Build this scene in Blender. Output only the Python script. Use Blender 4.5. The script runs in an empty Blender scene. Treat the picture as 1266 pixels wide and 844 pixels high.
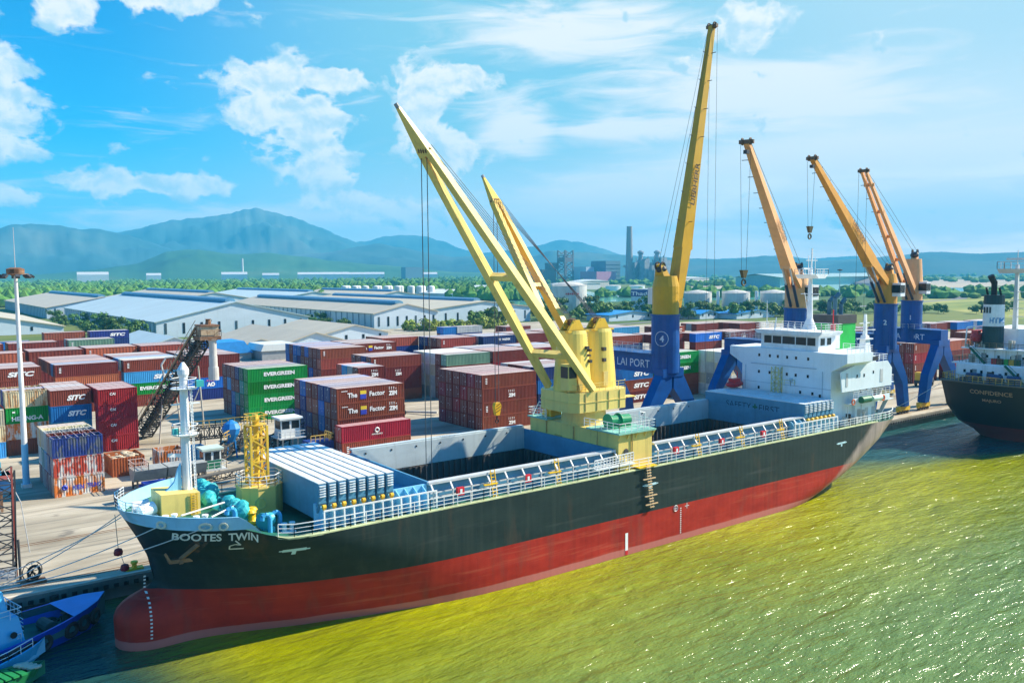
import bpy, math, random
from mathutils import Vector, Matrix, noise
import numpy as np
R = math.radians
rnd = random.Random(7)
sc = bpy.context.scene
COL = sc.collection
PI = math.pi

# ------------------------------------------------------------------ camera
def cam_axes(th, ya, ro):
    F = Vector((math.cos(ya)*math.cos(th), math.sin(ya)*math.cos(th), -math.sin(th)))
    r = Vector((math.sin(ya), -math.cos(ya), 0)); u = r.cross(F)
    return r*math.cos(ro)+u*math.sin(ro), u*math.cos(ro)-r*math.sin(ro), F
cr, cu, cF = cam_axes(R(4.6), R(53.1), R(-.33))
cam = bpy.data.cameras.new('camera'); camo = bpy.data.objects.new('camera', cam); COL.objects.link(camo)
m = Matrix.Identity(4)
for i in range(3):
    m[i][0], m[i][1], m[i][2] = cr[i], cu[i], -cF[i]
m.translation = (0, 0, 31); camo.matrix_world = m
cam.sensor_width = 36; cam.lens = 36*1053/1266; cam.clip_start = .5; cam.clip_end = 60000
sc.camera = camo
# ------------------------------------------------------------------ light
SUN_AZ, SUN_EL = -19.0, 38.0          # azimuth from +X (aft along the ship), towards the water
sd = Vector((math.cos(R(SUN_AZ))*math.cos(R(SUN_EL)), math.sin(R(SUN_AZ))*math.cos(R(SUN_EL)), math.sin(R(SUN_EL))))
sl = bpy.data.lights.new('sun', 'SUN'); sl.energy = 5.0; sl.angle = R(.5); sl.color = (1, .90, .72)
so = bpy.data.objects.new('sun', sl); COL.objects.link(so)
so.rotation_euler = sd.to_track_quat('Z', 'Y').to_euler()
vs = sc.view_settings; vs.view_transform = 'Standard'; vs.look = 'None'; vs.gamma = 1; vs.use_curve_mapping = False
vs.exposure = 1.05
sc.cycles.volume_bounces = 0
sc.cycles.max_bounces = 6
# ------------------------------------------------------------------ world: Nishita sky with clouds
w = bpy.data.worlds.new('World'); sc.world = w; w.use_nodes = True
nt = w.node_tree; nt.nodes.clear()
def N(t, **k):
    n = nt.nodes.new(t)
    for a, b in k.items(): setattr(n, a, b)
    return n
def lk(a, b): nt.links.new(a, b)
def mth(op, a, b=None, c=None, clamp=False):
    n = N('ShaderNodeMath', operation=op); n.use_clamp = clamp
    for i, v in enumerate((a, b, c)):
        if v is None: continue
        if isinstance(v, (int, float)): n.inputs[i].default_value = v
        else: lk(v, n.inputs[i])
    return n.outputs[0]
def sstep(v, a, b):
    n = N('ShaderNodeMapRange', interpolation_type='SMOOTHSTEP'); lk(v, n.inputs[0])
    n.inputs[1].default_value = a; n.inputs[2].default_value = b
    return n.outputs[0]
def mixc(f, a, b, bt='MIX'):
    n = N('ShaderNodeMix', data_type='RGBA', blend_type=bt)
    for i, v in ((0, f), (6, a), (7, b)):
        if isinstance(v, (int, float)): n.inputs[i].default_value = v
        elif isinstance(v, tuple): n.inputs[i].default_value = v+(1,)
        else: lk(v, n.inputs[i])
    return n.outputs[2]
sky = N('ShaderNodeTexSky', sky_type='NISHITA'); sky.sun_disc = False
sky.sun_elevation = R(SUN_EL); sky.sun_rotation = math.atan2(sd.x, sd.y)
sky.air_density = 1.0; sky.dust_density = .6; sky.ozone_density = 2.2
tint = mixc(1.0, sky.outputs[0], (.03, .98, 1.48), 'MULTIPLY')
tc = N('ShaderNodeTexCoord'); sx = N('ShaderNodeSeparateXYZ'); lk(tc.outputs['Generated'], sx.inputs[0])
az = mth('MULTIPLY', mth('ARCTAN2', sx.outputs[1], sx.outputs[0]), 180/PI)
el = mth('MULTIPLY', mth('ARCSINE', sx.outputs[2]), 180/PI)
def cloud_noise(daz, de, sxx, syy, scale, detail, rough, dist=0):
    c = N('ShaderNodeCombineXYZ'); lk(mth('MULTIPLY', mth('ADD', az, daz), sxx), c.inputs[0]); lk(mth('MULTIPLY', mth('ADD', el, de), syy), c.inputs[1])
    n = N('ShaderNodeTexNoise'); n.inputs['Scale'].default_value = scale; n.inputs['Detail'].default_value = detail
    n.inputs['Roughness'].default_value = rough; n.inputs['Distortion'].default_value = dist
    lk(c.outputs[0], n.inputs['Vector']); return n.outputs[0]
def blobs(lst):
    acc = None
    for (a, e, ra, re) in lst:
        q = mth('ADD', mth('POWER', mth('DIVIDE', mth('SUBTRACT', az, a), ra), 2.0), mth('POWER', mth('DIVIDE', mth('SUBTRACT', el, e), re), 2.0))
        g = mth('EXPONENT', mth('MULTIPLY', q, -.7))
        acc = g if acc is None else mth('MAXIMUM', acc, g)
    return acc
CUM = [(68.6, 12.1, 2.7, 1.3), (65.0, 12.3, 3.0, .75), (66.6, 9.4, 2.5, 1.9), (65.4, 6.8, 2.1, 1.5), (64.2, 4.7, 3.2, .7), (68.3, 10.2, 2.6, 1.5),
       (57.4, 12.6, 2.5, 1.0), (59.0, 10.7, 1.5, 2.5), (56.8, 8.2, 1.8, 1.6), (76.0, 5.5, 5.6, .65), (79.85, 15.2, 1.7, 1.0),
       (83.9, 10.46, 1.7, 3.4), (84.4, 7.81, 2.2, 1.4), (83.6, 4.66, 2.0, .6), (75.2, 16.3, 4.0, .7), (38.2, 14.8, 2.1, 1.6), (60.5, 4.2, 4.5, .7)]
CIR = [(48.4, 15.2, 6.5, 1.6), (39.1, 11.48, 8.0, 1.9), (33.7, 10.4, 5.4, 1.4), (44.5, 9.2, 4.9, .8), (31.7, 6.93, 12, 1.3), (27.1, 3.8, 14, 2.2),
       (46.2, 4.6, 7, 1.6), (52.6, 9.37, 2.2, 1.5), (56, 3.4, 6, 1.0), (70, 3.5, 8, .6), (5, 5, 12, 3)]
def cum_noise(a_, e_):
    f = cloud_noise(a_, e_, .13, .16, 3.0, 11, .58, .25); g = cloud_noise(a_+7, e_+3, .13, .17, 2.6, 5, .5, .1)
    b_ = mth('SUBTRACT', 1.0, mth('ABSOLUTE', mth('MULTIPLY', mth('SUBTRACT', g, .5), 5.0)))      # billows
    return mth('ADD', f, mth('MULTIPLY', b_, .11))
n1 = cum_noise(0, 0); n2 = cum_noise(.42, -.55)
bl = blobs(CUM)
dens = mth('ADD', bl, mth('MULTIPLY', mth('SUBTRACT', n1, .53), 2.3))
dens2 = mth('ADD', bl, mth('MULTIPLY', mth('SUBTRACT', n2, .53), 2.3))
acum = sstep(dens, .40, .70)
nc = cloud_noise(0, 0, .035, .20, 3.0, 8, .58, 1.2)
dc = mth('ADD', blobs(CIR), mth('MULTIPLY', mth('SUBTRACT', nc, .5), 1.9))
acir = mth('MULTIPLY', sstep(dc, .08, .85), .97)
lit = sstep(mth('SUBTRACT', dens2, dens), -.45, .25)
# milky veil brightening towards the sun side and the horizon
k_ = .065*2**1.05
def lin(r, g, b_): return (r/k_, g/k_, b_/k_)
side = mth('MULTIPLY', sstep(az, -35, 8), sstep(el, 42, 20))     # the milky part of the sky lies towards the sea, low down
veil = mth('MULTIPLY', mth('MULTIPLY', sstep(az, 80, 58), .88), side)
veil2 = mth('MULTIPLY', mth('MULTIPLY', sstep(az, 52, 26), mth('ADD', .42, mth('MULTIPLY', sstep(el, 15, 5), .56))), side)
hor = mth('MULTIPLY', sstep(el, 9, .5), .92)
tint = mixc(sstep(el, 20, 45), tint, mixc(1.0, tint, (1.0, 1.2, 1.5), 'MULTIPLY'))  # unseen upper sky brightened and blued to lift the fill in shade
c0 = mixc(veil, tint, lin(.33, .70, .83))
c0 = mixc(veil2, c0, lin(.92, .99, 1.0))
c0 = mixc(mth('MULTIPLY', mth('MULTIPLY', sstep(az, 58, 30), sstep(el, 14, 2)), .75), c0, lin(1.06, 1.10, 1.08))
c0 = mixc(hor, c0, mixc(sstep(az, 85, 35), lin(.36, .74, 1.0), lin(1.9, 1.55, 1.35)))
SKYW = lin(1.05, 1.06, 1.05)
c1 = mixc(acir, c0, SKYW)
ccol = mixc(lit, lin(.50, .78, .93), lin(1.18, 1.15, 1.08))
thick = sstep(dens, .5, 1.25)
ccol = mixc(mth('MULTIPLY', thick, .35), ccol, lin(.88, .98, 1.02))
c2 = mixc(mth('MULTIPLY', acum, .93), c1, ccol)
bg = N('ShaderNodeBackground'); lk(c2, bg.inputs[0]); bg.inputs[1].default_value = .065
ow = N('ShaderNodeOutputWorld'); lk(bg.outputs[0], ow.inputs[0])

# ------------------------------------------------------------------ materials
MATS = {}
def mat(name, col, rough=.55, metal=0.0, var=.14, scale=(.5, .5, .5), objvar=0.0, col2=None, lo=.45, hi=.62, streak=0.0, bump=0.0, bscale=4.0, spec=.4, coat=0):
    """painted surface: slow colour variation, optional worn second colour, optional run-down streaks"""
    if name in MATS: return MATS[name]
    M = bpy.data.materials.new(name); M.use_nodes = True; t = M.node_tree; t.nodes.clear()
    def nn(ty, **k):
        n = t.nodes.new(ty)
        for a, b in k.items(): setattr(n, a, b)
        return n
    L = t.links.new
    out = nn('ShaderNodeOutputMaterial'); p = nn('ShaderNodeBsdfPrincipled'); L(p.outputs[0], out.inputs[0])
    p.inputs['Roughness'].default_value = rough; p.inputs['Metallic'].default_value = metal
    p.inputs['Specular IOR Level'].default_value = spec
    geo = nn('ShaderNodeNewGeometry')
    def noi(sc3, detail=5, s=1.0):
        mp = nn('ShaderNodeMapping'); mp.inputs['Scale'].default_value = sc3; L(geo.outputs['Position'], mp.inputs['Vector'])
        n = nn('ShaderNodeTexNoise'); n.inputs['Scale'].default_value = s; n.inputs['Detail'].default_value = detail; n.inputs['Roughness'].default_value = .62
        L(mp.outputs[0], n.inputs['Vector']); return n.outputs[0]
    def mix(f, a, b, bt='MIX'):
        n = nn('ShaderNodeMix', data_type='RGBA', blend_type=bt)
        for i, v in ((0, f), (6, a), (7, b)):
            if isinstance(v, (int, float)): n.inputs[i].default_value = v
            elif isinstance(v, tuple): n.inputs[i].default_value = tuple(v[:3])+(1,)
            else: L(v, n.inputs[i])
        return n.outputs[2]
    def rng(v, a, b, c=0.0, d=1.0):
        n = nn('ShaderNodeMapRange'); L(v, n.inputs[0]); n.inputs[1].default_value = a; n.inputs[2].default_value = b; n.inputs[3].default_value = c; n.inputs[4].default_value = d
        return n.outputs[0]
    base = noi(scale)
    c = mix(rng(base, .3, .7), tuple(v*(1-var) for v in col), tuple(min(1, v*(1+var)) for v in col))
    if col2 is not None:
        c = mix(rng(noi(tuple(v*1.7 for v in scale), 7), lo, hi), c, col2)
    if streak:
        st = rng(noi((1.6, 1.6, .10), 4), .52, .72, 0, streak)
        c = mix(st, c, tuple(v*.45+.02 for v in col))
    if objvar:
        oi = nn('ShaderNodeObjectInfo'); hs = nn('ShaderNodeHueSaturation')
        L(rng(oi.outputs['Random'], 0, 1, 1-objvar, 1+objvar), hs.inputs['Value'])
        L(rng(oi.outputs['Random'], 0, 1, .5-.012, .5+.012), hs.inputs['Hue'])
        L(c, hs.inputs['Color']); c = hs.outputs[0]
    L(c, p.inputs['Base Color'])
    if bump:
        b = nn('ShaderNodeBump'); b.inputs['Strength'].default_value = bump; b.inputs['Distance'].default_value = .1
        L(noi((bscale,)*3, 4), b.inputs['Height']); L(b.outputs[0], p.inputs['Normal'])
    MATS[name] = M; return M
WHITE = mat('white paint', (.78, .79, .78), .45, streak=.25)
CREAM = mat('cream paint', (.70, .66, .50), .5, streak=.3)
YELLOW = mat('crane yellow paint', (.74, .46, .04), .42, var=.08, streak=.22, col2=(.66, .46, .12), lo=.55, hi=.75)
PALEY = mat('pale yellow paint', (.76, .57, .16), .45, var=.10, streak=.42, scale=(.3, .3, .3), col2=(.50, .32, .10), lo=.63, hi=.78)
ORANGE = mat('jib orange paint', (.66, .30, .035), .45, var=.1, streak=.2)
SALMON = mat('faded orange paint', (.70, .37, .16), .5, var=.1, streak=.2)
GOLD = mat('golden jib paint', (.56, .31, .012), .4, var=.1, streak=.15)
NAVY = mat('gantry blue paint', (.003, .070, .27), .4, var=.2, streak=.3)
BLUE = mat('coaming blue paint', (.075, .245, .39), .5, var=.16, streak=.35, scale=(.4, .4, .6))
LBLUE = mat('light blue paint', (.22, .55, .76), .5, var=.1, streak=.2)
PALEC = mat('sunlit pale coaming paint', (.46, .53, .54), .6, var=.12, streak=.3, scale=(.3, .3, .5))  # far coaming's sunlit look put into the colour, beside the blue ones
DECKG = mat('green deck paint', (.012, .12, .075), .6, var=.3, col2=(.06, .16, .12), lo=.5, hi=.7)
DECKT = mat('pale green deck paint', (.22, .48, .38), .6, var=.15)
GREEN = mat('bright green paint', (.01, .42, .06), .45)
DGREEN = mat('dark green paint', (.01, .14, .07), .5)
TEAL = mat('teal tarpaulin', (.025, .40, .42), .6, var=.25, scale=(1.5, 1.5, 1.5), bump=.6, bscale=3)
BLACK = mat('black rubber and steel', (.018, .018, .02), .6)
DARK = mat('dark steel', (.05, .05, .052), .6, var=.3)
GREY = mat('grey steel', (.28, .29, .30), .55, var=.2, streak=.3)
LGREY = mat('galvanised steel', (.50, .51, .51), .5, var=.15)
RUST = mat('rusty steel', (.16, .075, .035), .8, var=.4, col2=(.28, .16, .09))
RED = mat('red paint', (.55, .02, .03), .45)
GLASS = mat('dark window glass', (.012, .02, .026), .18, spec=.35)
ROPE = mat('mooring rope', (.62, .62, .58), .8)
CABLE = mat('steel cable', (.06, .07, .08), .5)
WOOD = mat('pale wood', (.62, .42, .22), .7)
HOLD = mat('hold steel', (.10, .085, .075), .75, var=.35, streak=.6, scale=(.5, .5, .2))
CONC = None

# ------------------------------------------------------------------ mesh building
WL = {}
def base_of(o): return WL.get(o, Vector((0, 0, 0)))
class MB:
    def __init__(s): s.v = []; s.f = []; s.m = []
    def add(s, vs, fs, mi=0):
        n = len(s.v); s.v += [tuple(p) for p in vs]
        for f in fs: s.f.append(tuple(i+n for i in f)); s.m.append(mi)
        return s
    def box(s, x0, x1, y0, y1, z0, z1, mi=0):
        return s.add([(x0,y0,z0),(x1,y0,z0),(x1,y1,z0),(x0,y1,z0),(x0,y0,z1),(x1,y0,z1),(x1,y1,z1),(x0,y1,z1)],
                     [(0,3,2,1),(4,5,6,7),(0,1,5,4),(1,2,6,5),(2,3,7,6),(3,0,4,7)], mi)
    def frus(s, c0, a0, b0, c1, a1, b1, mi=0):
        (x,y,z),(X,Y,Z) = c0, c1
        return s.add([(x-a0,y-b0,z),(x+a0,y-b0,z),(x+a0,y+b0,z),(x-a0,y+b0,z),(X-a1,Y-b1,Z),(X+a1,Y-b1,Z),(X+a1,Y+b1,Z),(X-a1,Y+b1,Z)],
                     [(0,3,2,1),(4,5,6,7),(0,1,5,4),(1,2,6,5),(2,3,7,6),(3,0,4,7)], mi)
    def bar(s, p, q, w, h=None, mi=0, w1=None, h1=None, up=(0,0,1)):
        p, q = Vector(p), Vector(q); h = h or w; w1 = w if w1 is None else w1; h1 = h if h1 is None else h1
        d = (q-p).normalized(); up = Vector(up)
        if abs(d.dot(up)) > .98: up = Vector((1,0,0))
        a = d.cross(up).normalized(); b = a.cross(d)
        vs = []
        for (c, ww, hh) in ((p,w,h),(q,w1,h1)):
            for (i,j) in ((-1,-1),(1,-1),(1,1),(-1,1)): vs.append(c+a*(i*ww/2)+b*(j*hh/2))
        return s.add(vs, [(0,3,2,1),(4,5,6,7),(0,1,5,4),(1,2,6,5),(2,3,7,6),(3,0,4,7)], mi)
    def tube(s, p, q, r0, r1=None, n=8, mi=0):
        p, q = Vector(p), Vector(q); r1 = r0 if r1 is None else r1
        d = (q-p).normalized(); up = Vector((0,0,1)) if abs(d.z) < .95 else Vector((1,0,0))
        a = d.cross(up).normalized(); b = d.cross(a)
        vs = []
        for (c, r) in ((p,r0),(q,r1)):
            for i in range(n):
                t = 2*PI*i/n; vs.append(c+(a*math.cos(t)+b*math.sin(t))*r)
        fs = [(i,(i+1)%n,n+(i+1)%n,n+i) for i in range(n)]+[tuple(range(n-1,-1,-1)),tuple(range(n,2*n))]
        return s.add(vs, fs, mi)
    def path(s, pts, r, n=6, mi=0):
        for a, b in zip(pts, pts[1:]): s.tube(a, b, r, r, n, mi)
        return s
    def lathe(s, c, prof, n=20, mi=0, sx=1, sy=1):
        vs = []; k = len(prof)
        for (r, z) in prof:
            for i in range(n):
                t = 2*PI*i/n; vs.append((c[0]+r*sx*math.cos(t), c[1]+r*sy*math.sin(t), c[2]+z))
        fs = [(j*n+i, j*n+(i+1)%n, (j+1)*n+(i+1)%n, (j+1)*n+i) for j in range(k-1) for i in range(n)]
        fs += [tuple(range(n-1,-1,-1)), tuple(range((k-1)*n, k*n))]
        return s.add(vs, fs, mi)
    def prism(s, pts, ax, a0, a1, mi=0):
        def P(u, v, t): return {'x': (t,u,v), 'y': (u,t,v), 'z': (u,v,t)}[ax]
        n = len(pts); vs = [P(u,v,a0) for u,v in pts]+[P(u,v,a1) for u,v in pts]
        return s.add(vs, [tuple(range(n-1,-1,-1)), tuple(range(n,2*n))]+[(i,(i+1)%n,n+(i+1)%n,n+i) for i in range(n)], mi)
    def ring(s, c, nrm, RR, r, n=20, k=8, mi=0):
        c = Vector(c); nrm = Vector(nrm).normalized(); up = Vector((0,0,1)) if abs(nrm.z) < .9 else Vector((1,0,0))
        a = nrm.cross(up).normalized(); b = nrm.cross(a); vs = []
        for i in range(n):
            t = 2*PI*i/n; d = a*math.cos(t)+b*math.sin(t)
            for j in range(k):
                q = 2*PI*j/k; vs.append(c+d*(RR+r*math.cos(q))+nrm*(r*math.sin(q)))
        return s.add(vs, [(i*k+j, ((i+1)%n)*k+j, ((i+1)%n)*k+(j+1)%k, i*k+(j+1)%k) for i in range(n) for j in range(k)], mi)
    def blob(s, c, rx, ry, rz, mi=0, jit=.22, seed=0, lvl=1):
        V, Fc = ICO[lvl]; q = random.Random(seed*7919+11)
        vs = [(c[0]+x*rx*(1+q.uniform(-jit,jit)), c[1]+y*ry*(1+q.uniform(-jit,jit)), c[2]+z*rz*(1+q.uniform(-jit,jit))) for x,y,z in V]
        return s.add(vs, Fc, mi)
    def rail(s, pts, h=1.05, sp=1.6, r=.035, bars=3, mi=0):
        for a, b in zip(pts, pts[1:]):
            a, b = Vector(a), Vector(b); L = (b-a).length; n = max(1, round(L/sp))
            for i in range(n+1):
                p = a.lerp(b, i/n); s.bar(p, p+Vector((0,0,h)), r*1.6, mi=mi)
            for k in range(1, bars+1):
                o = Vector((0,0,h*k/bars)); s.bar(a+o, b+o, r*(2 if k == bars else 1.3), mi=mi)
        return s
    def truss(s, p, q, w, h, n, r, mi=0):
        """four-chord lattice girder from p to q"""
        p, q = Vector(p), Vector(q); d = (q-p).normalized(); up = Vector((0,0,1)) if abs(d.z) < .95 else Vector((0,1,0))
        a = d.cross(up).normalized()*(w/2); b = a.cross(d).normalized()*(h/2)
        cs = [a+b, b-a, -a-b, a-b]
        for c in cs: s.bar(p+c, q+c, r, mi=mi)
        for i in range(n):
            u, v = p.lerp(q, i/n), p.lerp(q, (i+1)/n)
            for k in range(4):
                c, e = cs[k], cs[(k+1) % 4]
                s.bar(u+c, u+e, r*.6, mi=mi)
                s.bar(u+(c if i % 2 else e), v+(e if i % 2 else c), r*.6, mi=mi)
        return s
    def text(s, txt, o, right, up, h, mi=0, shear=0.0, width=None, bold=.02, align='L', mp=None):
        vs, fs, wd = textmesh(txt, bold); o = Vector(o); right = Vector(right).normalized(); up = Vector(up).normalized()
        k = h/.72; kx = k if width is None else width/max(wd, 1e-6)
        off = {'L': 0, 'C': -wd*kx/2, 'R': -wd*kx}[align]
        pts = [o+right*(off+x*kx+shear*y*k)+up*(y*k) for x, y in vs]
        if mp: pts = [mp(p) for p in pts]
        return s.add(pts, fs, mi)
    def mesh(s, name, mats, off=Vector((0,0,0)), smooth=False):
        me = bpy.data.meshes.new(name)
        me.from_pydata([(x-off.x, y-off.y, z-off.z) for x,y,z in s.v], [], s.f)
        for M in mats: me.materials.append(M)
        if len(mats) > 1: me.polygons.foreach_set('material_index', s.m)
        if smooth: me.polygons.foreach_set('use_smooth', [True]*len(s.f))
        me.update(); return me
    def build(s, name, mats, parent=None, smooth=False, origin=None):
        if not isinstance(mats, (list, tuple)): mats = [mats]
        off = base_of(parent) if parent else Vector(origin or (0,0,0))
        o = bpy.data.objects.new(name, s.mesh(name, mats, off, smooth)); COL.objects.link(o)
        if parent: o.parent = parent
        else: o.location = off
        WL[o] = off.copy(); return o
def _ico(sub):
    import bmesh
    b = bmesh.new(); bmesh.ops.create_icosphere(b, subdivisions=sub, radius=1)
    r = ([tuple(v.co) for v in b.verts], [tuple(v.index for v in f.verts) for f in b.faces]); b.free(); return r
ICO = {1: _ico(1), 2: _ico(2)}
TXT = {}
def textmesh(t, bold):
    if (t, bold) not in TXT:
        c = bpy.data.curves.new('lettering', 'FONT'); c.body = t; c.size = 1; c.offset = bold; c.resolution_u = 3
        o = bpy.data.objects.new('lettering', c); COL.objects.link(o)
        dg = bpy.context.evaluated_depsgraph_get(); me = bpy.data.meshes.new_from_object(o.evaluated_get(dg))
        vs = [(v.co.x, v.co.y) for v in me.vertices]; fs = [tuple(p.vertices) for p in me.polygons]
        x0 = min(v[0] for v in vs); vs = [(x-x0, y) for x, y in vs]
        TXT[(t, bold)] = (vs, fs, max(v[0] for v in vs))
        bpy.data.objects.remove(o); bpy.data.curves.remove(c); bpy.data.meshes.remove(me)
    return TXT[(t, bold)]
def tag(o, label, cat, group=None):
    o['label'] = label; o['category'] = cat
    if group: o['group'] = group
    return o
def thing(name, label, cat, loc=(0,0,0), group=None):
    o = bpy.data.objects.new(name, None); o.empty_display_size = .5; COL.objects.link(o); o.location = loc; WL[o] = Vector(loc)
    return tag(o, label, cat, group)
def struct(o, kind='structure'): o['kind'] = kind; return o
def copy_tree(o, loc, label, group=None, rz=None, scl=None):
    r = o.copy(); COL.objects.link(r); r.location = loc; WL[r] = Vector(loc)
    if label: r['label'] = label
    if group: r['group'] = group
    if rz is not None: r.rotation_euler.z = rz
    if scl is not None: r.scale = scl
    for ch in o.children:
        c = ch.copy(); COL.objects.link(c); c.parent = r
        for g in ch.children:
            d = g.copy(); COL.objects.link(d); d.parent = c
    return r
def interp(tab, x):
    return float(np.interp(x, [t[0] for t in tab], [t[1] for t in tab]))

# ================================================================== SETTING
def ground_mat(name, cols, scale, rough=.9, detail=8, bands=None, bump=0, bs=1):
    M = bpy.data.materials.new(name); M.use_nodes = True; t = M.node_tree; p = t.nodes['Principled BSDF']; L = t.links.new
    p.inputs['Roughness'].default_value = rough; p.inputs['Specular IOR Level'].default_value = .2
    g = t.nodes.new('ShaderNodeNewGeometry'); mp = t.nodes.new('ShaderNodeMapping'); mp.inputs['Scale'].default_value = scale
    L(g.outputs['Position'], mp.inputs[0]); n = t.nodes.new('ShaderNodeTexNoise'); n.inputs['Scale'].default_value = 1; n.inputs['Detail'].default_value = detail
    n.inputs['Roughness'].default_value = .6
    L(mp.outputs[0], n.inputs['Vector']); r = t.nodes.new('ShaderNodeValToRGB'); L(n.outputs[0], r.inputs[0]); e = r.color_ramp.elements
    for i, (pos, c) in enumerate(cols):
        el_ = e[i] if i < 2 else e.new(pos)
        el_.position = pos; el_.color = c+(1,)
    L(r.outputs[0], p.inputs['Base Color'])
    if bump:
        b = t.nodes.new('ShaderNodeBump'); b.inputs['Strength'].default_value = bump; b.inputs['Distance'].default_value = bs; L(n.outputs[0], b.inputs['Height']); L(b.outputs[0], p.inputs['Normal'])
    return M
# ---- water
def water_mat():
    M = bpy.data.materials.new('green harbour water'); M.use_nodes = True; t = M.node_tree; p = t.nodes['Principled BSDF']; L = t.links.new
    g = t.nodes.new('ShaderNodeNewGeometry')
    def noi(sc3, detail, rot=0, dist=0, rough=.55):
        mp = t.nodes.new('ShaderNodeMapping'); mp.inputs['Scale'].default_value = sc3; mp.inputs['Rotation'].default_value = (0, 0, rot); L(g.outputs['Position'], mp.inputs[0])
        n = t.nodes.new('ShaderNodeTexNoise'); n.inputs['Scale'].default_value = 1; n.inputs['Detail'].default_value = detail; n.inputs['Distortion'].default_value = dist
        n.inputs['Roughness'].default_value = rough
        L(mp.outputs[0], n.inputs['Vector']); return n.outputs[0]
    r = t.nodes.new('ShaderNodeValToRGB'); L(noi((.035, .05, 1), 6, .5), r.inputs[0]); e = r.color_ramp.elements
    e[0].position = .36; e[0].color = (.180, .200, .001, 1); e[1].position = .66; e[1].color = (.32, .315, .001, 1)
    # suspended-silt streaks drawn out along the current
    r2 = t.nodes.new('ShaderNodeMapRange'); L(noi((.22, .50, 1), 6, .42, 1.2), r2.inputs[0]); r2.inputs[1].default_value = .38; r2.inputs[2].default_value = .70; r2.inputs[3].default_value = .90; r2.inputs[4].default_value = 1.10
    mx = t.nodes.new('ShaderNodeMix'); mx.data_type = 'RGBA'; mx.blend_type = 'MULTIPLY'; mx.inputs[0].default_value = 1
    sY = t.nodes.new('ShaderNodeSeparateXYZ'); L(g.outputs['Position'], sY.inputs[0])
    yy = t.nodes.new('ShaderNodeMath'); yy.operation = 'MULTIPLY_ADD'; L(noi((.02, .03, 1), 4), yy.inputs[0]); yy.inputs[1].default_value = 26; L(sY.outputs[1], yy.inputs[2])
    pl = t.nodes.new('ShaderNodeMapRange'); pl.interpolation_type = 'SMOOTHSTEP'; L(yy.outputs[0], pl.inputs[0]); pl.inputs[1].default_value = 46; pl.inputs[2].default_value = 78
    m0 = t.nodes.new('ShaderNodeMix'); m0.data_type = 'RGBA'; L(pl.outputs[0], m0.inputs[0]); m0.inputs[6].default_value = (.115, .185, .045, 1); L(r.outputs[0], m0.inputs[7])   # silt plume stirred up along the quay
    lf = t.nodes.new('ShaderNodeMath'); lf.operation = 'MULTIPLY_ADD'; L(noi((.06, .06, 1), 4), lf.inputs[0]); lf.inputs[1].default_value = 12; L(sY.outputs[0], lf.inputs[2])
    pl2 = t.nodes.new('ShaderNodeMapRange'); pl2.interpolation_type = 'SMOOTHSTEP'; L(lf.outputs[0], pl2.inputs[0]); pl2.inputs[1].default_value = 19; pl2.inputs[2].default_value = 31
    m1 = t.nodes.new('ShaderNodeMix'); m1.data_type = 'RGBA'; L(pl2.outputs[0], m1.inputs[0]); m1.inputs[6].default_value = (.014, .055, .045, 1); L(m0.outputs[2], m1.inputs[7])   # ship's shadow and sky sheen painted dark teal in the tug basin
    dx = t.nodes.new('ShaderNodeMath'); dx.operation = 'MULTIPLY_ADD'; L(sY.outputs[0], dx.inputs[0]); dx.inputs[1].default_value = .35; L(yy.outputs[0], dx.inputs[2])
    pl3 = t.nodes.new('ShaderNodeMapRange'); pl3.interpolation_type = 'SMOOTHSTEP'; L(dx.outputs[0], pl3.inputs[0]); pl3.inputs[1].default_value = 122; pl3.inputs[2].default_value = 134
    m3 = t.nodes.new('ShaderNodeMix'); m3.data_type = 'RGBA'; L(pl3.outputs[0], m3.inputs[0]); L(m1.outputs[2], m3.inputs[6]); m3.inputs[7].default_value = (.020, .085, .085, 1); m1 = m3   # deep water between the two ships, stern shade painted into its colour
    fo = t.nodes.new('ShaderNodeMapRange'); L(noi((.55, 1.5, 1), 8, .35, .4, .72), fo.inputs[0]); fo.inputs[1].default_value = .765; fo.inputs[2].default_value = .79; fo.inputs[4].default_value = .8
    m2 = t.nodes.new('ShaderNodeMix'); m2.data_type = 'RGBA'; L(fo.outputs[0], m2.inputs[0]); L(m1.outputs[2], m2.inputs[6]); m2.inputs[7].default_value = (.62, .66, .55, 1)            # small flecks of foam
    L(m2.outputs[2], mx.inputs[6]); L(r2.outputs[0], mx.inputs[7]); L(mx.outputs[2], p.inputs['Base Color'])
    p.inputs['Roughness'].default_value = .15; p.inputs['IOR'].default_value = 1.33; p.inputs['Specular IOR Level'].default_value = .36
    def ad(u, k, v):
        n = t.nodes.new('ShaderNodeMath'); n.operation = 'MULTIPLY_ADD'; L(u, n.inputs[0]); n.inputs[1].default_value = k
        if v is None: n.inputs[2].default_value = 0
        else: L(v, n.inputs[2])
        return n.outputs[0]
    h = ad(noi((.13, .42, 1), 2, .35, .3), 1.5, None)           # long swell
    h = ad(noi((.55, 1.7, 1), 3, .55, .4), .55, h)              # wind waves
    h = ad(noi((1.8, 4.6, 1), 2, .20, .3), .20, h)              # ripples
    bp = t.nodes.new('ShaderNodeBump'); bp.inputs['Strength'].default_value = .8; bp.inputs['Distance'].default_value = .62
    L(h, bp.inputs['Height']); L(bp.outputs[0], p.inputs['Normal'])
    return M
mb = MB(); mb.add([(-900,-1400,0),(6000,-1400,0),(6000,87.2,0),(-900,87.2,0)], [(0,1,2,3)])
struct(mb.build('water', water_mat()))
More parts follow.
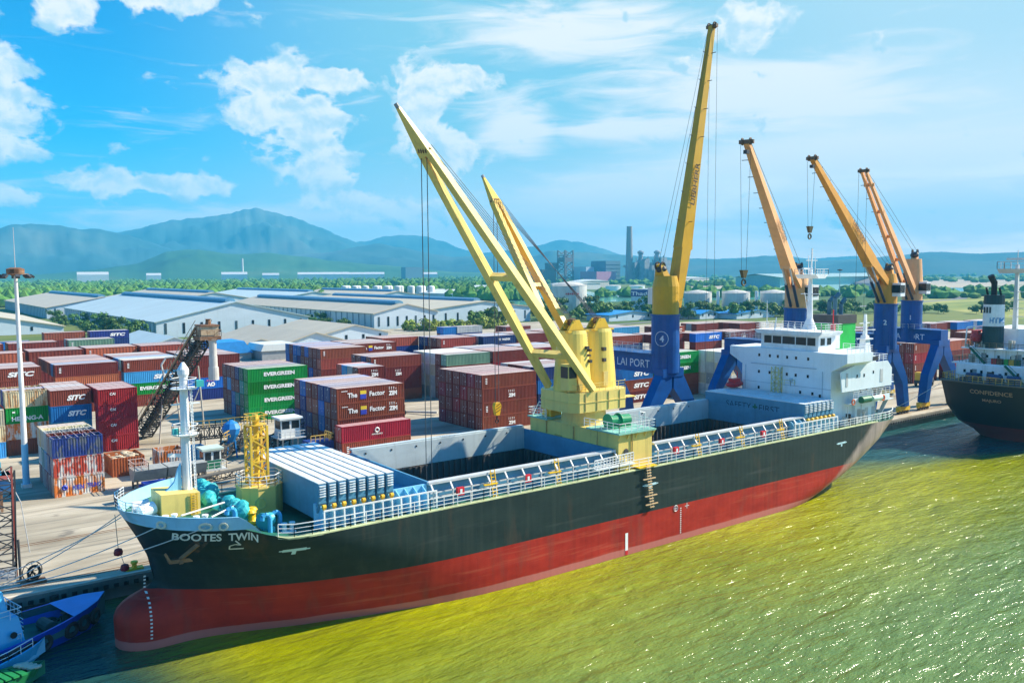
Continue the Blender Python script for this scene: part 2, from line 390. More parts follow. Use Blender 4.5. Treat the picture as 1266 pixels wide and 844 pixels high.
# ---- ground sheets
FIELD = ground_mat('far plain', [(.30, (.035, .085, .02)), (.5, (.075, .13, .03)), (.62, (.16, .18, .045)), (.75, (.06, .11, .03))], (.0016, .0045, 1))
mb = MB(); mb.add([(-1500,88,1.5),(8600,88,1.5),(8600,9500,1.5),(-1500,9500,1.5)], [(0,1,2,3)])
struct(mb.build('land', FIELD))
def add_streaks(M):
    t = M.node_tree; p = t.nodes['Principled BSDF']; L = t.links.new; src = p.inputs['Base Color'].links[0].from_socket
    g = t.nodes.new('ShaderNodeNewGeometry')
    for (sc3, rot, lo, hi, col, k) in (((.025, .9, 1), .12, .56, .70, (.13, .12, .10, 1), .75), ((.05, 1.6, 1), -.25, .60, .72, (.15, .13, .11, 1), .6), ((.16, .22, 1), 0, .63, .70, (.10, .09, .08, 1), .6)):
        mp = t.nodes.new('ShaderNodeMapping'); mp.inputs['Scale'].default_value = sc3; mp.inputs['Rotation'].default_value = (0, 0, rot); L(g.outputs['Position'], mp.inputs[0])
        n = t.nodes.new('ShaderNodeTexNoise'); n.inputs['Scale'].default_value = 1; n.inputs['Detail'].default_value = 6; n.inputs['Distortion'].default_value = .6; L(mp.outputs[0], n.inputs['Vector'])
        r = t.nodes.new('ShaderNodeMapRange'); L(n.outputs[0], r.inputs[0]); r.inputs[1].default_value = lo; r.inputs[2].default_value = hi; r.inputs[4].default_value = k
        m_ = t.nodes.new('ShaderNodeMix'); m_.data_type = 'RGBA'; L(r.outputs[0], m_.inputs[0]); L(src, m_.inputs[6]); m_.inputs[7].default_value = col; src = m_.outputs[2]
    L(src, p.inputs['Base Color'])
    return M
CONCM = ground_mat('yard concrete', [(.30, (.24, .20, .14)), (.45, (.36, .31, .225)), (.60, (.50, .435, .325)), (.8, (.30, .26, .19))], (.045, .16, 1), .85, 9)
add_streaks(CONCM)
mb = MB(); mb.add([(-260,86.6,2),(410,86.6,2),(410,335,2),(-260,335,2)], [(0,1,2,3)]); mb.add([(-260,335,2),(330,335,2),(330,395,2),(-260,395,2)], [(0,1,2,3)])
struct(mb.build('yard_ground', CONCM))
# kerb of the yard edge, quay wall with the row of dark drain openings, crane rails
QW = mat('quay wall concrete', (.20, .19, .16), .9, var=.4, streak=.6, scale=(.2, .2, .6))
mb = MB(); mb.box(-260, 900, 86.5, 87.6, 1.15, 2.02); mb.box(-260, 900, 87.0, 88, -3, 1.15)
for i in range(-60, 330): mb.box(i*.9, i*.9+.42, 86.40, 86.52, 1.25, 1.62, 1)
q = mb.build('quay_wall', [QW, BLACK]); struct(q)
mb = MB()
for y in (89.2, 89.8, 103.2, 103.8):
    mb.box(-260, 320, y, y+.09, 2.004, 2.04)
struct(mb.build('crane_rails', RUST))
mb = MB(); mb.box(-260, 320, 86.62, 87.0, 2.004, 2.22)
struct(mb.build('quay_kerb', mat('pale kerb concrete', (.52, .46, .36), .9, var=.25)))
# ---- lagoon, sand flats, mown fields on the right
LAG = mat('lagoon water', (.18, .50, .46), .08, var=.15, scale=(.01, .01, 1))
SAND = ground_mat('sand flat', [(.3, (.30, .24, .16)), (.55, (.46, .38, .27)), (.75, (.34, .28, .19))], (.006, .02, 1))
GRASSF = ground_mat('pasture', [(.3, (.10, .16, .03)), (.5, (.24, .26, .06)), (.66, (.36, .33, .10)), (.8, (.15, .19, .045))], (.008, .03, 1))
def sheet(name, pts, z, M):
    mb = MB(); mb.add([(x,y,z) for x,y in pts], [tuple(range(len(pts)))]); return struct(mb.build(name, M))
sheet('lagoon', [(560,640),(760,560),(1010,610),(1330,560),(1500,640),(1320,930),(1100,960),(800,900)], 1.53, LAG)
sheet('river', [(430,640),(560,600),(700,720),(900,1000),(640,960),(470,760)], 1.56, LAG)
sheet('sand_flat', [(1100,1010),(1500,700),(2100,800),(2700,900),(2800,1350),(1700,1500)], 1.54, SAND)
sheet('sand_bank', [(1180,500),(1650,430),(2300,640),(2500,800),(1900,760),(1400,640)], 1.56, SAND)
sheet('pasture', [(412,100),(700,95),(900,150),(1700,250),(2000,520),(1300,560),(760,420)], 1.55, GRASSF)
sheet('road', [(330,352),(334,346),(900,420),(1400,640),(1394,646),(890,430)], 1.58, mat('asphalt', (.16, .155, .15), .9))

# ---- hills (ridge meshes at their real distance)
HILLF = ground_mat('forested hillside', [(.35, (.020, .075, .030)), (.55, (.045, .12, .045)), (.7, (.10, .15, .06))], (.0016, .0016, .003), .95)
HILLM = ground_mat('mountain forest', [(.35, (.012, .040, .045)), (.52, (.045, .085, .08)), (.70, (.12, .13, .10))], (.0009, .0009, .0016), .95)
def ridge(name, tab, D, depth, M, a0, a1, na, seed, spur=.30):
    tab = sorted(tab); vs = []; nr = 26
    for i in range(na+1):
        a = a0+(a1-a0)*i/na
        e = interp(tab, a); hc = max(0, math.tan(R(e))*D+29)
        u = a*D*PI/180/620
        hc *= 1+.10*noise.noise(Vector((u*1.6, seed, 0)))+.045*noise.noise(Vector((u*5, seed, 1)))+.022*noise.noise(Vector((u*13, seed, 2)))
        for j in range(nr+1):
            s = j/nr*2-1                       # -1 front foot, 0 crest, 1 back foot
            prof = max(0, 1-abs(s))**(.85 if s < 0 else 1)
            rad = D+s*depth
            n = noise.fractal(Vector((u*1.6, s*depth/620*1.3+seed, seed)), .9, 2.1, 6)
            nn_ = noise.ridged_multi_fractal(Vector((u*1.5+seed+s*.8, s*depth/620*.8, 3)), .9, 2.2, 6, 1, 2)
            z = 1.0+hc*prof*(1+(.0 if abs(s) < .07 else spur*(n*1.0+(nn_-1.0)*.55)*min(1, abs(s)*3)))
            vs.append((rad*math.cos(R(a)), rad*math.sin(R(a)), max(.5, z) if 0 < j < nr else -5))
    k = nr+1
    fs = [(i*k+j, (i+1)*k+j, (i+1)*k+j+1, i*k+j+1) for i in range(na) for j in range(nr)]
    mb = MB(); mb.add(vs, fs); struct(mb.build(name, M, smooth=True))
RM = [(110,2.6),(95,2.2),(86.26,1.86),(83.89,2.68),(82.25,3.13),(80.79,3.02),(79.74,2.76),(77.55,2.45),(75.25,3.12),(72.4,3.72),(69.71,3.96),(67.47,3.58),(65.45,2.92),(63.38,2.14),(61.29,1.4),(59.17,.69),(57.02,.25),(54,0),(30,0)]
RF = [(70,.6),(66.51,1.4),(63.39,2.04),(60.21,2.57),(58.61,2.35),(55.39,1.38),(52.69,1.58),(49.98,2.2),(48.37,1.98),(46.22,1.31),(44.1,.87),(40.96,.74),(38.9,.8),(35.89,.95),(33.93,.77),(25,1.1),(10,1.3)]
RMI = [(80,0),(73.48,.23),(70.55,.89),(66.51,1.3),(63.39,1.82),(61.81,1.88),(60.22,1.61),(57.01,1.06),(54.85,1.16),(52.69,.88),(50.52,1.46),(47.29,1.32),(44.1,1.03),(42.52,.96),(38.9,.77),(36.89,1.01),(33.93,.67),(31.09,.74),(29.25,.92),(27.04,1.13),(24.89,1.0),(22.19,1.05),(19.71,1.05),(10,1.2)]
RFR = [(86,0),(83.21,0),(81.55,.12),(79.84,.31),(76.72,.69),(75.08,1.39),(73.19,1.65),(71.51,1.35),(69.04,1.3),(65.49,.98),(62.89,.76),(60.24,.43),(57.03,.09),(54,0),(40,0)]
ridge('far_mountain', RF, 8600, 1200, HILLM, 31, 70, 190, 3.3, .2)
ridge('mountain', [(100,.2),(90,.3),(84,.5),(80,1.6),(78.2,2.45),(76.5,2.80)]+[t_ for t_ in RM if t_[0] < 76], 7600, 1700, HILLM, 54, 95, 260, 1.7, .34)
ridge('mountain_spur', [(100,1.6)]+[t_ for t_ in RM if 79 < t_[0] < 100]+[(78.4,2.55),(76.6,2.25),(74.8,1.7),(73,1.25),(71,.75),(69,.3),(67,0)], 6500, 1100, HILLM, 65, 95, 200, 6.6, .36)
ridge('hills', RMI, 6000, 1200, HILLM, 15, 80, 320, 5.1, .3)
ridge('wooded_hill', RFR, 4200, 800, HILLF, 53.5, 85, 240, 8.4, .26)
# ---- haze: one closed box of thin even air round everything
mb = MB(); mb.box(-1600, 8700, -1450, 9600, -2, 640)
hm = bpy.data.materials.new('haze air'); hm.use_nodes = True; t = hm.node_tree; t.nodes.clear()
vo = t.nodes.new('ShaderNodeVolumePrincipled'); vo.inputs['Color'].default_value = (.10, .64, 1.0, 1); vo.inputs['Density'].default_value = 1.45e-4
vo.inputs['Anisotropy'].default_value = 0
om = t.nodes.new('ShaderNodeOutputMaterial'); t.links.new(vo.outputs[0], om.inputs['Volume'])
HAZE = True
if HAZE: struct(mb.build('haze', hm), 'stuff')

# ================================================================== THE SHIP
YN, YC, YF, HB = 65.7, 75.3, 84.9, 9.6
T_STEM = [(-2,15.3),(0,14.8),(2.4,14.75),(3.1,15.0),(3.7,15.6),(4.15,16.6),(4.5,17.4),(4.9,17.9),(5.4,18.05),(7.25,17.6),(9,16.8),(10.7,15.9),(11.9,15.0)]
T_MAIN = [(-2,19.5),(0,19.2),(3,18.6),(5.2,18.05),(7.25,17.6),(9,16.8),(10.7,15.9),(11.9,15.0)]
T_LF = [(-2,34),(0,32),(4.5,26),(7.5,18),(9.3,13.0),(10.7,12),(12,11.4)]
T_XE = [(-2,104),(0,109.5),(1.2,113),(2.5,116.5),(4.2,120),(6.5,123.5),(9.2,126.4),(12,126.6)]
T_LR = [(-2,20),(0,17),(2,15),(4.2,13),(6.5,11),(9.2,9.5),(12,9.5)]
def ztop(x): return interp([(15,10.75),(19,10.62),(23.5,10.55),(25.9,9.28),(27,9.2)], x)
def hb(x, z):
    xm, lf = interp(T_MAIN, z), interp(T_LF, z); xe, lr = interp(T_XE, z), interp(T_LR, z)
    k = min(1, max(0, z/9.3)); b = HB
    u = (x-xm)/lf
    if u <= 0: b = 0
    elif u < 1: b = HB*(1-(1-u)**(1.85+.15*k))**(1/(1.12+.75*k))
    v = (xe-x)/lr
    if v <= 0: b = 0
    elif v < 1: b = min(b, HB*(1-(1-v)**2.3)**(1/(1.6+.4*k)))
    if z < 5.2 and x < 30:
        wb = 2.5*math.sqrt(max(0, 1-((z-.9)/3.9)**2))+.12; xs = interp(T_STEM, z)
        q = min(1, max(0, (x-xs)/3.0))
        bb = wb*math.sqrt(max(0, 1-(1-q)**2))
        b = (b**3+bb**3)**(1/3)
    return b
ship = thing('cargo_ship', 'large black and red cargo ship with yellow twin cranes moored along the quay', 'ship', (YC*0+70, YC, 0))
# hull ---------------------------------------------------------------
ss = [0, .0015, .004, .008, .013, .019, .026, .034, .043, .053, .064, .076, .089, .103, .118, .134, .151, .17, .19, .21, .235, .26, .29]
ss += [.33+.06*i for i in range(8)]+[.78, .80, .82, .84, .86, .88, .895, .91, .925, .94, .952, .963, .972, .980, .987, .992, .996, .999, 1]
NZ = 34
def hull_pt(s, v, side):
    z = -1.6+(9.3+1.6)*v
    for _ in range(3):
        x = interp(T_STEM, z)+(interp(T_XE, z)-interp(T_STEM, z))*s
        z = -1.6+(ztop(x)+1.6)*v
    return (x, YC+side*hb(x, z), z)
mb = MB(); nS = len(ss)
for side in (-1, 1):
    vs = [hull_pt(s, j/NZ, side) for s in ss for j in range(NZ+1)]; k = NZ+1
    fs = []
    for i in range(nS-1):
        for j in range(NZ):
            f = (i*k+j, (i+1)*k+j, (i+1)*k+j+1, i*k+j+1)
            fs.append(f if side < 0 else f[::-1])
    mb.add(vs, fs)
def hull_mat():
    M = bpy.data.materials.new('hull paint'); M.use_nodes = True; t = M.node_tree; p = t.nodes['Principled BSDF']; L = t.links.new
    g = t.nodes.new('ShaderNodeNewGeometry'); sp = t.nodes.new('ShaderNodeSeparateXYZ'); L(g.outputs['Position'], sp.inputs[0])
    def noi(sc3, d=6, o=0):
        mp = t.nodes.new('ShaderNodeMapping'); mp.inputs['Scale'].default_value = sc3; mp.inputs['Location'].default_value = (o, o, o); L(g.outputs['Position'], mp.inputs[0])
        n = t.nodes.new('ShaderNodeTexNoise'); n.inputs['Scale'].default_value = 1; n.inputs['Detail'].default_value = d; n.inputs['Roughness'].default_value = .6
        L(mp.outputs[0], n.inputs['Vector']); return n.outputs[0]
    def rng(v, a, b, c=0, d=1):
        n = t.nodes.new('ShaderNodeMapRange'); L(v, n.inputs[0])
        for i, q in enumerate((a, b, c, d)): n.inputs[i+1].default_value = q
        return n.outputs[0]
    def mix(f, a, b):
        n = t.nodes.new('ShaderNodeMix'); n.data_type = 'RGBA'
        for i, v in ((0, f), (6, a), (7, b)):
            if isinstance(v, (int, float)): n.inputs[i].default_value = v
            elif isinstance(v, tuple): n.inputs[i].default_value = v+(1,)
            else: L(v, n.inputs[i])
        return n.outputs[2]
    def mth(op, a, b):
        n = t.nodes.new('ShaderNodeMath'); n.operation = op
        for i, v in enumerate((a, b)):
            if isinstance(v, (int, float)): n.inputs[i].default_value = v
            else: L(v, n.inputs[i])
        return n.outputs[0]
    red = mix(rng(noi((.25, .25, .5)), .3, .7), (.30, .016, .008), (.47, .034, .017))
    red = mix(rng(noi((.9, .9, .05), 5, 7), .50, .72, 0, .55), red, (.20, .018, .014))       # vertical runs
    red = mix(rng(noi((.10, .10, 2.2), 5, 3), .56, .72, 0, .5), red, (.50, .11, .06))        # old draught lines
    blk = mix(rng(noi((.22, .22, .5), 6, 2), .3, .7), (.013, .025, .024), (.023, .040, .036))
    blk = mix(rng(noi((1.1, 1.1, .05), 5, 4), .52, .74, 0, .55), blk, (.042, .055, .047))
    blk = mix(rng(noi((.35, .35, .08), 5, 9), .60, .75, 0, .6), blk, (.09, .055, .035))      # rust runs
    blk = mix(rng(noi((.06, .06, .9), 6, 12), .58, .70, 0, .55), blk, (.075, .082, .075))   # fender scrapes
    red = mix(rng(noi((.5, .5, .12), 6, 15), .56, .74, 0, .65), red, (.20, .05, .035))
    line = mth('ADD', mth('MULTIPLY', sp.outputs[0], -.004), 4.55)
    c = mix(rng(mth('SUBTRACT', sp.outputs[2], line), -.015, .015), red, blk)
    # dried slime band just above the waterline
    wl = mth('ADD', .62, mth('MULTIPLY', noi((.3, .3, .3)), .22))
    c = mix(rng(mth('SUBTRACT', sp.outputs[2], wl), -.03, .06, .85, 0), c, (.50, .17, .14))
    # sunlit strip round the stern quarter, painted pale into the plating colour
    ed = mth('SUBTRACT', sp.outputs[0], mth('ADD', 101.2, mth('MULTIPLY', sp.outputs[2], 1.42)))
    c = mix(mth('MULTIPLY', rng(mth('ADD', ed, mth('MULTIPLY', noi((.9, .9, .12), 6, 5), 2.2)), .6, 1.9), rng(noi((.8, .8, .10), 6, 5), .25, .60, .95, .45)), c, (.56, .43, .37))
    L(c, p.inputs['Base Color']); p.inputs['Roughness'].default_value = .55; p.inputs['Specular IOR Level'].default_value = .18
    # plate seams
    w = t.nodes.new('ShaderNodeTexBrick'); w.inputs['Scale'].default_value = 1; w.inputs['Mortar Size'].default_value = .03; w.inputs['Mortar Smooth'].default_value = 1; w.inputs['Brick Width'].default_value = 7.5; w.inputs['Row Height'].default_value = 1.9
    cb = t.nodes.new('ShaderNodeCombineXYZ'); L(sp.outputs[0], cb.inputs[0]); L(sp.outputs[2], cb.inputs[1]); L(cb.outputs[0], w.inputs['Vector'])
    b = t.nodes.new('ShaderNodeBump'); b.inputs['Strength'].default_value = .35; b.inputs['Distance'].default_value = .04
    fr = mth('SINE', mth('MULTIPLY', sp.outputs[0], 2*PI/.82), 0); fz = mth('SINE', mth('MULTIPLY', sp.outputs[2], 2*PI/.95), 0)
    L(mth('ADD', mth('ADD', mth('MULTIPLY', w.outputs['Fac'], -.6), mth('MULTIPLY', noi((.45, .45, .45), 3, 1), 1.6)), mth('ADD', mth('MULTIPLY', fr, .16), mth('MULTIPLY', fz, .08))), b.inputs['Height']); L(b.outputs[0], p.inputs['Normal'])
    return M
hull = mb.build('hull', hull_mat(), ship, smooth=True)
# name, draught marks and tug marks lie on the curved plating
def on_hull(off=.03):
    return lambda p: Vector((p.x, YC-hb(p.x, p.z)-off, p.z))
def on_name(p):
    z = ztop(p.x)-.92+p.z; return Vector((p.x-.12*p.z, YC-hb(p.x, z)-.07, z))
HW_ = mat('hull marking white', (.72, .76, .74), .6, var=.15)
mb = MB(); mb.text('BOOTES', (18.35,0,0), (1,0,0), (0,0,1), .70, width=3.15, bold=.025, mp=on_name); mb.text('TWIN', (21.95,0,0), (1,0,0), (0,0,1), .70, width=2.15, bold=.025, mp=on_name)
mb.build('name_lettering', HW_, hull)
mb = MB()
def strip(pts, w_):
    for a, b in zip(pts, pts[1:]):
        a, b = Vector(a), Vector(b); d = (b-a).normalized(); nrm = Vector((-d.z,0,d.x))*w_/2
        n = max(1, int((b-a).length/.4)); f = on_hull()
        for i in range(n):
            u, v = a.lerp(b, i/n), a.lerp(b, (i+1)/n)
            mb.add([f(u-nrm), f(v-nrm), f(v+nrm), f(u+nrm)], [(0,1,2,3)])
strip([(22.2,0,8.75),(23.2,0,8.75)], .12); strip([(22.2,0,8.75),(22.15,0,9.1),(22.5,0,9.25)], .10); strip([(22.5,0,9.25),(22.9,0,9.15),(22.45,0,9.6)], .10)   # bulbous-bow symbol
mb.build('bow_symbol', HW_, hull); mb = MB()
for i in range(16): strip([(17.0+i*.015,0,1.0+i*.30),(17.18+i*.015,0,1.0+i*.30)], .13)
mb.build('draught_mark', HW_, hull); mb = MB()
for i in range(13): strip([(73.5,0,.9+i*.24),(73.7,0,.9+i*.24)], .12)
mb.build('draught_mark', HW_, hull); mb = MB()
for dx, s in ((72.4,.25),(74.3,.2)): strip([(dx,0,3.9),(dx+.7,0,3.9)], .07); strip([(dx+.35,0,3.6),(dx+.35,0,4.25)], .07)
mb.ring((72.75, YN-.04, 3.9), (0,1,0), .34, .035, 16, 4)
mb.build('load_line_mark', HW_, hull)
mb = MB()
for x0, z0 in ((26.2, 8.05), (67.6, 7.35), (105.3, 7.3)):
    strip([(x0,0,z0),(x0+1.9,0,z0+.02)], .26); strip([(x0-.25,0,z0),(x0+.05,0,z0)], .12); strip([(x0+1.85,0,z0),(x0+2.2,0,z0)], .12); strip([(x0+.95,0,z0),(x0+.95,0,z0-.45)], .34)
mb.build('tug_mark', mat('pale blue marking', (.50, .72, .78), .6), hull)
mb = MB(); strip([(64.9,0,.55),(64.9,0,2.5)], .40); mb.build('bar_mark', mat('white bar paint', (.8, .8, .78), .6), hull)
mb = MB(); strip([(64.9,0,.05),(64.9,0,.55)], .40); mb.build('bar_mark', RED, hull)
# anchor in its rusty pocket
mb = MB(); f = on_hull(0)
a0, a1 = f(Vector((20.0,0,9.3))), f(Vector((19.3,0,7.7)))
mb.bar(a0+Vector((0,-.02,0)), a1+Vector((-.1,-.25,0)), .28, .28); c = a1+Vector((-.1,-.35,0))
mb.bar(c+Vector((-.9,.1,-.05)), c+Vector((.9,-.05,-.15)), .34, .3)
for sx_ in (-1, 1):
    mb.bar(c+Vector((.85*sx_,0,-.1)), c+Vector((1.25*sx_,-.1,.75)), .36, .18, w1=.06)
mb.bar(c+Vector((0,0,0)), c+Vector((0,-.15,-.35)), .3, .25)
mb.build('anchor', mat('rusty anchor', (.30, .17, .085), .8, var=.4), hull)
mb = MB(); strip([(19.75,0,8.5),(20.35,0,10.1)], 1.0); mb.build('hawse_plate', mat('rust stained plate', (.040, .040, .036), .8, var=.4, col2=(.13, .07, .04), lo=.5, hi=.66, scale=(1.2,1.2,.5)), hull)
# bulwark -------------------------------------------------------------
def bw_h(x): return 1.08 if x < 22.6 else max(0.02, 1.08*(24.3-x)/1.7)
xs_ = [14.9,15.2,15.6,16.1,16.8,17.6,18.6,19.7,20.9,22,22.6,23.2,23.8,24.3]
mb = MB()
def bw_pt(x, up, ins, side):
    x0 = max(x, interp(T_MAIN, ztop(x)+0)+.02)
    z = ztop(x0)
    return (x0-(.55*up if x < 16.5 else .2*up*max(0, 20-x)/3.5), YC+side*max(0.0, hb(x0, z)+.14*up-ins), z+up*bw_h(x))
for side in (-1, 1):
    P = [[bw_pt(x, 0, 0, side), bw_pt(x, 1, 0, side), bw_pt(x, 1, .16, side), bw_pt(x, 0, .16, side)] for x in xs_]
    vs = [p for q in P for p in q]
    fs = [(i*4+j, (i+1)*4+j, (i+1)*4+(j+1) % 4, i*4+(j+1) % 4) for i in range(len(P)-1) for j in range(3)]
    mb.add(vs, fs)
bul = mb.build('bulwark', mat('bulwark blue paint', (.30, .58, .74), .5, var=.1, streak=.2), ship)
for xa, wd_ in ((17.6, .75), (20.3, 1.0), (21.5, .6)):
    mb = MB(); c = Vector((xa, YC-hb(xa, ztop(xa))-.20, ztop(xa)+.38)); tdir = Vector(bw_pt(xa+.5,.4,0,-1))-Vector(bw_pt(xa-.5,.4,0,-1)); tdir.normalize(); n_ = tdir.cross(Vector((0,0,1)))
    for i in range(14):
        t0, t1 = 2*PI*i/14, 2*PI*(i+1)/14
        mb.bar(c+tdir*(wd_/2*math.cos(t0))+Vector((0,0,.26*math.sin(t0))), c+tdir*(wd_/2*math.cos(t1))+Vector((0,0,.26*math.sin(t1))), .15)
    mb.build('fairlead', CREAM, bul)
# deck ----------------------------------------------------------------
mb = MB(); dxs = [16.3,16.8,17.5,18.5,20,21.5,23,25,27,29,29.5,37,40.7,64.2,70.6,99,106.4,110,113,116,118,120,121.5,122.6,123.2]
HY0, HY1 = 67.5, 83.1
for a, b in zip(dxs, dxs[1:]):
    za, zb = ztop(a)-.05, ztop(b)-.05; ba, bb = max(.05, hb(a, za)-.05), max(.05, hb(b, zb)-.05)
    if (a >= 40.7 and b <= 64.2) or (a >= 70.6 and b <= 99):
        mb.add([(a,YC-ba,za),(b,YC-bb,zb),(b,HY0,zb),(a,HY0,za)], [(0,1,2,3)]); mb.add([(a,HY1,za),(b,HY1,zb),(b,YC+bb,zb),(a,YC+ba,za)], [(0,1,2,3)])
    else: mb.add([(a,YC-ba,za),(b,YC-bb,zb),(b,YC+bb,zb),(a,YC+ba,za)], [(0,1,2,3)])
deck = mb.build('deck', DECKG, ship)
ex = [25.6+.9*i for i in range(int((117-25.6)/.9))]
for side in (-1, 1):
    mb = MB()
    for a, b in zip(ex, ex[1:]):
        pa, pb = YC+side*(hb(a, ztop(a))-.02), YC+side*(hb(b, ztop(b))-.02)
        s_ = -side
        mb.add([(a,pa,ztop(a)-.06),(b,pb,ztop(b)-.06),(b,pb,ztop(b)+.10),(a,pa,ztop(a)+.10),(a,pa+s_*.55,ztop(a)+.10),(b,pb+s_*.55,ztop(b)+.10),(b,pb+s_*.55,ztop(b)-.04),(a,pa+s_*.55,ztop(a)-.04)], [(0,1,2,3),(3,2,5,4),(4,5,6,7)])
    mb.build('gunwale_bar', mat('gunwale pale paint', (.52, .56, .30), .6, var=.2, streak=.3), ship)
# holds and coamings -----------------------------------------------------
CZ = 11.55
for (x0, x1) in ((40.7, 64.2), (70.6, 99.0)):
    mb = MB(); z0 = .6
    mb.add([(x0,HY0,z0),(x1,HY0,z0),(x1,HY1,z0),(x0,HY1,z0)], [(0,1,2,3)])
    mb.add([(x0,HY1,z0),(x1,HY1,z0),(x1,HY1,9.2),(x0,HY1,9.2)], [(0,1,2,3)]); mb.add([(x0,HY0,z0),(x1,HY0,z0),(x1,HY0,9.2),(x0,HY0,9.2)], [(3,2,1,0)])
    mb.add([(x0,HY0,z0),(x0,HY1,z0),(x0,HY1,9.2),(x0,HY0,9.2)], [(0,1,2,3)]); mb.add([(x1,HY0,z0),(x1,HY1,z0),(x1,HY1,9.2),(x1,HY0,9.2)], [(3,2,1,0)])
    n_ = int((x1-x0)/.8)
    for i in range(n_):
        xx = x0+.4+i*.8; mb.box(xx-.1, xx+.1, HY1-.28, HY1-.01, z0, 9.1); mb.box(xx-.1, xx+.1, HY0+.01, HY0+.28, z0, 9.1)
    for i in range(19):
        yy = HY0+.4+i*.82; mb.box(x1-.28, x1-.01, yy-.1, yy+.1, z0, 9.1); mb.box(x0+.01, x0+.28, yy-.1, yy+.1, z0, 9.1)
    ho = mb.build('hold', HOLD, ship)
    mb = MB()   # cargo remains on the tank top
    mb.add([(x0+1,HY0+1,z0+.02),(x1-1,HY0+1,z0+.02),(x1-1,HY1-1,z0+.02),(x0+1,HY1-1,z0+.02)], [(0,1,2,3)]); mb.build('tank_top', RUST, ho)
    mb = MB()
    mb.box(x0, x1, HY1, HY1+.22, 9.15, CZ+.35); mb.box(x0, x1, HY1+.10, HY1+.75, CZ+.35, CZ+.53)
    k = mb.build('far_coaming', PALEC, ship)
    mb = MB()
    for i in range(int((x1-x0)/3.2)):
        xx = x0+1.5+i*3.2; mb.box(xx, xx+.18, HY1-.05, HY1-.003, CZ-.2, CZ-.02)
    mb.build('drain_hole', BLACK, k)
    mb = MB(); mb.box(x0, x1, HY0-.22, HY0, 9.15, CZ-.16)
    mb.box(x0-.22, x0, HY0-.22, HY1+.22, 9.15, CZ+.1); mb.box(x1, x1+.22, HY0-.22, HY1+.22, 9.15, CZ+.1)
    near = mb.build('hatch_coaming', BLUE, ship)
    mb = MB(); mb.box(x0-.2, x1+.2, HY0-.62, HY0+.12, CZ-.16, CZ+.06)
    mb.build('coaming_rail', LGREY, near)
    mb = MB(); n_ = round((x1-x0)/2.2)
    for i in range(n_+1):
        xx = x0+(x1-x0)*i/n_
        mb.bar((xx,HY0-.58,CZ-.16), (xx,HY0-1.05,CZ-.75), .16, .12); mb.bar((xx,HY0-1.05,CZ-.75), (xx,HY0-1.05,9.2), .14, .12)
    for zz in (CZ-1.05, CZ-1.5): mb.box(x0, x1, HY0-.55, HY0-.42, zz, zz+.10)
    mb.build('coaming_stay', LGREY, near)
    for i in range(max(2, int((x1-x0)/8))):
        xx = x0+2.6+i*8.1
        b = MB(); b.box(xx, xx+.75, HY0-1.18, HY0-.85, CZ-1.5, CZ-.75); b.box(xx+.25, xx+.5, HY0-1.21, HY0-1.18, CZ-1.35, CZ-.9, 1); b.build('hose_box', [RED, WHITE], near)
        xx += 4.1
        if xx < x1-1:
            b = MB()
            for s_ in (0, .5): b.bar((xx+s_, HY0-1.25, 9.2), (xx+s_, HY0-.7, CZ+.3), .07)
            for q in range(7): b.box(xx, xx+.5, HY0-1.25+q*.08, HY0-1.12+q*.08, 9.4+q*.34, 9.46+q*.34)
            b.box(xx-1.0, xx+.6, HY0-1.2, HY0-.9, CZ-1.05, CZ-.95)
            b.build('access_ladder', mat('safety yellow', (.75, .45, .01), .5), near)
# railings along both sides
mb = MB()
for side in (-1,):
    pts = [(x, YC+side*(hb(x, ztop(x))-.22), ztop(x)+.1) for x in [25.7,27,28.5,30,32,35,40,46,52,58,64,70,76,82,88,94,100,106,110,113,115.5]]
    mb.rail(pts, 1.05, 1.55, .034)
mb.build('railing', WHITE, ship)
mb = MB(); pts = [(x, YC+hb(x, ztop(x))-.22, ztop(x)+.1) for x in [25.7,27,28.5,30,32,40,52,64,76,88,100,112,115.5]]; mb.rail(pts, 1.05, 2.2, .034); mb.build('railing', WHITE, ship)
mb = MB(); mb.rail([bw_pt(x, 1, .1, -1) for x in (16.9,16.2,15.5,15.0)]+[bw_pt(x, 1, .1, 1) for x in (15.0,15.5,16.2,16.9)], .8, .6, .03); mb.build('bow_railing', WHITE, ship)
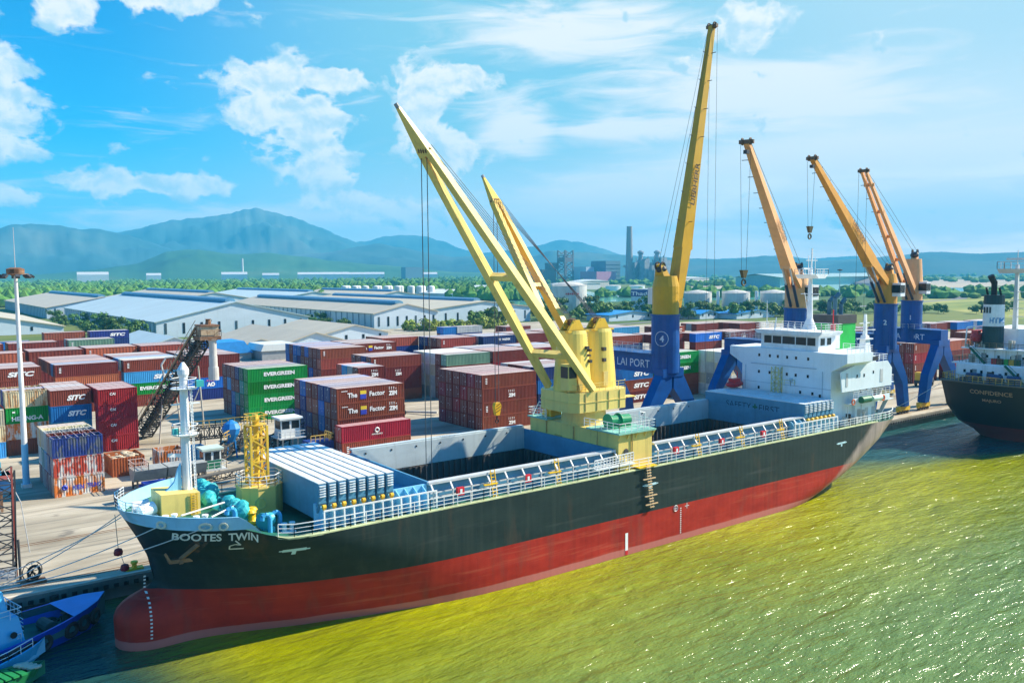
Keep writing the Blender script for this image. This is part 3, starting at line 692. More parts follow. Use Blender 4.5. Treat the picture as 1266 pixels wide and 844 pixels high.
# stowed hatch covers ------------------------------------------------------
def cover_stack(xa, n_, pitch, z0, z1, txt=None):
    st = None
    for i in range(n_):
        x0 = xa+i*pitch; x1 = x0+pitch-.24
        mb = MB(); y0, y1 = HY0-.7, HY1+.7
        # panel with the chamfered lower corner seen from the side
        prof = [(y0+.02, z0+1.5), (y0, z1), (y1, z1), (y1-.02, z0+1.5), (y1-.8, z0), (y0+.8, z0)]
        mb.prism(prof, 'x', x0, x1, 0)
        mb.box(x0-.01, x1+.01, y0-.05, y1+.05, z1, z1+.07, 1)
        for q in range(9): mb.box(x0-.012, x1+.012, y0+.9+q*1.95, y0+.96+q*1.95, z1+.07, z1+.10, 1)
        for q in range(5): mb.box(x0+.06, x1-.06, y0-.14, y0+.02, z1-.25-q*.22, z1-.17-q*.22, 1)
        o = mb.build('hatch_cover', [BLUE, mat('hatch top white', (.66, .70, .72), .55, var=.12, streak=.2, col2=(.50, .50, .48), lo=.56, hi=.72)], ship)
        b = MB(); b.tube((x0+.2, y0-.30, z0+1.25), (x1-.2, y0-.30, z0+1.25), .20, n=10); b.box(x0+.25, x1-.25, y0-.35, y0+.5, z0+.95, z0+1.2); b.build('wheel', mat('wheel yellow', (.72, .42, .02), .5), o)
        if txt and i == 0:
            b = MB(); b.text(txt[0], (x0-.02, 79.9, z1-1.75), (0,-1,0), (0,0,1), .95, width=4.4, bold=.0, mi=0); b.text(txt[1], (x0-.02, 74.15, z1-1.75), (0,-1,0), (0,0,1), .95, width=3.4, bold=.0)
            b.build('lettering', mat('faded navy lettering', (.015, .06, .12), .6), o)
            b = MB(); b.box(x0-.03, x0-.01, 74.72, 74.94, z1-1.7, z1-.85); b.box(x0-.035, x0-.012, 74.42, 75.24, z1-1.4, z1-1.15); b.build('cross_emblem', DGREEN, o)
cover_stack(29.5, 8, .93, 10.0, 13.2)
cover_stack(99.1, 7, .98, 9.9, 13.2, ('SAFETY', 'FIRST'))
for (x0, n_, p_) in ((29.7, 12, .93), (96.2, 10, .98)):
    mb = MB()
    for i in range(n_):
        xx = x0+i*p_; h_ = 11.6 if (x0 < 50 and i < 8) or (x0 > 50 and i > 2) else (11.55)
        mb.prism([(HY0-1.15, 9.2), (HY0-1.15, 10.35), (HY0-.9, h_-.55), (HY0-.1, h_-.1), (HY0, 9.2)], 'x', xx, xx+.09)
    mb.box(x0-.4, x0+n_*p_, HY0-.2, HY0, 9.2, 11.45)
    mb.build('coaming_gusset', LBLUE, ship)
for (x0, n_, p_) in ((29.7, 12, .93), (96.2, 10, .98)):
    mb = MB()
    for i in range(n_+1): mb.bar((x0+i*p_+.04, HY0-1.3, 9.2), (x0+i*p_+.04, HY0-1.2, 11.0), .13)
    mb.bar((x0, HY0-1.22, 10.95), (x0+n_*p_, HY0-1.22, 10.95), .12)
    mb.build('stowage_post', WHITE, ship)
# transverse coaming forward of hold one and cross decks
mb = MB(); mb.box(37.2, 40.5, HY0, HY1, 9.2, 10.4); mb.build('cross_deck', BLUE, ship)
# ------------------------------------------------------------------ foredeck
mb = MB(); z0 = 10.15; mb.prism([(18.5,10.4),(18.5,12.6),(21.7,12.4),(21.7,10.4)], 'y', 73.7, 77.0)
fh = mb.build('mast_house', PALEY, ship)
b = MB()
for i in range(9): b.box(20.9, 21.4, 73.58, 73.64, 10.5+i*.22, 10.55+i*.22)
for s_ in (20.9, 21.4): b.box(s_-.03, s_+.03, 73.55, 73.62, 10.4, 12.4)
b.build('ladder', mat('safety yellow', (.75,.45,.01), .5), fh)
mb = MB(); C0 = (21.1, 75.3, 0)
mb.lathe(C0, [(.42,12.1),(.40,14),(.37,18),(.34,21.6),(.34,22.2)], 20)
mb.lathe(C0, [(.35,22.2),(.48,22.5),(.48,22.9),(.30,23.2),(.12,23.5)], 16)
mb.prism([(18.9,12.3),(20.6,12.3),(20.6,14.8),(20.35,14.3),(20.0,13.2),(19.5,12.7)], 'y', 75.15, 75.45, 1)
for z_ in (17.2, 21.2):
    mb.lathe((C0[0],C0[1],z_), [(1.05,0),(1.15,.10)], 14)
    mb.rail([(C0[0]+1.1*math.cos(2*PI*i/8), C0[1]+1.1*math.sin(2*PI*i/8), z_+.1) for i in range(9)], .8, 1.2, .028, 2)
mb.bar((20.0,75.3,19.9),(22.4,75.3,19.9),.12); mb.bar((19.6,75.3,15.6),(21.1,75.3,15.4),.16,.3)
for s_ in (-.22, .22): mb.bar((21.75,75.3+s_-.3,12.2),(21.6,75.3+s_-.3,21.4),.06)
for i in range(30): mb.bar((21.7,74.75,12.5+i*.3),(21.7,75.25,12.5+i*.3),.04)
fm = mb.build('foremast', [WHITE, LBLUE], ship)
b = MB(); b.box(21.9, 22.5, 74.2, 74.8, 21.4, 21.95); b.box(19.9, 20.4, 74.6, 75.0, 17.4, 17.9); b.build('navigation_light', mat('teal lamp casing', (.05,.42,.40), .5), fm)
# windlass port and starboard under teal covers
for k, (yy, xx) in enumerate(((71.6, 24.0), (76.9, 22.9), (79.2, 23.9))):
    b = MB()
    for i in range(7): b.blob((xx+.15*math.sin(i*2.1), yy-1.9+i*.62, 11.15+.22*math.sin(i*1.7)), .62, .52, .62+.1*math.sin(i*3), jit=.16, seed=i+k*9, lvl=2)
    b.box(xx-.8, xx+.8, yy-2, yy+2.2, 9.9, 10.6)
    b.build('windlass', TEAL, ship, smooth=False)
for (x_, y_) in ((24.6,69.5),(25.0,70.3)):
    b = MB(); b.lathe((x_,y_,9.9), [(.3,0),(.42,.25),(.26,.5),(.26,.9),(.45,1.15),(.3,1.35)], 12); b.build('capstan', mat('safety yellow', (.75,.45,.01), .5), ship)
b = MB(); b.tube((25.3,68.6,10.4),(26.1,68.9,10.4),.55,n=14); b.tube((25.2,68.5,10.4),(25.28,68.55,10.4),.72,n=14); b.box(25.2,26.2,68.3,69.2,9.4,9.8); b.build('rope_drum', mat('teal drum paint', (.04,.38,.42), .5), ship)
b = MB(); b.tube((16.9,74.2,11.3),(18.1,74.5,11.5),.55,n=14); b.tube((16.8,76.2,11.3),(18.1,76.1,11.4),.5,n=14); b.box(16.6,18.3,73.9,76.7,10.3,10.9); b.build('mooring_winch', WHITE, ship)
for (x_, y_) in ((25.6,67.9),(26.9,69.0),(22.6,67.6)):
    b = MB()
    h0 = ztop(x_)-9.3; b.path([(x_,y_,9.2+h0),(x_,y_,10.6+h0),(x_-.12,y_,10.85+h0),(x_-.38,y_,10.95+h0),(x_-.62,y_,10.8+h0),(x_-.66,y_,10.5+h0)], .2, 10); b.build('ventilator', mat('ventilator blue', (.05,.36,.62), .5), ship)
for (x_, y_) in ((18.6,71.6),(20.6,70.0),(27.3,68.2)):
    b = MB()
    for d_ in (-.35,.35): b.lathe((x_+d_,y_,ztop(x_)-.05), [(.22,0),(.2,.7),(.27,.72),(.27,.85)], 10)
    b.box(x_-.6,x_+.6,y_-.3,y_+.3,ztop(x_)-.05,ztop(x_)+.06); b.build('bitts', WHITE, ship)
# octagonal house with the lattice davit post
mb = MB(); oc = (27.6, 75.6)
P8 = [(oc[0]+2.05*math.cos(PI/8+PI/4*i), oc[1]+2.05*math.sin(PI/8+PI/4*i)) for i in range(8)]
mb.prism(P8, 'z', 9.2, 11.75); mb.prism([(oc[0]+(x-oc[0])*1.04, oc[1]+(y-oc[1])*1.04) for x,y in P8], 'z', 11.75, 11.9)
oh = mb.build('winch_house', PALEY, ship)
b = MB(); b.ring((oc[0]-.6, oc[1]-1.91, 10.5), (-.38,-.92,0), .48, .06, 18, 6); b.build('hatch_door', mat('pale yellow shade paint', (.62,.50,.18), .5), oh)
b = MB(); b.rail([(x,y,11.9) for x,y in P8]+[(P8[0][0],P8[0][1],11.9)], 1.0, .9, .028); b.build('railing', WHITE, oh)
b = MB(); b.truss((27.4,75.5,11.9),(27.4,75.5,17.3), 1.5, 1.5, 5, .20); b.lathe((27.4,75.5,17.3),[(.9,0),(1.0,.1)],12); b.tube((27.4,75.5,11.9),(27.4,75.5,17.2),.26,n=10)
b.rail([(26.6,74.7,17.4),(28.2,74.7,17.4),(28.2,76.3,17.4),(26.6,76.3,17.4),(26.6,74.7,17.4)], .9, .8, .03, 2); b.lathe((27.4,75.5,17.4),[(.3,0),(.35,.5),(.2,.9)],10)
b.build('davit_post', YELLOW, oh)
# ------------------------------------------------------------------ twin deck crane
mb = MB()
mb.box(64.5, 69.7, 66.6, 82.2, 9.15, 13.3)
mb.box(64.2, 70.0, 66.2, 71.6, 13.3, 13.48, 1); mb.box(64.2, 70.0, 78.6, 82.4, 13.3, 13.48, 1)
for i in range(5): mb.prism([(66.2,13.3),(66.6,12.6),(66.6,13.3)], 'x', 64.4+i*1.35, 64.5+i*1.35)
CX, CY = 67.2, 75.3
mb.lathe((CX,CY,13.3), [(2.9,0),(2.75,.25),(2.55,1.5),(2.6,1.7)], 28)
mb.tube((65.6,66.58,11.3),(65.6,66.5,11.3),.34,n=14,mi=2)
crane = mb.build('deck_crane', [PALEY, DECKT, DARK], ship)
b = MB(); b.rail([(64.3,72,13.5),(64.3,66.3,13.5),(69.9,66.3,13.5),(69.9,71.6,13.5)], 1.0, 1.0, .03); b.build('railing', WHITE, crane); b = MB(); b.rail([(64.3,78.8,13.5),(64.3,82.3,13.5),(69.9,82.3,13.5)], 1.0, 1.0, .03)
b.path([(69.2,67.2,13.5),(69.2,67.2,15.2),(68.3,67.2,15.4),(68.3,67.2,13.5)], .06); b.path([(64.6,81.8,13.5),(64.6,80.6,15.3),(64.6,79.4,15.3),(64.6,79.4,13.5)], .06)
b.build('railing', WHITE, crane)
b = MB(); b.tube((65.6,69.4,14.3),(68.4,69.0,14.3),.62,n=16); b.tube((65.5,69.4,14.3),(65.6,69.4,14.3),.85,n=16); b.tube((66.9,69.2,14.3),(67.0,69.2,14.3),.85,n=16); b.box(65.4,68.4,68.6,69.9,13.5,13.8); b.build('winch', mat('winch green', (.01,.26,.10), .5), crane)
b = MB(); b.tube((65.3,80.3,14.0),(67.4,80.3,14.0),.5,n=12); b.box(65.2,67.5,79.8,80.8,13.5,13.9); b.box(65.4,66.0,79.3,79.8,13.5,14.5); b.build('winch', YELLOW, crane)
# slewing platform
mb = MB(); PX0, PX1, PY0, PY1 = 62.9, 71.8, 72.2, 79.0
pl = [(PX0+.9,PY0),(PX1-.8,PY0),(PX1,PY0+.8),(PX1,PY1-.9),(PX1-.9,PY1),(PX0+.9,PY1),(PX0,PY1-.9),(PX0,PY0+.9)]
mb.prism(pl, 'z', 15.0, 17.3); mb.prism([(67.3+(x-67.3)*1.02, 75.5+(y-75.5)*1.02) for x,y in pl], 'z', 16.1, 16.18)
plat = mb.build('slewing_platform', PALEY, ship)
b = MB(); b.rail([(62.95,73.1,17.3),(63.8,72.3,17.3),(71.0,72.3,17.3),(71.7,73,17.3)], .95, 1.1, .028); b.box(71.6,73.0,72.4,73.6,16.1,16.2); b.build('railing', PALEY, plat)
def tower(cx, cy):
    mb = MB()
    mb.lathe((cx,cy,17.3), [(2.25,0),(2.2,1.2),(1.75,6.6),(1.62,7.0)], 26, 0, 1.05, .92)
    mb.prism([(cx-1.3,24.2),(cx+1.3,24.2),(cx+.5,25.5),(cx-.4,25.5)], 'y', cy-.75, cy-.55, 1); mb.prism([(cx-1.3,24.2),(cx+1.3,24.2),(cx+.5,25.5),(cx-.4,25.5)], 'y', cy+.55, cy+.75, 1)
    for d_ in (-.3,0,.3): mb.ring((cx,cy+d_,25.2), (0,1,0), .38, .1, 14, 5, 2)
    mb.box(cx-1.6,cx+1.6,cy-1.2,cy+1.2,24.1,24.3,1)
    o = mb.build('crane_tower', [mat('tower yellow paint', (.76,.57,.12), .42, var=.08, streak=.28, scale=(.3,.3,.3)), YELLOW, RUST], plat)
    return o
TA, TB = (65.35, 75.3), (70.2, 76.2)
for (x_, y_, sg) in ((TA[0], TA[1], -1), (TB[0], TB[1], 1)):
    o = tower(x_, y_); b = MB()
    for k in range(22): z_ = 17.6+k*.3; r_ = 2.12-.09*(z_-18.3 if z_ > 18.3 else 0); b.box(x_+1.0-.2, x_+1.0+.2, y_-r_*.83-.02, y_-r_*.83+.05, z_, z_+.05)
    b.build('ladder', GREY, o)
    b = MB(); b.box(x_-.9, x_-.2, y_-2.1, y_-1.9, 17.5, 19.2); b.build('door', mat('pale yellow shade paint', (.62,.50,.18), .5), o)
b = MB()
for (x_,z_,s_) in ((66.05,22.3,.34),(66.45,22.0,.28),(66.5,20.7,.34),(66.35,21.4,.2)): b.box(x_-s_/2,x_+s_/2,TA[1]-2.05,TA[1]-1.2,z_-s_/2,z_+s_/2)
for (x_,z_,s_) in ((69.55,21.9,.42),(69.55,20.6,.42)): b.box(x_-s_/2,x_+s_/2,TB[1]-2.05,TB[1]-1.2,z_-s_/2,z_+s_/2)
b.build('tower_opening', DARK, plat)
b = MB(); b.box(62.7,64.0,72.9,74.3,17.6,20.6); b.box(62.66,62.72,73.0,74.2,19.0,20.3,1); b.box(62.8,63.9,72.86,72.92,19.0,20.3,1); b.build('operator_cab', [PALEY, GLASS], plat)
CPM = mat('crane pipe ochre', (.42,.30,.10), .6)
for x_ in (64.6, 66.4, 68.2, 70.0): b = MB(); b.box(x_, x_+.08, 72.12, 72.2, 15.1, 17.2); b.build('stiffener', CPM, plat)
for pts, r_ in (([(64.55,70,13.4),(64.42,70,11.2),(64.42,68,10.2)],.07), ([(64.42,74,13.2),(64.42,74,9.6)],.09), ([(64.42,79,13.2),(64.42,79,9.6)],.06), ([(66.5,66.5,13.2),(66.5,66.5,9.6)],.07)): b = MB(); b.path(pts, r_); b.build('pipe', CPM, crane)
b = MB(); b.box(64.38,64.48,76.2,77.4,10.2,11.8); b.build('door', CPM, crane)
def jib(feet, apex_dir, tip, ti, nm='jib'):
    """two box legs meeting at a single tapered point"""
    tip = Vector(tip); F0, F1 = Vector(feet[0]), Vector(feet[1]); mid = (F0+F1)/2; ax = (tip-mid).normalized(); Lj = (tip-mid).length
    join = mid+ax*(Lj*.862); lat = (F1-F0).normalized()
    mb = MB(); up = ax.cross(lat)
    for k, F in enumerate((F0, F1)):
        sgn = -1 if k == 0 else 1
        e = join+lat*sgn*.42
        q1 = F.lerp(e, .35)
        mb.bar(F, q1, .62, .8, 0, .82, 1.1, up=up); mb.bar(q1, e, .82, 1.1, 0, .62, .85, up=up)
    for fr in (.50, .16):
        p0, p1 = F0.lerp(join-lat*.42, fr), F1.lerp(join+lat*.42, fr); mb.bar(p0, p1, .62, .75, up=up)
    mb.bar(join-ax*.6, tip, 1.45, .95, 0, .28, .30, up=up)
    mb.tube(tip-ax*.35, tip+ax*.15, .24, n=8, mi=1)
    o = mb.build(nm, [ti, GREY], plat)
    b = MB()
    return join, ax, lat, up, o
J1 = jib([(65.95,72.35,17.5),(63.1,76.9,17.7)], None, (42.6,75.6,47.65), PALEY)
# second jib points further inland
J2 = jib([(68.2,78.7,17.6),(71.9,79.0,17.6)], None, (70.1,100.0,44.6), YELLOW)
for k, (J, T) in enumerate(((J1, TA), (J2, TB))):
    join, ax, lat, up, o = J
    b = MB()
    for d_ in (-.4,-.13,.13,.4): b.ring(join+lat*d_, lat, .42, .11, 14, 5)
    b.bar(join-lat*.75, join+lat*.75, .35); b.build('sheave_block', RUST, plat)
    b = MB()
    for d_ in (-.75,-.45,-.15,.15,.45,.75): b.tube(join+lat*d_*1.1+Vector((0,0,.5)), Vector((T[0]+d_*.3, T[1]+d_*1.1, 25.3)), .028, n=5)
    b.build('luffing_cable', CABLE, plat)
    b = MB(); zb = 3.0 if k == 0 else 12.2
    for d_ in (-.32,.32):
        p = join+lat*d_-Vector((0,0,.4)); b.tube(p, (p.x+.1,p.y,zb), .045, n=5)
    b.build('hoist_cable', CABLE, plat)
    p = join-Vector((0,0,.4)); b = MB()
    if k:
        b.prism([(p.x-.55,zb),(p.x-.35,zb+.5),(p.x+.45,zb+.5),(p.x+.65,zb),(p.x+.35,zb-1.3),(p.x-.25,zb-1.3)], 'y', p.y-.3, p.y+.3)
        for i in range(3): b.bar((p.x-.5+i*.1,p.y-.32,zb-.9+i*.45),(p.x+.5,p.y-.32,zb-.45+i*.45),.16,.03,1)
        b.tube((p.x+.05,p.y,zb-1.3),(p.x+.05,p.y,zb-1.9),.08,mi=1); b.ring((p.x+.05,p.y,zb-2.15),(0,1,0),.26,.08,12,5,1)
        b.build('hook_block', [mat('hook yellow', (.75,.42,.01), .5), BLACK], plat)
    else:
        b.box(p.x-.5,p.x+.6,p.y-.3,p.y+.3,zb-1,zb); b.ring((p.x,p.y,zb-1.3),(0,1,0),.3,.09,12,5); b.build('hook_block', YELLOW, plat)
# ------------------------------------------------------------------ superstructure
FX = 106.5
mb = MB(); mb.box(FX, 117.5, 67.7, 82.9, 9.15, 17.0)
mb.prism([(67.7,17.0),(65.3,18.3),(65.3,19.55),(85.3,19.55),(85.3,18.3),(82.9,17.0)], 'x', FX, 113.0)
mb.box(FX+1, 119.5, 68.6, 82, 16.9, 18.3)
for z_ in (12.2, 14.7): mb.box(110.0, 120.6, 66.3, 84.3, z_-.12, z_)
mb.box(110, 119.5, 66.3, 66.45, 12.2, 13.0); mb.box(107.2, 119.8, 66.4, 66.55, 14.7, 17.0); mb.prism([(FX+.0,17.0),(FX+4.2,17.9),(118.6,17.9),(119.8,16.8),(119.8,14.2),(FX+.5,14.2)], 'y', 66.25, 66.4)
mb.box(112.0, 117.5, 67.3, 67.69, 9.2, 12.1)
sup = mb.build('superstructure', mat('superstructure paint', (.72, .80, .84), .45, var=.07, streak=.22, scale=(.3,.3,.3)), ship)
b = MB(); b.box(107.4, 111.6, 70.4, 80.2, 19.55, 21.75); b.prism([(70.0,21.75),(69.6,22.15),(69.6,22.35),(81,22.35),(81,22.15),(80.6,21.75)], 'x', 106.9, 112.2); b.box(111.6,114.5,71.5,79.0,19.55,21.9)
br = b.build('wheelhouse', WHITE, sup)
for i, (y0, y1) in enumerate(((78.3,79.6),(76.6,78.1),(74.3,76.4),(72.4,74.1),(70.9,72.2))):
    b = MB(); b.box(107.36, 107.42, y0, y1, 20.35, 21.45); b.build('bridge_window', GLASS, br)
for x0 in (107.9, 109.5): b = MB(); b.box(x0, x0+1.0, 70.36, 70.42, 20.4, 21.4); b.build('bridge_window', GLASS, br)
b = MB(); b.rail([(107,69.7,22.35),(107,80.9,22.35),(112,80.9,22.35),(112.1,69.7,22.35),(107,69.7,22.35)], 1.0, 1.1, .032); b.build('railing', WHITE, br)
b = MB(); b.rail([(FX+.1,65.4,19.55),(113,65.4,19.55),(113,70,19.55)], .95, 1.1, .032); b.rail([(110,66.35,13.0),(119.6,66.35,13.0)], .95, 1.2, .03); b.rail([(114,66.3,17.9),(118.6,66.3,17.9),(118.6,70,17.9)], .95, 1.1, .03); b.rail([(119.8,66.4,14.7),(120.6,66.4,14.7),(120.6,72,14.7)], .95, 1.1, .03); b.rail([(120.6,66.4,12.2),(120.6,74,12.2)], .95, 1.1, .03); b.build('railing', WHITE, sup)
for (yy, zz) in ((79.8,18.5),(77.9,18.5),(76.5,18.5),(74.9,18.5),(73.4,18.5),(71.4,18.5),(79.8,16.0),(77.9,16.0),(74.9,16.0),(73.4,16.0),(71.4,16.0),(79.8,13.6),(72.6,13.6),(70.6,13.6),(69.4,13.4)):
    b = MB(); b.box(FX-.03, FX+.02, yy-.17, yy+.17, zz-.22, zz+.22); b.build('porthole', GLASS, sup)
for (xx, zz) in ((110.6,16.2),(112.4,16.2),(114.8,16.5),(114.0,13.6),(115.6,13.8),(117.2,13.6)):
    b = MB(); y_ = 66.22 if zz > 15 else 67.66; b.box(xx-.16, xx+.16, y_, y_+.06, zz-.22, zz+.22); b.build('porthole', GLASS, sup)
SPM = mat('superstructure pipe', (.40,.50,.58), .5)
for z_ in (11.6, 14.4): b = MB(); b.box(FX-.06, FX-.004, 67.7, 82.9, z_, z_+.07); b.build('deck_line', SPM, sup)
for y_ in (82.2, 75.9, 69.0): b = MB(); b.path([(FX-.1,y_,10),(FX-.1,y_,16.9)], .05); b.build('pipe', SPM, sup)
b = MB(); b.path([(FX-.1,81.2,17.2),(FX-.1,70.0,17.2)], .06); b.build('pipe', SPM, sup)
for q_ in ((73.9,74.3,15.0,15.5),(68.4,68.8,11.6,12.1)): b = MB(); b.box(FX-.28,FX-.01,*q_); b.build('wall_box', SPM, sup)
b = MB(); b.box(107.8,108.3,66.2,66.25,14.9,16.8); b.box(116.6,117.3,66.2,66.25,14.9,16.8)
for x_ in (108.4, 111.8, 115.4): b.path([(x_,66.2,9.4),(x_,66.2,12.1)], .08)
b.box(108.6,109.2,66.5,67.2,9.3,10.5); b.box(110.6,111.6,66.5,67.3,9.3,10.3); b.lathe((113.3,66.7,9.2),[(.22,0),(.22,1.4),(.34,1.5),(.34,1.9)],10)
b.build('deck_fitting', LGREY, sup)
b = MB(); b.bar((118.8,66.8,14.7),(116.2,66.8,12.2),.6,.12); b.bar((119.6,66.8,12.2),(117.0,66.8,9.3),.6,.12); b.build('stairway', LGREY, sup)
b = MB(); b.box(112.9,114.2,65.26,65.32,18.3,18.9); b.build('side_screen', BLACK, sup)
b = MB(); b.truss((106.0,76.3,12.9),(106.0,76.3,17.0), .9, 1.2, 5, .10); b.rail([(105.4,75.6,14.5),(105.4,73.5,14.5),(106.4,73.5,14.5)], .8, 1, .03, 2); b.build('access_ladder', mat('pale ladder yellow', (.66,.58,.24), .5), sup)
b = MB(); b.ring((109.6,66.1,12.6),(0,1,0),.36,.09,18,6); b.ring((117.6,66.2,12.5),(0,1,0),.36,.09,18,6); b.build('lifebuoy', mat('lifebuoy orange', (.7,.14,.03), .5), sup)
b = MB(); b.tube((111.2,65.9,12.8),(113.4,65.9,12.8),.48,n=14); b.build('liferaft', DGREEN, sup)
b = MB(); b.tube((114.2,66.0,12.7),(116.5,66.0,12.7),.4,n=12); b.build('liferaft', mat('pale raft canister', (.55,.68,.62), .5), sup)
for (x0, z0, z1) in ((112.6,9.4,11.2),(114.6,9.4,11.2),(116.4,9.4,11.2)):
    b = MB(); b.box(x0, x0+.8, 67.26, 67.3, z0, z1); b.build('door', LGREY, sup)
b = MB(); b.tube((109.2,66.6,9.9),(109.2,66.6,10.9),.35,n=12); b.build('vent_pipe', BLACK, sup)
# red rescue boat on the far side
b = MB(); b.blob((104.8,83.0,13.9), 1.9, .85, .55, jit=0, lvl=2); b.box(104,105.6,82.5,83.5,14.2,14.75); b.path([(106.2,83.6,12),(106.2,83.6,15.6),(105.2,83.2,15.9)], .09); b.build('rescue_boat', mat('rescue boat red', (.6,.03,.03), .45), sup)
# radar mast
b = MB(); b.lathe((112.6,75.4,22.3), [(1.1,0),(.75,.9),(.45,1.6),(.36,5),(.26,9.2)], 14); b.prism([(111.2,30.5),(114.4,30.5),(113.6,29.9),(112,29.9)], 'y', 73.6, 77.2); b.rail([(111.2,73.6,30.5),(114.4,73.6,30.5),(114.4,77.2,30.5),(111.2,77.2,30.5),(111.2,73.6,30.5)], .8, 1, .035, 2)
b.bar((112.7,75.4,30.5),(112.9,75.4,34.4),.16); b.bar((111.4,75.4,32.6),(114.2,75.4,32.6),.1); b.bar((111.6,74,30.6),(111.6,74,33),.07); b.bar((114.1,76.8,30.6),(114.1,76.8,33.4),.07); b.bar((110.6,75.4,31.4),(112.8,75.4,31.3),.3,.22); b.bar((112.6,73.8,27.6),(112.6,77,27.6),.12)
b.bar((112.3,75.4,24),(111.2,75.4,27.8),.07)
b.build('radar_mast', WHITE, sup)
b = MB(); b.path([(108.2,79.8,22.3),(108.2,79.8,26.6)], .06); b.path([(107.6,77.9,22.3),(107.9,77.9,24.2)], .09); b.build('aerial', WHITE, sup)
b = MB(); b.box(111.5,111.9,70.6,71.2,22.4,23.3); b.bar((111.7,70.9,23.3),(111.7,70.9,25.4),.12); b.build('signal_box', RED, sup)
# funnel and aft mast
b = MB(); b.box(116.6,121.4,73.2,77.6,12,23.0); fu = b.build('funnel', GREEN, ship)
b = MB(); b.box(116.5,121.5,73.1,77.7,23.0,24.3); b.build('funnel_top', DARK, fu)
b = MB()
for (x_,y_,h_) in ((117.6,74.4,2.6),(118.6,76,2.0),(120.2,75,1.7)): b.tube((x_,y_,24.3),(x_,y_,24.3+h_),.32,n=10); b.tube((x_,y_,24.3+h_),(x_+.7,y_-.2,24.9+h_),.34,.38,n=10)
b.build('exhaust_pipe', mat('exhaust blue grey', (.06,.16,.22), .5), fu)
b = MB(); b.frus((117.5,69.3,17.9),.9,.7,(117.5,69.3,21.5),.45,.4); b.bar((117.5,69.3,21.5),(117.5,69.3,24.6),.5,.5,w1=.3,h1=.3); b.bar((114.8,69.3,22.4),(120.2,69.3,22.2),.12); b.bar((116,69.3,23.3),(118.6,69.3,23.3),.14); b.box(116.4,118.6,68.6,70,20.9,21.05); b.build('aft_mast', WHITE, ship)
b = MB(); b.prism([(113.5,19.5),(116.6,19.5),(119.5,17.9),(113.5,17.9)], 'y', 68.6, 71.2); b.build('deckhouse', WHITE, ship)
b = MB(); b.tube((120.8,69.0,13.6),(120.8,72.2,13.6),1.0,n=16); b.build('vent_trunk', DARK, ship)
# stern clutter
b = MB(); cl = random.Random(4)
for i in range(34):
    x_, y_ = cl.uniform(116.8,121.4), cl.uniform(68.4,76); h_ = cl.uniform(.5,2.2)
    if hb(x_, 9.2) < abs(y_-YC)+.6: continue
    if i % 3: b.bar((x_,y_,9.2),(x_+cl.uniform(-.5,.5),y_+cl.uniform(-.4,.4),9.2+h_), .16)
    else: b.box(x_-.3,x_+.3,y_-.3,y_+.3,9.2,9.2+h_*.6)
b.build('mooring_gear', CREAM, ship)
b = MB(); b.rail([(x, YC-(hb(x, 9.2)-.2), 9.25) for x in (115.5,117,118.5,120,121.2,122.2,122.9)], 1.1, .8, .05); b.build('stern_railing', WHITE, ship)
fl = MB(); fl.bar((122.2,71.6,9.2),(122.8,71.4,13.2),.08); fs_ = fl.build('flagstaff', WHITE, ship)
fl = MB()
for i in range(4):
    u0, u1 = i/4, (i+1)/4
    fl.add([(122.7+.1*math.sin(u0*6),71.4-u0*1.5,11.7-u0*.5),(122.7+.1*math.sin(u1*6),71.4-u1*1.5,11.7-u1*.5),(122.75+.1*math.sin(u1*6),71.4-u1*1.5,12.3-u1*.4),(122.75+.1*math.sin(u0*6),71.4-u0*1.5,12.3-u0*.4)], [(0,1,2,3)], 0)
    fl.add([(122.75+.1*math.sin(u0*6),71.4-u0*1.5,12.3-u0*.4),(122.75+.1*math.sin(u1*6),71.4-u1*1.5,12.3-u1*.4),(122.8+.1*math.sin(u1*6),71.4-u1*1.5,13.0-u1*.4),(122.8+.1*math.sin(u0*6),71.4-u0*1.5,13.0-u0*.4)], [(0,1,2,3)], 1)
fl.build('flag', [RED, mat('flag blue', (.02,.08,.45), .6)], fs_)
# pilot ladder and gangway platform by the crane
mb = MB(); top, bot = Vector((67.9,YN-.25,9.9)), Vector((68.6,YN-.28,4.7))
for d_ in (-.22,.22): mb.bar(top+Vector((d_,0,0)), bot+Vector((d_,0,0)), .03)
pilot = mb.build('pilot_ladder', ROPE, ship)
mb = MB()
for i in range(16):
    p = top.lerp(bot, (i+.5)/16); ww = .95 if i in (5, 11, 14) else .33; mb.box(p.x-ww, p.x+ww, p.y-.08, p.y+.06, p.z-.05, p.z+.05)
mb.build('step', WOOD, pilot)
mb = MB(); mb.box(66.6,69.4,YN-.25,YN+.9,9.42,9.52); mb.build('boarding_platform', mat('safety yellow', (.75,.45,.01), .5), ship)
mb = MB(); mb.rail([(60.6,YN+.5,10.1),(66.4,YN+.5,10.3)], .9, .45, .05); mb.box(60.6,66.4,YN+.2,YN+.85,9.95,10.1); mb.build('gangway', WHITE, ship)
mb = MB(); mb.box(100.6,102.0,66.2,67.0,9.3,9.9); mb.build('deck_locker', mat('locker white blue', (.6,.74,.8), .5), ship)

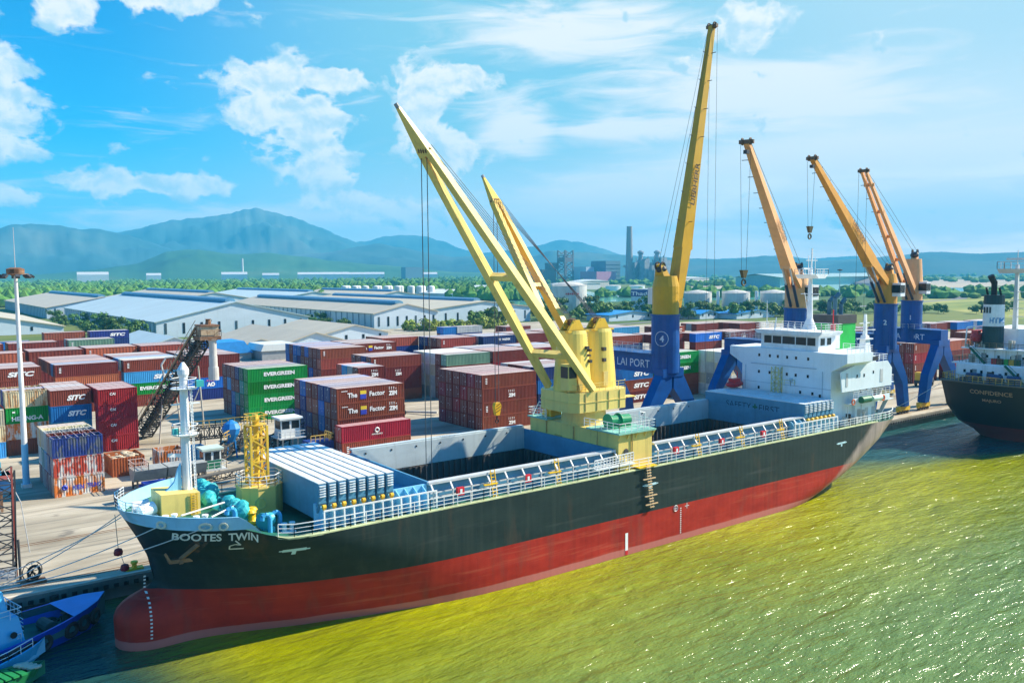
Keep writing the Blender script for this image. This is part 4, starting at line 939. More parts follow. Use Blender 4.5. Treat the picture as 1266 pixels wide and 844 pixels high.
# ================================================================== CONTAINERS
CW, CH = 2.44, 2.59
CC = {'brown': (.185,.036,.022), 'maroon': (.25,.014,.026), 'red': (.46,.022,.020), 'rust red': (.32,.070,.038), 'blue': (.012,.13,.42), 'navy': (.014,.030,.15),
      'light blue': (.05,.29,.56), 'green': (.008,.24,.035), 'dark green': (.015,.12,.07), 'grey green': (.16,.30,.22), 'teal': (.02,.26,.25), 'cream': (.62,.55,.38), 'white': (.66,.67,.64), 'grey': (.34,.36,.37), 'orange': (.52,.13,.02)}
WORN = {'worn orange': ((.55,.15,.02), (.60,.60,.56)), 'worn red': ((.40,.045,.02), (.58,.56,.52)), 'worn cream': ((.60,.50,.30), (.42,.20,.07)), 'worn navy': ((.012,.035,.19), (.10,.11,.13))}
def cmat(c):
    if c in WORN: return mat('container '+c, WORN[c][0], .6, var=.25, streak=.3, col2=WORN[c][1], lo=.47, hi=.58, scale=(.9,.9,.35))
    return mat('container '+c+' paint', CC[c], .55, spec=.2, var=.16, objvar=.30, streak=.45, scale=(.35,.35,.35), col2=tuple(v*.5+d for v, d in zip(CC[c], (.10,.065,.045))), lo=.60, hi=.78)
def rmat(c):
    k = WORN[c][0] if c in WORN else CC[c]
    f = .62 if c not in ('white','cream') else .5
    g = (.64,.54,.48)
    return mat('sun-bleached sunlit roof '+c, tuple(a*(1-f)+b*f for a, b in zip(k, g)), .5, var=.10, objvar=.14, scale=(.25,.6,.3), col2=tuple(a*.55+b*.25 for a, b in zip(k, g)), lo=.60, hi=.76)  # paler for fading, with the sun's sheen also mixed into the colour
CM = {}
def cmesh(L, c, det, opn=False):
    key = (L, c, det, opn)
    if key in CM: return CM[key]
    mb = MB(); n = {2: int(L/.34), 1: int(L/.40), 0: int(L/.8)}[det]; x0, x1 = .16, L-.16; dp = .05 if det else .04
    zb, zt = .16, CH-.12
    for y, s in ((.03, -1), (CW-.03, 1)):
        xs = []; st = (x1-x0)/n
        for i in range(n):
            a = x0+i*st; xs += [(a,0),(a+st*.32,0),(a+st*.5,1),(a+st*.82,1)]
        xs.append((x1,0)); vs = []
        for x, k in xs: vs += [(x, y-s*k*dp, zb), (x, y-s*k*dp, zt)]
        fs = [(2*i,2*i+2,2*i+3,2*i+1) for i in range(len(xs)-1)]
        mb.add(vs, fs if s < 0 else [f[::-1] for f in fs])
    for x in (0, L-.16):
        for y in (0, CW-.16): mb.box(x, x+.16, y, y+.16, 0, CH)
    for y in (0, CW-.10):
        mb.box(.16, L-.16, y, y+.10, 0, .16); mb.box(.16, L-.16, y, y+.10, CH-.12, CH-.01)
    for x in (0, L-.10):
        mb.box(x, x+.10, .16, CW-.16, 0, .18); mb.box(x, x+.10, .16, CW-.16, CH-.14, CH-.01)
    for x in (.05, L-.05): mb.add([(x,.16,.18),(x,CW-.16,.18),(x,CW-.16,CH-.14),(x,.16,CH-.14)], [(3,2,1,0) if x < 1 else (0,1,2,3)])
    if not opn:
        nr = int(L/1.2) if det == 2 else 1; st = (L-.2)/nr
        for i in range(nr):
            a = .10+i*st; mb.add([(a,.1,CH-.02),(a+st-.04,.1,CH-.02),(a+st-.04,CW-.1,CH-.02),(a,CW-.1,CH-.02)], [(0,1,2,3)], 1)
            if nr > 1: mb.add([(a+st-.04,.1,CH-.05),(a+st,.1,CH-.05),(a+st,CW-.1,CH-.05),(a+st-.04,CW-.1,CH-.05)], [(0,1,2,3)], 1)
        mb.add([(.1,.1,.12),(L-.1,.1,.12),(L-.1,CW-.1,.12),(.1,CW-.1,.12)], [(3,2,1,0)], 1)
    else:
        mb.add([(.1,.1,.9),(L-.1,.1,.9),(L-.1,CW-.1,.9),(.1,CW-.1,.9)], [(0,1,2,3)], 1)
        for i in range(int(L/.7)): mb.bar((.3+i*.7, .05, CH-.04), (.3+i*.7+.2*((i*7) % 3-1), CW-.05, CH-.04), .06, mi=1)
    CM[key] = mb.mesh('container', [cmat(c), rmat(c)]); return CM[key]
DM = {}
def door_mesh(c, k):
    if (c, k) in DM: return DM[(c, k)]
    mb = MB(); q = random.Random(k*31+7)
    for y0, y1 in ((.17,1.21),(1.23,CW-.17)):
        mb.box(-.015,.045,y0,y1,.19,CH-.15)
        for yy in (y0+.28, y1-.28): mb.tube((-.04,yy,.12),(-.04,yy,CH-.12),.022,n=5,mi=1)
    for i in range(3 if c not in ('white','cream') else 0):
        y, z = q.uniform(.25,2.0), q.uniform(.5,2.3); mb.box(-.022,-.016,y,y+q.uniform(.1,.28),z,z+q.uniform(.08,.22),2)
    DM[(c, k)] = mb.mesh('door', [cmat(c), LGREY, WHITE]); return DM[(c, k)]
LOGO = {}
WHT = mat('container lettering white', (.80,.80,.78), .55)
def logo_mesh(txt, L):
    if (txt, L) in LOGO: return LOGO[(txt, L)]
    mb = MB(); y = -.015; rt, up = (1,0,0), (0,0,1); mats = [WHT, mat('logo yellow', (.75,.55,.03), .5), mat('logo blue', (.03,.05,.40), .5), mat('logo pink', (.62,.10,.35), .5)]
    def T(s, x, z, h, **k): mb.text(s, (x,y,z), rt, up, h, **k)
    if txt == 'SITC': T('SITC', L*.5, .80, .92, shear=.35, width=min(4.6, L*.52), bold=.05)
    elif txt == 'SITCs': T('SITC', L*.40, .85, .80, shear=.35, width=2.6, bold=.05)
    elif txt == 'EVERGREEN': T('EVERGREEN', L*.26, 1.05, .72, width=L*.52, bold=.05)
    elif txt == 'FACTOR':
        T('The', 1.9, .95, .78, width=1.75, bold=.03); T('Factor', 5.9, .95, .78, width=2.9, bold=.03); T('ZIM', 9.5, .75, .70, width=1.6, bold=.06)
        for i in range(7): mb.box(9.55+(i % 4)*.42, 9.72+(i % 4)*.42, y-.004, y, 1.75+(i//4)*.24, 1.88+(i//4)*.24)
        mb.box(4.2, 5.3, y-.004, y, .55, 1.95, 2); mb.box(4.2, 5.3, y-.008, y-.004, 1.35, 1.95, 1); T('Z', 4.45, .95, .75, bold=.07)
        mb.box(.8,1.9,y-.004,y,2.02,2.12)
    elif txt == 'ZIM':
        T('ZIM', L*.47, .70, .62, width=1.55, bold=.06)
        for i in range(8): mb.box(L*.47+(i % 4)*.4, L*.47+.16+(i % 4)*.4, y-.004, y, 1.62+(i//4)*.24, 1.75+(i//4)*.24)
    elif txt == 'CAI': T('CAI', L*.30, 1.55, .42, width=.85, bold=.03)
    elif txt == 'HEUNG-A':
        T('HEUNG-A', .8, .45, .70, width=4.5, bold=.03); mb.box(.9,1.3,y-.004,y,1.75,2.0)
    elif txt == 'AO':
        T('AO', L*.36, .55, .85, width=1.9, bold=.08); [mb.box(L*.36+i*.45, L*.36+.3+i*.45, y-.004, y, 1.7, 2.05, 3) for i in range(4)]
    elif txt == 'HS': mb.ring((L*.5,y,1.5),(0,1,0),.34,.10,14,4); T('HAMBURG', L*.5, .75, .26, width=1.9, align='C', bold=.02)
    elif txt == 'NUM':
        for i in range(4): mb.box(.75, 1.15, y-.004, y, .9+i*.3, 1.06+i*.3)
    elif txt == 'STAR':
        for i in range(5):
            a = i*2*PI/5+PI/2; mb.bar((L*.5,y,1.45),(L*.5+.55*math.cos(a),y,1.45+.55*math.sin(a)),.26,.01,w1=.03,h1=.01,up=(0,1,0))
        T('MAERSK', L*.5+.9, 1.15, .6, width=3.0, bold=.03)
    elif txt == 'WORN':
        T('KIEN', L*.36, .8, .6, width=1.3, bold=.03, mi=2); mb.ring((L*.2,y,1.2),(0,1,0),.22,.16,10,4,2)
        T('TRUNG', L*.64, .85, .6, width=1.7, bold=.03, mi=2)
    LOGO[(txt, L)] = mb.mesh('lettering', mats); return LOGO[(txt, L)]
SPEC = []
def container(x, y, z, L, c, label, logo=None, door=None, det=2, opn=False, group=None):
    SPEC.append((x, y, z, L, c, label, logo, door, det, opn))
def place_containers(keep):
    """the containers that show largest are objects; the remainder of the far rows is one mass"""
    far = MB(); mats = []; 
    for i, (x, y, z, L, c, label, logo, door, det, opn) in enumerate(SPEC):
        if keep is None or i in keep:
            o = bpy.data.objects.new('shipping_container', cmesh(L, c, det, opn)); COL.objects.link(o); o.location = (x, y, z); o['spec'] = i
            tag(o, label, 'container', 'shipping containers in the yard')
            if logo: l = bpy.data.objects.new('lettering', logo_mesh(logo, L)); COL.objects.link(l); l.parent = o
            if door is not None: d = bpy.data.objects.new('door', door_mesh(c, door)); COL.objects.link(d); d.parent = o
        else:
            for me in [cmesh(L, c, det, opn)]+([logo_mesh(logo, L)] if logo else []):
                ix = []
                for M in me.materials:
                    if M not in mats: mats.append(M)
                    ix.append(mats.index(M))
                n = len(far.v); far.v += [(v.co.x+x, v.co.y+y, v.co.z+z) for v in me.vertices]
                for f in me.polygons: far.f.append(tuple(k+n for k in f.vertices)); far.m.append(ix[f.material_index])
    if far.v: struct(far.build('container_rows', mats), 'stuff')
TW = {1: ['only tier'], 2: ['upper tier', 'lower tier'], 3: ['top tier', 'middle tier', 'bottom tier'], 4: ['top tier', 'second tier', 'third tier', 'bottom tier']}
RW = ['front', 'second', 'third', 'fourth', 'fifth', 'sixth', 'seventh', 'eighth', 'ninth', 'tenth']
MIX = ['brown']*9+['rust red']*2+['blue','navy','maroon','grey','light blue']
def block(where, x0, y0, L, tiers, rows, front, tops=None, ends=None, seed=1, left=False, det=2, opn=(), pitch=2.52, tierlist=None):
    """front: colour (or colour:logo) per tier from the top; tops: colours of the top tier of rows behind; ends: per row a list of tiers (left end in view)"""
    q = random.Random(seed*97+3)
    for r in range(rows):
        for k in range(tiers):
            if not (k == 0 or r == 0 or left): continue
            lg = None
            if r == 0: c = front[min(k, len(front)-1)]
            elif ends and r-1 < len(ends) and k < len(ends[r-1]): c = ends[r-1][k]
            elif k == 0 and tops and r-1 < len(tops): c = tops[r-1]
            else: c = q.choice(MIX)
            if ':' in c: c, lg = c.split(':')
            z = 2.0+(tiers-1-k)*CH
            tn = TW[tiers][k]
            note = {'SITC': ' with slanted white letters', 'SITCs': ' with slanted white letters', 'EVERGREEN': ' with white block letters', 'FACTOR': ' with name and emblem', 'ZIM': ' with white logo and stars', 'CAI': ' with small white letters', 'HEUNG-A': ' with white name'}.get(lg, '')
            lab = f"{c}{' open-topped' if k in opn and r == 0 else ''} container{note}, {tn}, {RW[r]} row, {where}"
            if len(lab.split()) > 16: lab = lab.replace(note, ' with logo')
            container(x0+q.uniform(-.05,.05), y0+r*pitch, z, L, c, lab, lg, (q.randrange(5) if left else None), det, (k in opn and (r == 0 or q.random() < .6)))
B40, B20 = 12.19, 6.06
# near-left: old and new twenty-foot stacks
block('old stack nearest the apron', 17.8, 123.4, B20, 3, 5, ['worn navy', 'worn red', 'worn orange:WORN'], ends=[['brown','navy','brown'],['grey','light blue','maroon'],['cream','teal','grey'],['worn cream','white','brown']], left=True, opn=(0,), seed=5)
block('short maroon stack by the conveyor', 28.7, 151.0, B20, 4, 4, ['maroon:CAI']*4, ['maroon','brown','maroon'], seed=2)
block('short stack left of the maroon one', 22.3, 154.4, B20, 4, 5, ['brown:SITCs','blue:SITCs','light blue','brown'], ['brown','grey','brown','brown'], seed=3)
block('short stack behind the light mast', 16.2, 157.0, B20, 4, 3, ['worn cream','green:HEUNG-A','worn orange','brown'], ['navy','worn cream'], seed=4, opn=(0,))
block('short stack at the left edge', 9.9, 156.0, B20, 3, 2, ['cream','worn cream','light blue'], ['brown'], seed=6)
# second line of blocks
block('block at the left edge', 15.0, 198.0, B40, 4, 5, ['brown:SITC','brown','brown','brown'], ['brown','brown','grey','brown'], seed=8, det=1)
block('block over the short stacks', 29.7, 198.0, B40, 4, 9, ['brown:NUM','rust red','brown','brown'], ['light blue','brown','rust red','brown','brown','brown','brown','rust red'], seed=9, det=1)
block('block left of the conveyor head', 43.3, 199.0, B40, 4, 8, ['brown:NUM','light blue:SITC','green:EVERGREEN','brown'], ['cream','light blue','light blue','brown','brown','brown','grey'], seed=10, det=1)
block('block behind the foremast', 57.0, 200.0, B40, 4, 7, ['brown','brown','blue:AO','navy'], ['brown','brown','grey','brown','brown','brown'], seed=11, det=1)
G_ = 'dark green'
block('green-faced block', 58.4, 164.5, 12.4, 4, 6, ['green:EVERGREEN']*4, ends=[[G_,'teal',G_,G_],['navy','brown','teal','brown'],['brown','brown','blue','blue'],['brown','light blue','brown','brown'],['brown','brown','brown','brown']], left=True, seed=12)
block('seven-row block behind the red pair', 59.7, 127.0, 12.5, 4, 7, ['brown:FACTOR','brown:FACTOR','brown','brown'], ends=[['navy','brown','brown','rust red'],['navy','blue','blue','brown'],['brown','rust red','brown','rust red'],['brown','rust red','navy','brown'],['blue','navy','navy','navy'],['brown','brown','navy','maroon']], left=True, seed=13)
block('pair beside the ship', 57.6, 121.0, 12.3, 2, 1, ['red:HS','rust red:NUM'], left=True, seed=14)
block('dark block left of the ship crane', 88.5, 127.0, 12.6, 4, 6, ['brown:NUM','brown:ZIM','brown:NUM','brown:ZIM'], ends=[['maroon','brown','brown','brown'],['brown','maroon','brown','brown'],['brown','brown','maroon','brown'],['brown','brown','brown','brown'],['brown','maroon','brown','maroon']], left=True, seed=15)
block('block hidden by the ship crane', 104.0, 130.0, B40, 4, 5, ['navy','blue','navy','brown'], ['grey','brown','brown','grey'], seed=16, det=1)
block('green block with pale ends', 104.4, 164.0, B40, 4, 6, ['grey green','brown','brown','brown'], ends=[['brown','brown','brown','brown'],['white','cream','grey','white'],['white','white','cream','cream'],['cream','white','white','grey'],['white','grey','white','cream']], left=True, seed=17, det=1)
block('wide brown block behind the jib', 117.7, 164.3, B40, 4, 7, ['brown','maroon','brown','brown'], ['brown','rust red','brown','navy','navy','grey'], left=True, seed=18, det=1)
block('block between jib and tower', 131.0, 165.0, B40, 4, 6, ['maroon','brown:ZIM','navy','brown'], ['grey','brown','grey','light blue','brown'], seed=19, det=1)
block('block right of the ship crane', 144.6, 166.0, B40, 4, 5, ['brown','rust red','brown','brown'], ['brown','grey','brown','brown'], seed=20, det=1)
block('half-shaded block mid yard', 88.6, 170.5, 13.0, 4, 4, ['brown:NUM','brown:ZIM','brown','brown'], ends=[['navy','brown','brown','brown'],['brown','brown','navy','brown'],['brown']*4], left=True, seed=21, det=1)
block('small stack mid yard', 76.6, 153.0, B20, 4, 4, ['brown:ZIM','brown','brown','brown'], ends=[['grey','brown','brown','brown'],['light blue','brown','brown','brown'],['red','brown','brown','brown']], left=True, seed=22, det=1)
block('low stack behind the green block', 74.2, 196.0, B20, 3, 3, ['brown','maroon','brown'], ends=[['navy','brown','brown'],['brown','navy','brown']], left=True, seed=23, det=1)
block('big block with blue ends', 88.7, 197.5, 12.6, 4, 9, ['brown:NUM','rust red','brown','brown'], ends=[['brown']*2,['brown']*2,['blue','brown'],['brown','brown'],['blue','navy'],['blue','blue'],['brown','brown'],['blue','blue']], left=True, seed=24, det=1)
block('lettered block mid yard', 102.0, 205.6, 12.6, 4, 6, ['brown:FACTOR','brown','brown','brown'], ['brown','brown','grey','brown','brown'], seed=25, det=1)
block('block below the roadside bush', 117.4, 219.0, B40, 4, 4, ['rust red','navy','brown','brown'], ['brown','brown','brown'], seed=26, det=0)
block('rust red block by the bush', 129.7, 206.5, B40, 4, 5, ['rust red:NUM','brown','brown','brown'], ends=[['brown']*2,['brown']*2,['navy','brown'],['navy','navy']], left=True, seed=27, det=0)
block('navy block by the bush', 143.3, 205.0, B40, 4, 5, ['navy:STAR','brown','brown','brown'], ['grey','light blue','brown','grey'], seed=28, det=0)
block('block left of the crane tower', 156.8, 206.0, B40, 4, 5, ['brown','brown:ZIM','brown','brown'], ['brown','brown','grey','rust red'], seed=29, det=0)
block('blue pair before the long sheds', 179.5, 284, B20, 3, 2, ['blue','blue','blue'], ['blue'], left=True, seed=30, det=0)
block('grey blue block before the sheds', 186.0, 284, B40, 3, 2, ['grey','navy','brown'], ['brown'], seed=31, det=0)
block('brown block before the sheds', 200.0, 270, B40, 3, 3, ['brown','navy','brown'], ['brown','rust red'], left=True, seed=32, det=0)
# right of the ship crane
block('stack below the lettered beam', 128.2, 134.0, B40, 4, 4, ['brown','blue:SITC','brown:SITC','brown:SITC'], ['grey','brown','brown'], seed=33, det=1)
block('green stack beside gantry four', 143.6, 134.6, 13.0, 4, 4, ['green:EVERGREEN','green:EVERGREEN','brown','brown'], ['grey','brown','grey'], seed=34, det=1)
block('white stack by the superstructure', 157.5, 125.6, B40, 4, 4, ['white','cream','white','grey'], ends=[['white','cream','white','cream'],['cream','white','grey','white'],['white','white','cream','white']], left=True, seed=35, det=1)
block('brown block behind gantry four', 172.0, 180.0, B40, 4, 5, ['brown','navy','brown','brown'], ['grey','brown','grey','brown'], left=True, seed=36, det=0)
block('next block behind gantry four', 185.4, 176.0, B40, 4, 4, ['brown','brown','brown','brown'], ['brown','grey','brown'], seed=37, det=0)
block('blue-faced far block', 198.6, 172.0, B40, 4, 3, ['blue:SITC','brown','brown','brown'], ['brown','brown'], seed=38, det=0)
def roofs(where, x0, y0, tiers, rows, cols, L=B40, front2='brown', seed=1, logo=None):
    """far block of which only the roofs and the front upper faces show"""
    for r in range(rows):
        c = cols[r % len(cols)]
        container(x0, y0+r*2.52, 2+(tiers-1)*CH, L, c, f"{c} container, top tier, {RW[r]} row, {where}", logo if r == 0 else None, None, 0)
    for k in range(1, tiers): container(x0, y0, 2+(tiers-1-k)*CH, L, front2, f"{front2} container, {TW[tiers][k]}, front row, {where}", None, None, 0)
BR = ['brown','brown','rust red','brown','grey','brown','maroon']
roofs('first block behind the wheelhouse', 212.5, 170, 4, 4, BR, logo='ZIM'); roofs('second block behind the wheelhouse', 226, 164, 4, 4, BR[2:], logo='FACTOR')
roofs('third block behind the wheelhouse', 240, 158, 4, 3, BR[1:]); roofs('fourth block behind the wheelhouse', 254, 154, 4, 3, BR[3:])
roofs('far block with the red face', 268, 176, 4, 3, ['red','brown','grey']); roofs('farthest block left of the white tanks', 250, 196, 4, 4, BR); roofs('far block before the blue sheds', 236, 204, 4, 3, ['brown','grey','rust red'])
roofs('far block right of the ship crane', 171, 212, 4, 4, BR[1:]); roofs('far block beside the dark pines', 185, 214, 4, 4, ['navy','brown','grey','brown'])
roofs('far block behind gantry four', 199, 208, 4, 4, ['light blue','brown','brown','grey']); roofs('far block right of gantry four', 213, 200, 4, 3, ['rust red','brown','brown'], logo='SITC')
# far left
roofs('third-line block far left', 17, 237, 4, 3, ['rust red','brown','brown']); roofs('third-line block left of the mast', 30.2, 238, 4, 4, ['brown','brown','rust red','brown'])
roofs('third-line block behind the short stacks', 43.2, 239, 4, 4, ['rust red','brown','grey','brown'], logo='NUM'); roofs('third-line block by the conveyor head', 56, 237.5, 4, 4, ['rust red','brown','brown','brown'])
roofs('fourth-line block with a green face', 44.7, 272, 4, 3, ['grey green','brown','grey'], logo='NUM'); roofs('fourth-line block at the left', 29.4, 270, 4, 3, ['brown','rust red','brown']); roofs('fourth-line block at left edge', 16, 270, 4, 2, ['brown','brown'])
roofs('last line before the warehouse wall', 57.6, 311, 4, 2, ['navy','grey'], logo='SITC', front2='navy'); roofs('last-line brown block', 44.2, 312, 4, 2, ['brown','brown']); roofs('last-line low blue block', 28.5, 318, 3, 1, ['blue'], front2='navy', logo='NUM')
# far right, behind the second ship and under the right-hand gantries
block('stack under the right-hand gantries', 213, 112, B40, 4, 3, ['brown:NUM','maroon:NUM','brown:NUM','brown'], ends=[['brown','brown','maroon','brown'],['brown','brown','brown','brown']], left=True, seed=50, det=0)
block('stack right of the gantry leg', 227, 110, B40, 4, 2, ['rust red','brown','maroon','brown'], ['brown'], seed=51, det=0)
roofs('row beyond the second ship, left', 296, 150, 4, 3, ['brown','grey','rust red']); roofs('row beyond the second ship, middle', 311, 148, 4, 3, ['blue','brown','grey'], front2='brown'); roofs('row beyond the second ship, right', 327, 146, 4, 3, ['light blue','white','brown'], front2='white')
roofs('red row beyond the second ship', 262, 118, 4, 3, ['maroon','brown','brown'])
KEEP = {i for a, b in ((0,24), (26,38), (40,41), (44,45), (48,49), (52,74), (81,107), (109,111), (113,115), (117,131), (133,161), (163,168), (171,184), (187,187), (191,192), (195,195), (199,199), (203,203), (207,207), (211,211), (215,215), (219,219), (226,226), (236,240), (244,244), (248,248), (252,252), (256,256), (260,260), (264,264), (277,279), (281,283), (285,287), (289,290), (293,294), (297,297), (301,302), (305,305), (309,309), (313,313), (317,319), (321,323), (326,326), (328,329), (333,333), (337,337), (341,341), (345,345), (349,349), (353,353), (357,357), (365,365), (371,372), (375,375), (385,387), (391,394), (402,402), (406,408), (410,415), (434,435), (438,438), (441,442), (445,445), (447,448), (479,482), (486,487), (506,506), (513,513), (515,515), (519,519), (525,528), (530,530), (532,535), (539,540), (542,542), (546,548), (552,553), (563,563), (565,565), (568,568), (570,570), (573,573), (576,581), (588,589), (591,591), (593,593), (599,600), (602,602), (605,605), (612,613)) for i in range(a, b+1)}
place_containers(KEEP)

# ================================================================== QUAYSIDE GANTRY CRANES
def gantry(X, Ycol, num, pivot, elbow_out, tip, jm, label, twin=False, landY=104.2, hook=None, bev=True):
    t = thing('harbour_crane', label, 'crane', (X, 96.5, 2), 'blue and yellow harbour cranes along the quay')
    wy, ly = 89.6, landY
    # portal: two A-frames and a box beam carrying the port name
    for y in (wy, ly):
        mb = MB()
        for s in (-1, 1):
            mb.prism([(X+s*.2,15.3),(X+s*2.3,15.3),(X+s*6.0,9.4),(X+s*7.0,4.2),(X+s*7.0,3.6),(X+s*5.4,3.6),(X+s*4.2,8.6),(X+s*.2,13.2)] if s > 0 else [(X-.2,15.3),(X-.2,13.2),(X-4.2,8.6),(X-5.4,3.6),(X-7.0,3.6),(X-7.0,4.2),(X-6.0,9.4),(X-2.3,15.3)], 'y', y-.85, y+.85)
        mb.box(X-2.3, X+2.3, y-.95, y+.95, 15.0, 16.3)
        mb.build('portal_frame', NAVY, t)
    mb = MB(); mb.box(X-1.5, X+1.5, wy-.9, ly+.9, 15.4, 18.4); mb.box(X-2.2, X+2.2, wy+1, ly+.5, 18.4, 18.5)
    bm = mb.build('portal_beam', NAVY, t)
    b = MB(); b.text('CHU LAI PORT', (X-1.53, ly-.6, 16.2), (0,-1,0), (0,0,1), 1.25, width=(ly-wy-3.2), bold=.0); b.build('lettering', mat('gantry lettering', (.62,.66,.74), .5), bm)
    b = MB(); b.rail([(X-2.1,wy+2,18.5),(X-2.1,ly+.3,18.5),(X+2.1,ly+.3,18.5),(X+2.1,wy+2,18.5)], 1.0, 1.3, .03); b.build('railing', LGREY, bm)
    for y in (wy, ly):
        for s in (-1, 1):
            b = MB(); b.box(X+s*6.2-1.9, X+s*6.2+1.9, y-.5, y+.5, 2.75, 3.6)
            for w_ in (-1.5,-.5,.5,1.5): b.tube((X+s*6.2+w_,y-.3,2.35),(X+s*6.2+w_,y+.3,2.35),.36,n=10,mi=1)
            b.box(X+s*6.2-2.3, X+s*6.2+2.3, y-.2, y+.2, 2.5, 2.9); b.build('bogie', [mat('bogie yellow', (.70,.46,.04), .5), DARK], t)
    mb = MB(); mb.lathe((X,Ycol,0), [(2.15,15.6),(2.15,24.4)], 24); mb.lathe((X,Ycol,0), [(2.3,24.3),(2.3,24.55)], 24)
    for i in range(26): mb.bar((X-2.18,Ycol-.9,16+i*.32),(X-2.18,Ycol-.5,16+i*.32),.05)
    co = mb.build('column', NAVY, t)
    b = MB(); 
    def cyl(p): # lettering wrapped round the column
        a = p.y; return Vector((X-2.18*math.cos(a), Ycol-2.18*math.sin(a), p.z))
    b.text(num, (0,0,20.45), (0,1,0), (0,0,1), .95, bold=.03, mp=lambda p: cyl(Vector((0,.34+p.y*.46,p.z))))
    for i in range(20 if num == '4' else 0):
        a0, a1 = 2*PI*i/20, 2*PI*(i+1)/20
        b.add([cyl(Vector((0,.47+.50*math.cos(a)*r_,20.9+1.15*math.sin(a)*r_))) for a, r_ in ((a0,1),(a1,1),(a1,.93),(a0,.93))], [(0,1,2,3)])
    b.build('number', mat('gantry lettering', (.62,.66,.74), .5), co)
    # slewing upper works
    pv = Vector(pivot); tp = Vector(tip); hd = Vector((tp.x-X, tp.y-Ycol, 0)).normalized(); sd_ = Vector((-hd.y, hd.x, 0)); Zu = Vector((0,0,1))
    P = lambda f, s, z: Vector((X, Ycol, 0))+hd*f+sd_*s+Vector((0,0,z))
    mb = MB(); mb.lathe((X,Ycol,0), [(2.05,24.55),(2.05,28.8),(1.7,30.4 if not twin else 33.5)], 20)
    mb.bar(P(-.6,0,29.6), P(-1.4,0,32.2 if not twin else 35), 2.4, 1.4, w1=.9, h1=.8)
    up_ = mb.build('slewing_tower', jm, t)
    b = MB()
    for s in (-.5, .5): b.ring(P(-1.3,s,31.9 if not twin else 35), sd_, .55, .14, 14, 6)
    b.blob(P(-1.0,0,31.4 if not twin else 34.4), .9,.9,.7, jit=.1, lvl=2)
    b.build('sheave', DARK, up_)
    b = MB(); c0 = P(1.6,2.1,27.4)
    for dz, sz, mi in ((0,1,0),): b.bar(P(.6,2.6,26.0), P(.6,2.6,28.6), 1.7, 1.7, mi=0); b.bar(P(.8,2.6,26.7), P(.8,2.6,28.2), 1.72, 1.74, mi=1)
    b.build('operator_cab', [WHITE, GLASS], t)
    # jib: foot fork, deep elbow, long tapering box
    foot = P(1.7, 0, pv.z); ax = (tp-foot); Lj = ax.length; ax.normalize(); nrm = sd_.cross(ax) if sd_.cross(ax).z < 0 else -sd_.cross(ax)   # underside
    el_ = foot+ax*(Lj*.22)+nrm*.3
    mb = MB()
    if not twin:
        for s in (-.85, .85): mb.bar(foot+sd_*s, el_+sd_*s*.55, .55, 1.2, 0, .8, 2.1, up=nrm)
        mb.bar(foot+ax*(Lj*.10), el_, 1.4, 1.2, 0, 1.7, 2.2, up=nrm)
        mb.bar(el_-ax*.6, tp, 1.75, 2.35, 0, .75, .8, up=nrm)
        mb.bar(el_+nrm*.9-sd_*.8, el_+nrm*.9+sd_*.8, .9, 1.1)
    else:
        for s in (-.75, .75): mb.bar(foot+sd_*s*1.3, foot+ax*Lj*.4+sd_*s, .6, 1.3, 0, .7, 1.5, up=nrm); mb.bar(foot+ax*Lj*.4+sd_*s, tp+sd_*s*.5, .7, 1.5, 0, .4, .6, up=nrm)
        for fr in (.1,.3,.5,.7,.9): mb.bar(foot+ax*Lj*fr-sd_*.9, foot+ax*Lj*fr+sd_*.9, .4, .6)
    jb = mb.build('jib', jm, t)
    b = MB()
    for s in (-.55,.55): b.ring(tp+ax*.1+sd_*s, sd_, .42, .13, 12, 5)
    b.bar(tp-sd_*1.0, tp+sd_*1.0, .5)
    b.build('sheave', mat('sheave brown', (.16,.10,.06), .6), jb)
    b = MB()
    for k in range(7):
        p = foot+ax*(Lj*(.30+.10*k)); b.bar(p-sd_*1.5, p-sd_*.6, .09); b.bar(p-nrm*(1.3-.1*k), p-nrm*(1.9-.1*k), .07)
    b.box(tp.x-.3,tp.x+.3,tp.y-.3,tp.y+.3,tp.z-1.6,tp.z-1.1) if not twin else None
    b.build('step_bracket', DARK, jb)
    side = -1 if sd_.y > 0 else 1          # face of the jib turned to the water
    rt = ax if ax.cross(nrm).dot(sd_*side) < 0 else -ax
    if not twin:
        b = MB(); st_ = foot+ax*(Lj*.36) if rt == ax else foot+ax*(Lj*.36+6.6)
        uu = (sd_*side).cross(rt)
        b.text('LIEBHERR', st_+sd_*side*(1.02)-uu*.45, rt, uu, .95, width=6.6, bold=.02); b.build('lettering', mat('jib lettering', (.05,.035,.02), .6), jb)
    b = MB(); cf = P(2.2, 0, 24.9)
    for s in (-.6,.6):
        m_ = (cf+sd_*s).lerp(el_+nrm*1.0+sd_*s, .55); b.tube(cf+sd_*s, m_, .27, n=10); b.tube(m_, el_+nrm*1.0+sd_*s, .15, n=8, mi=1)
    b.build('luffing_cylinder', [mat('cylinder dark blue', (.02,.04,.08), .4), LGREY], t) if not twin else b.build('luffing_cylinder', [DARK, DARK], t)
    b = MB()
    for s in (-.4,.4): b.tube(P(-1.3,s,31.9 if not twin else 35.2), tp+sd_*s-nrm*.3, .035, n=4)
    b.build('luffing_cable', CABLE, t)
    hz = hook if hook else 8
    b = MB()
    for s in (-.8,.8): b.tube(tp+sd_*s*.9+hd*.4, Vector((tp.x+hd.x*.4+sd_.x*s*(.4 if hook else 1), tp.y+hd.y*.4+sd_.y*s*(.4 if hook else 1), hz)), .03, n=4)
    b.build('hoist_cable', CABLE, t)
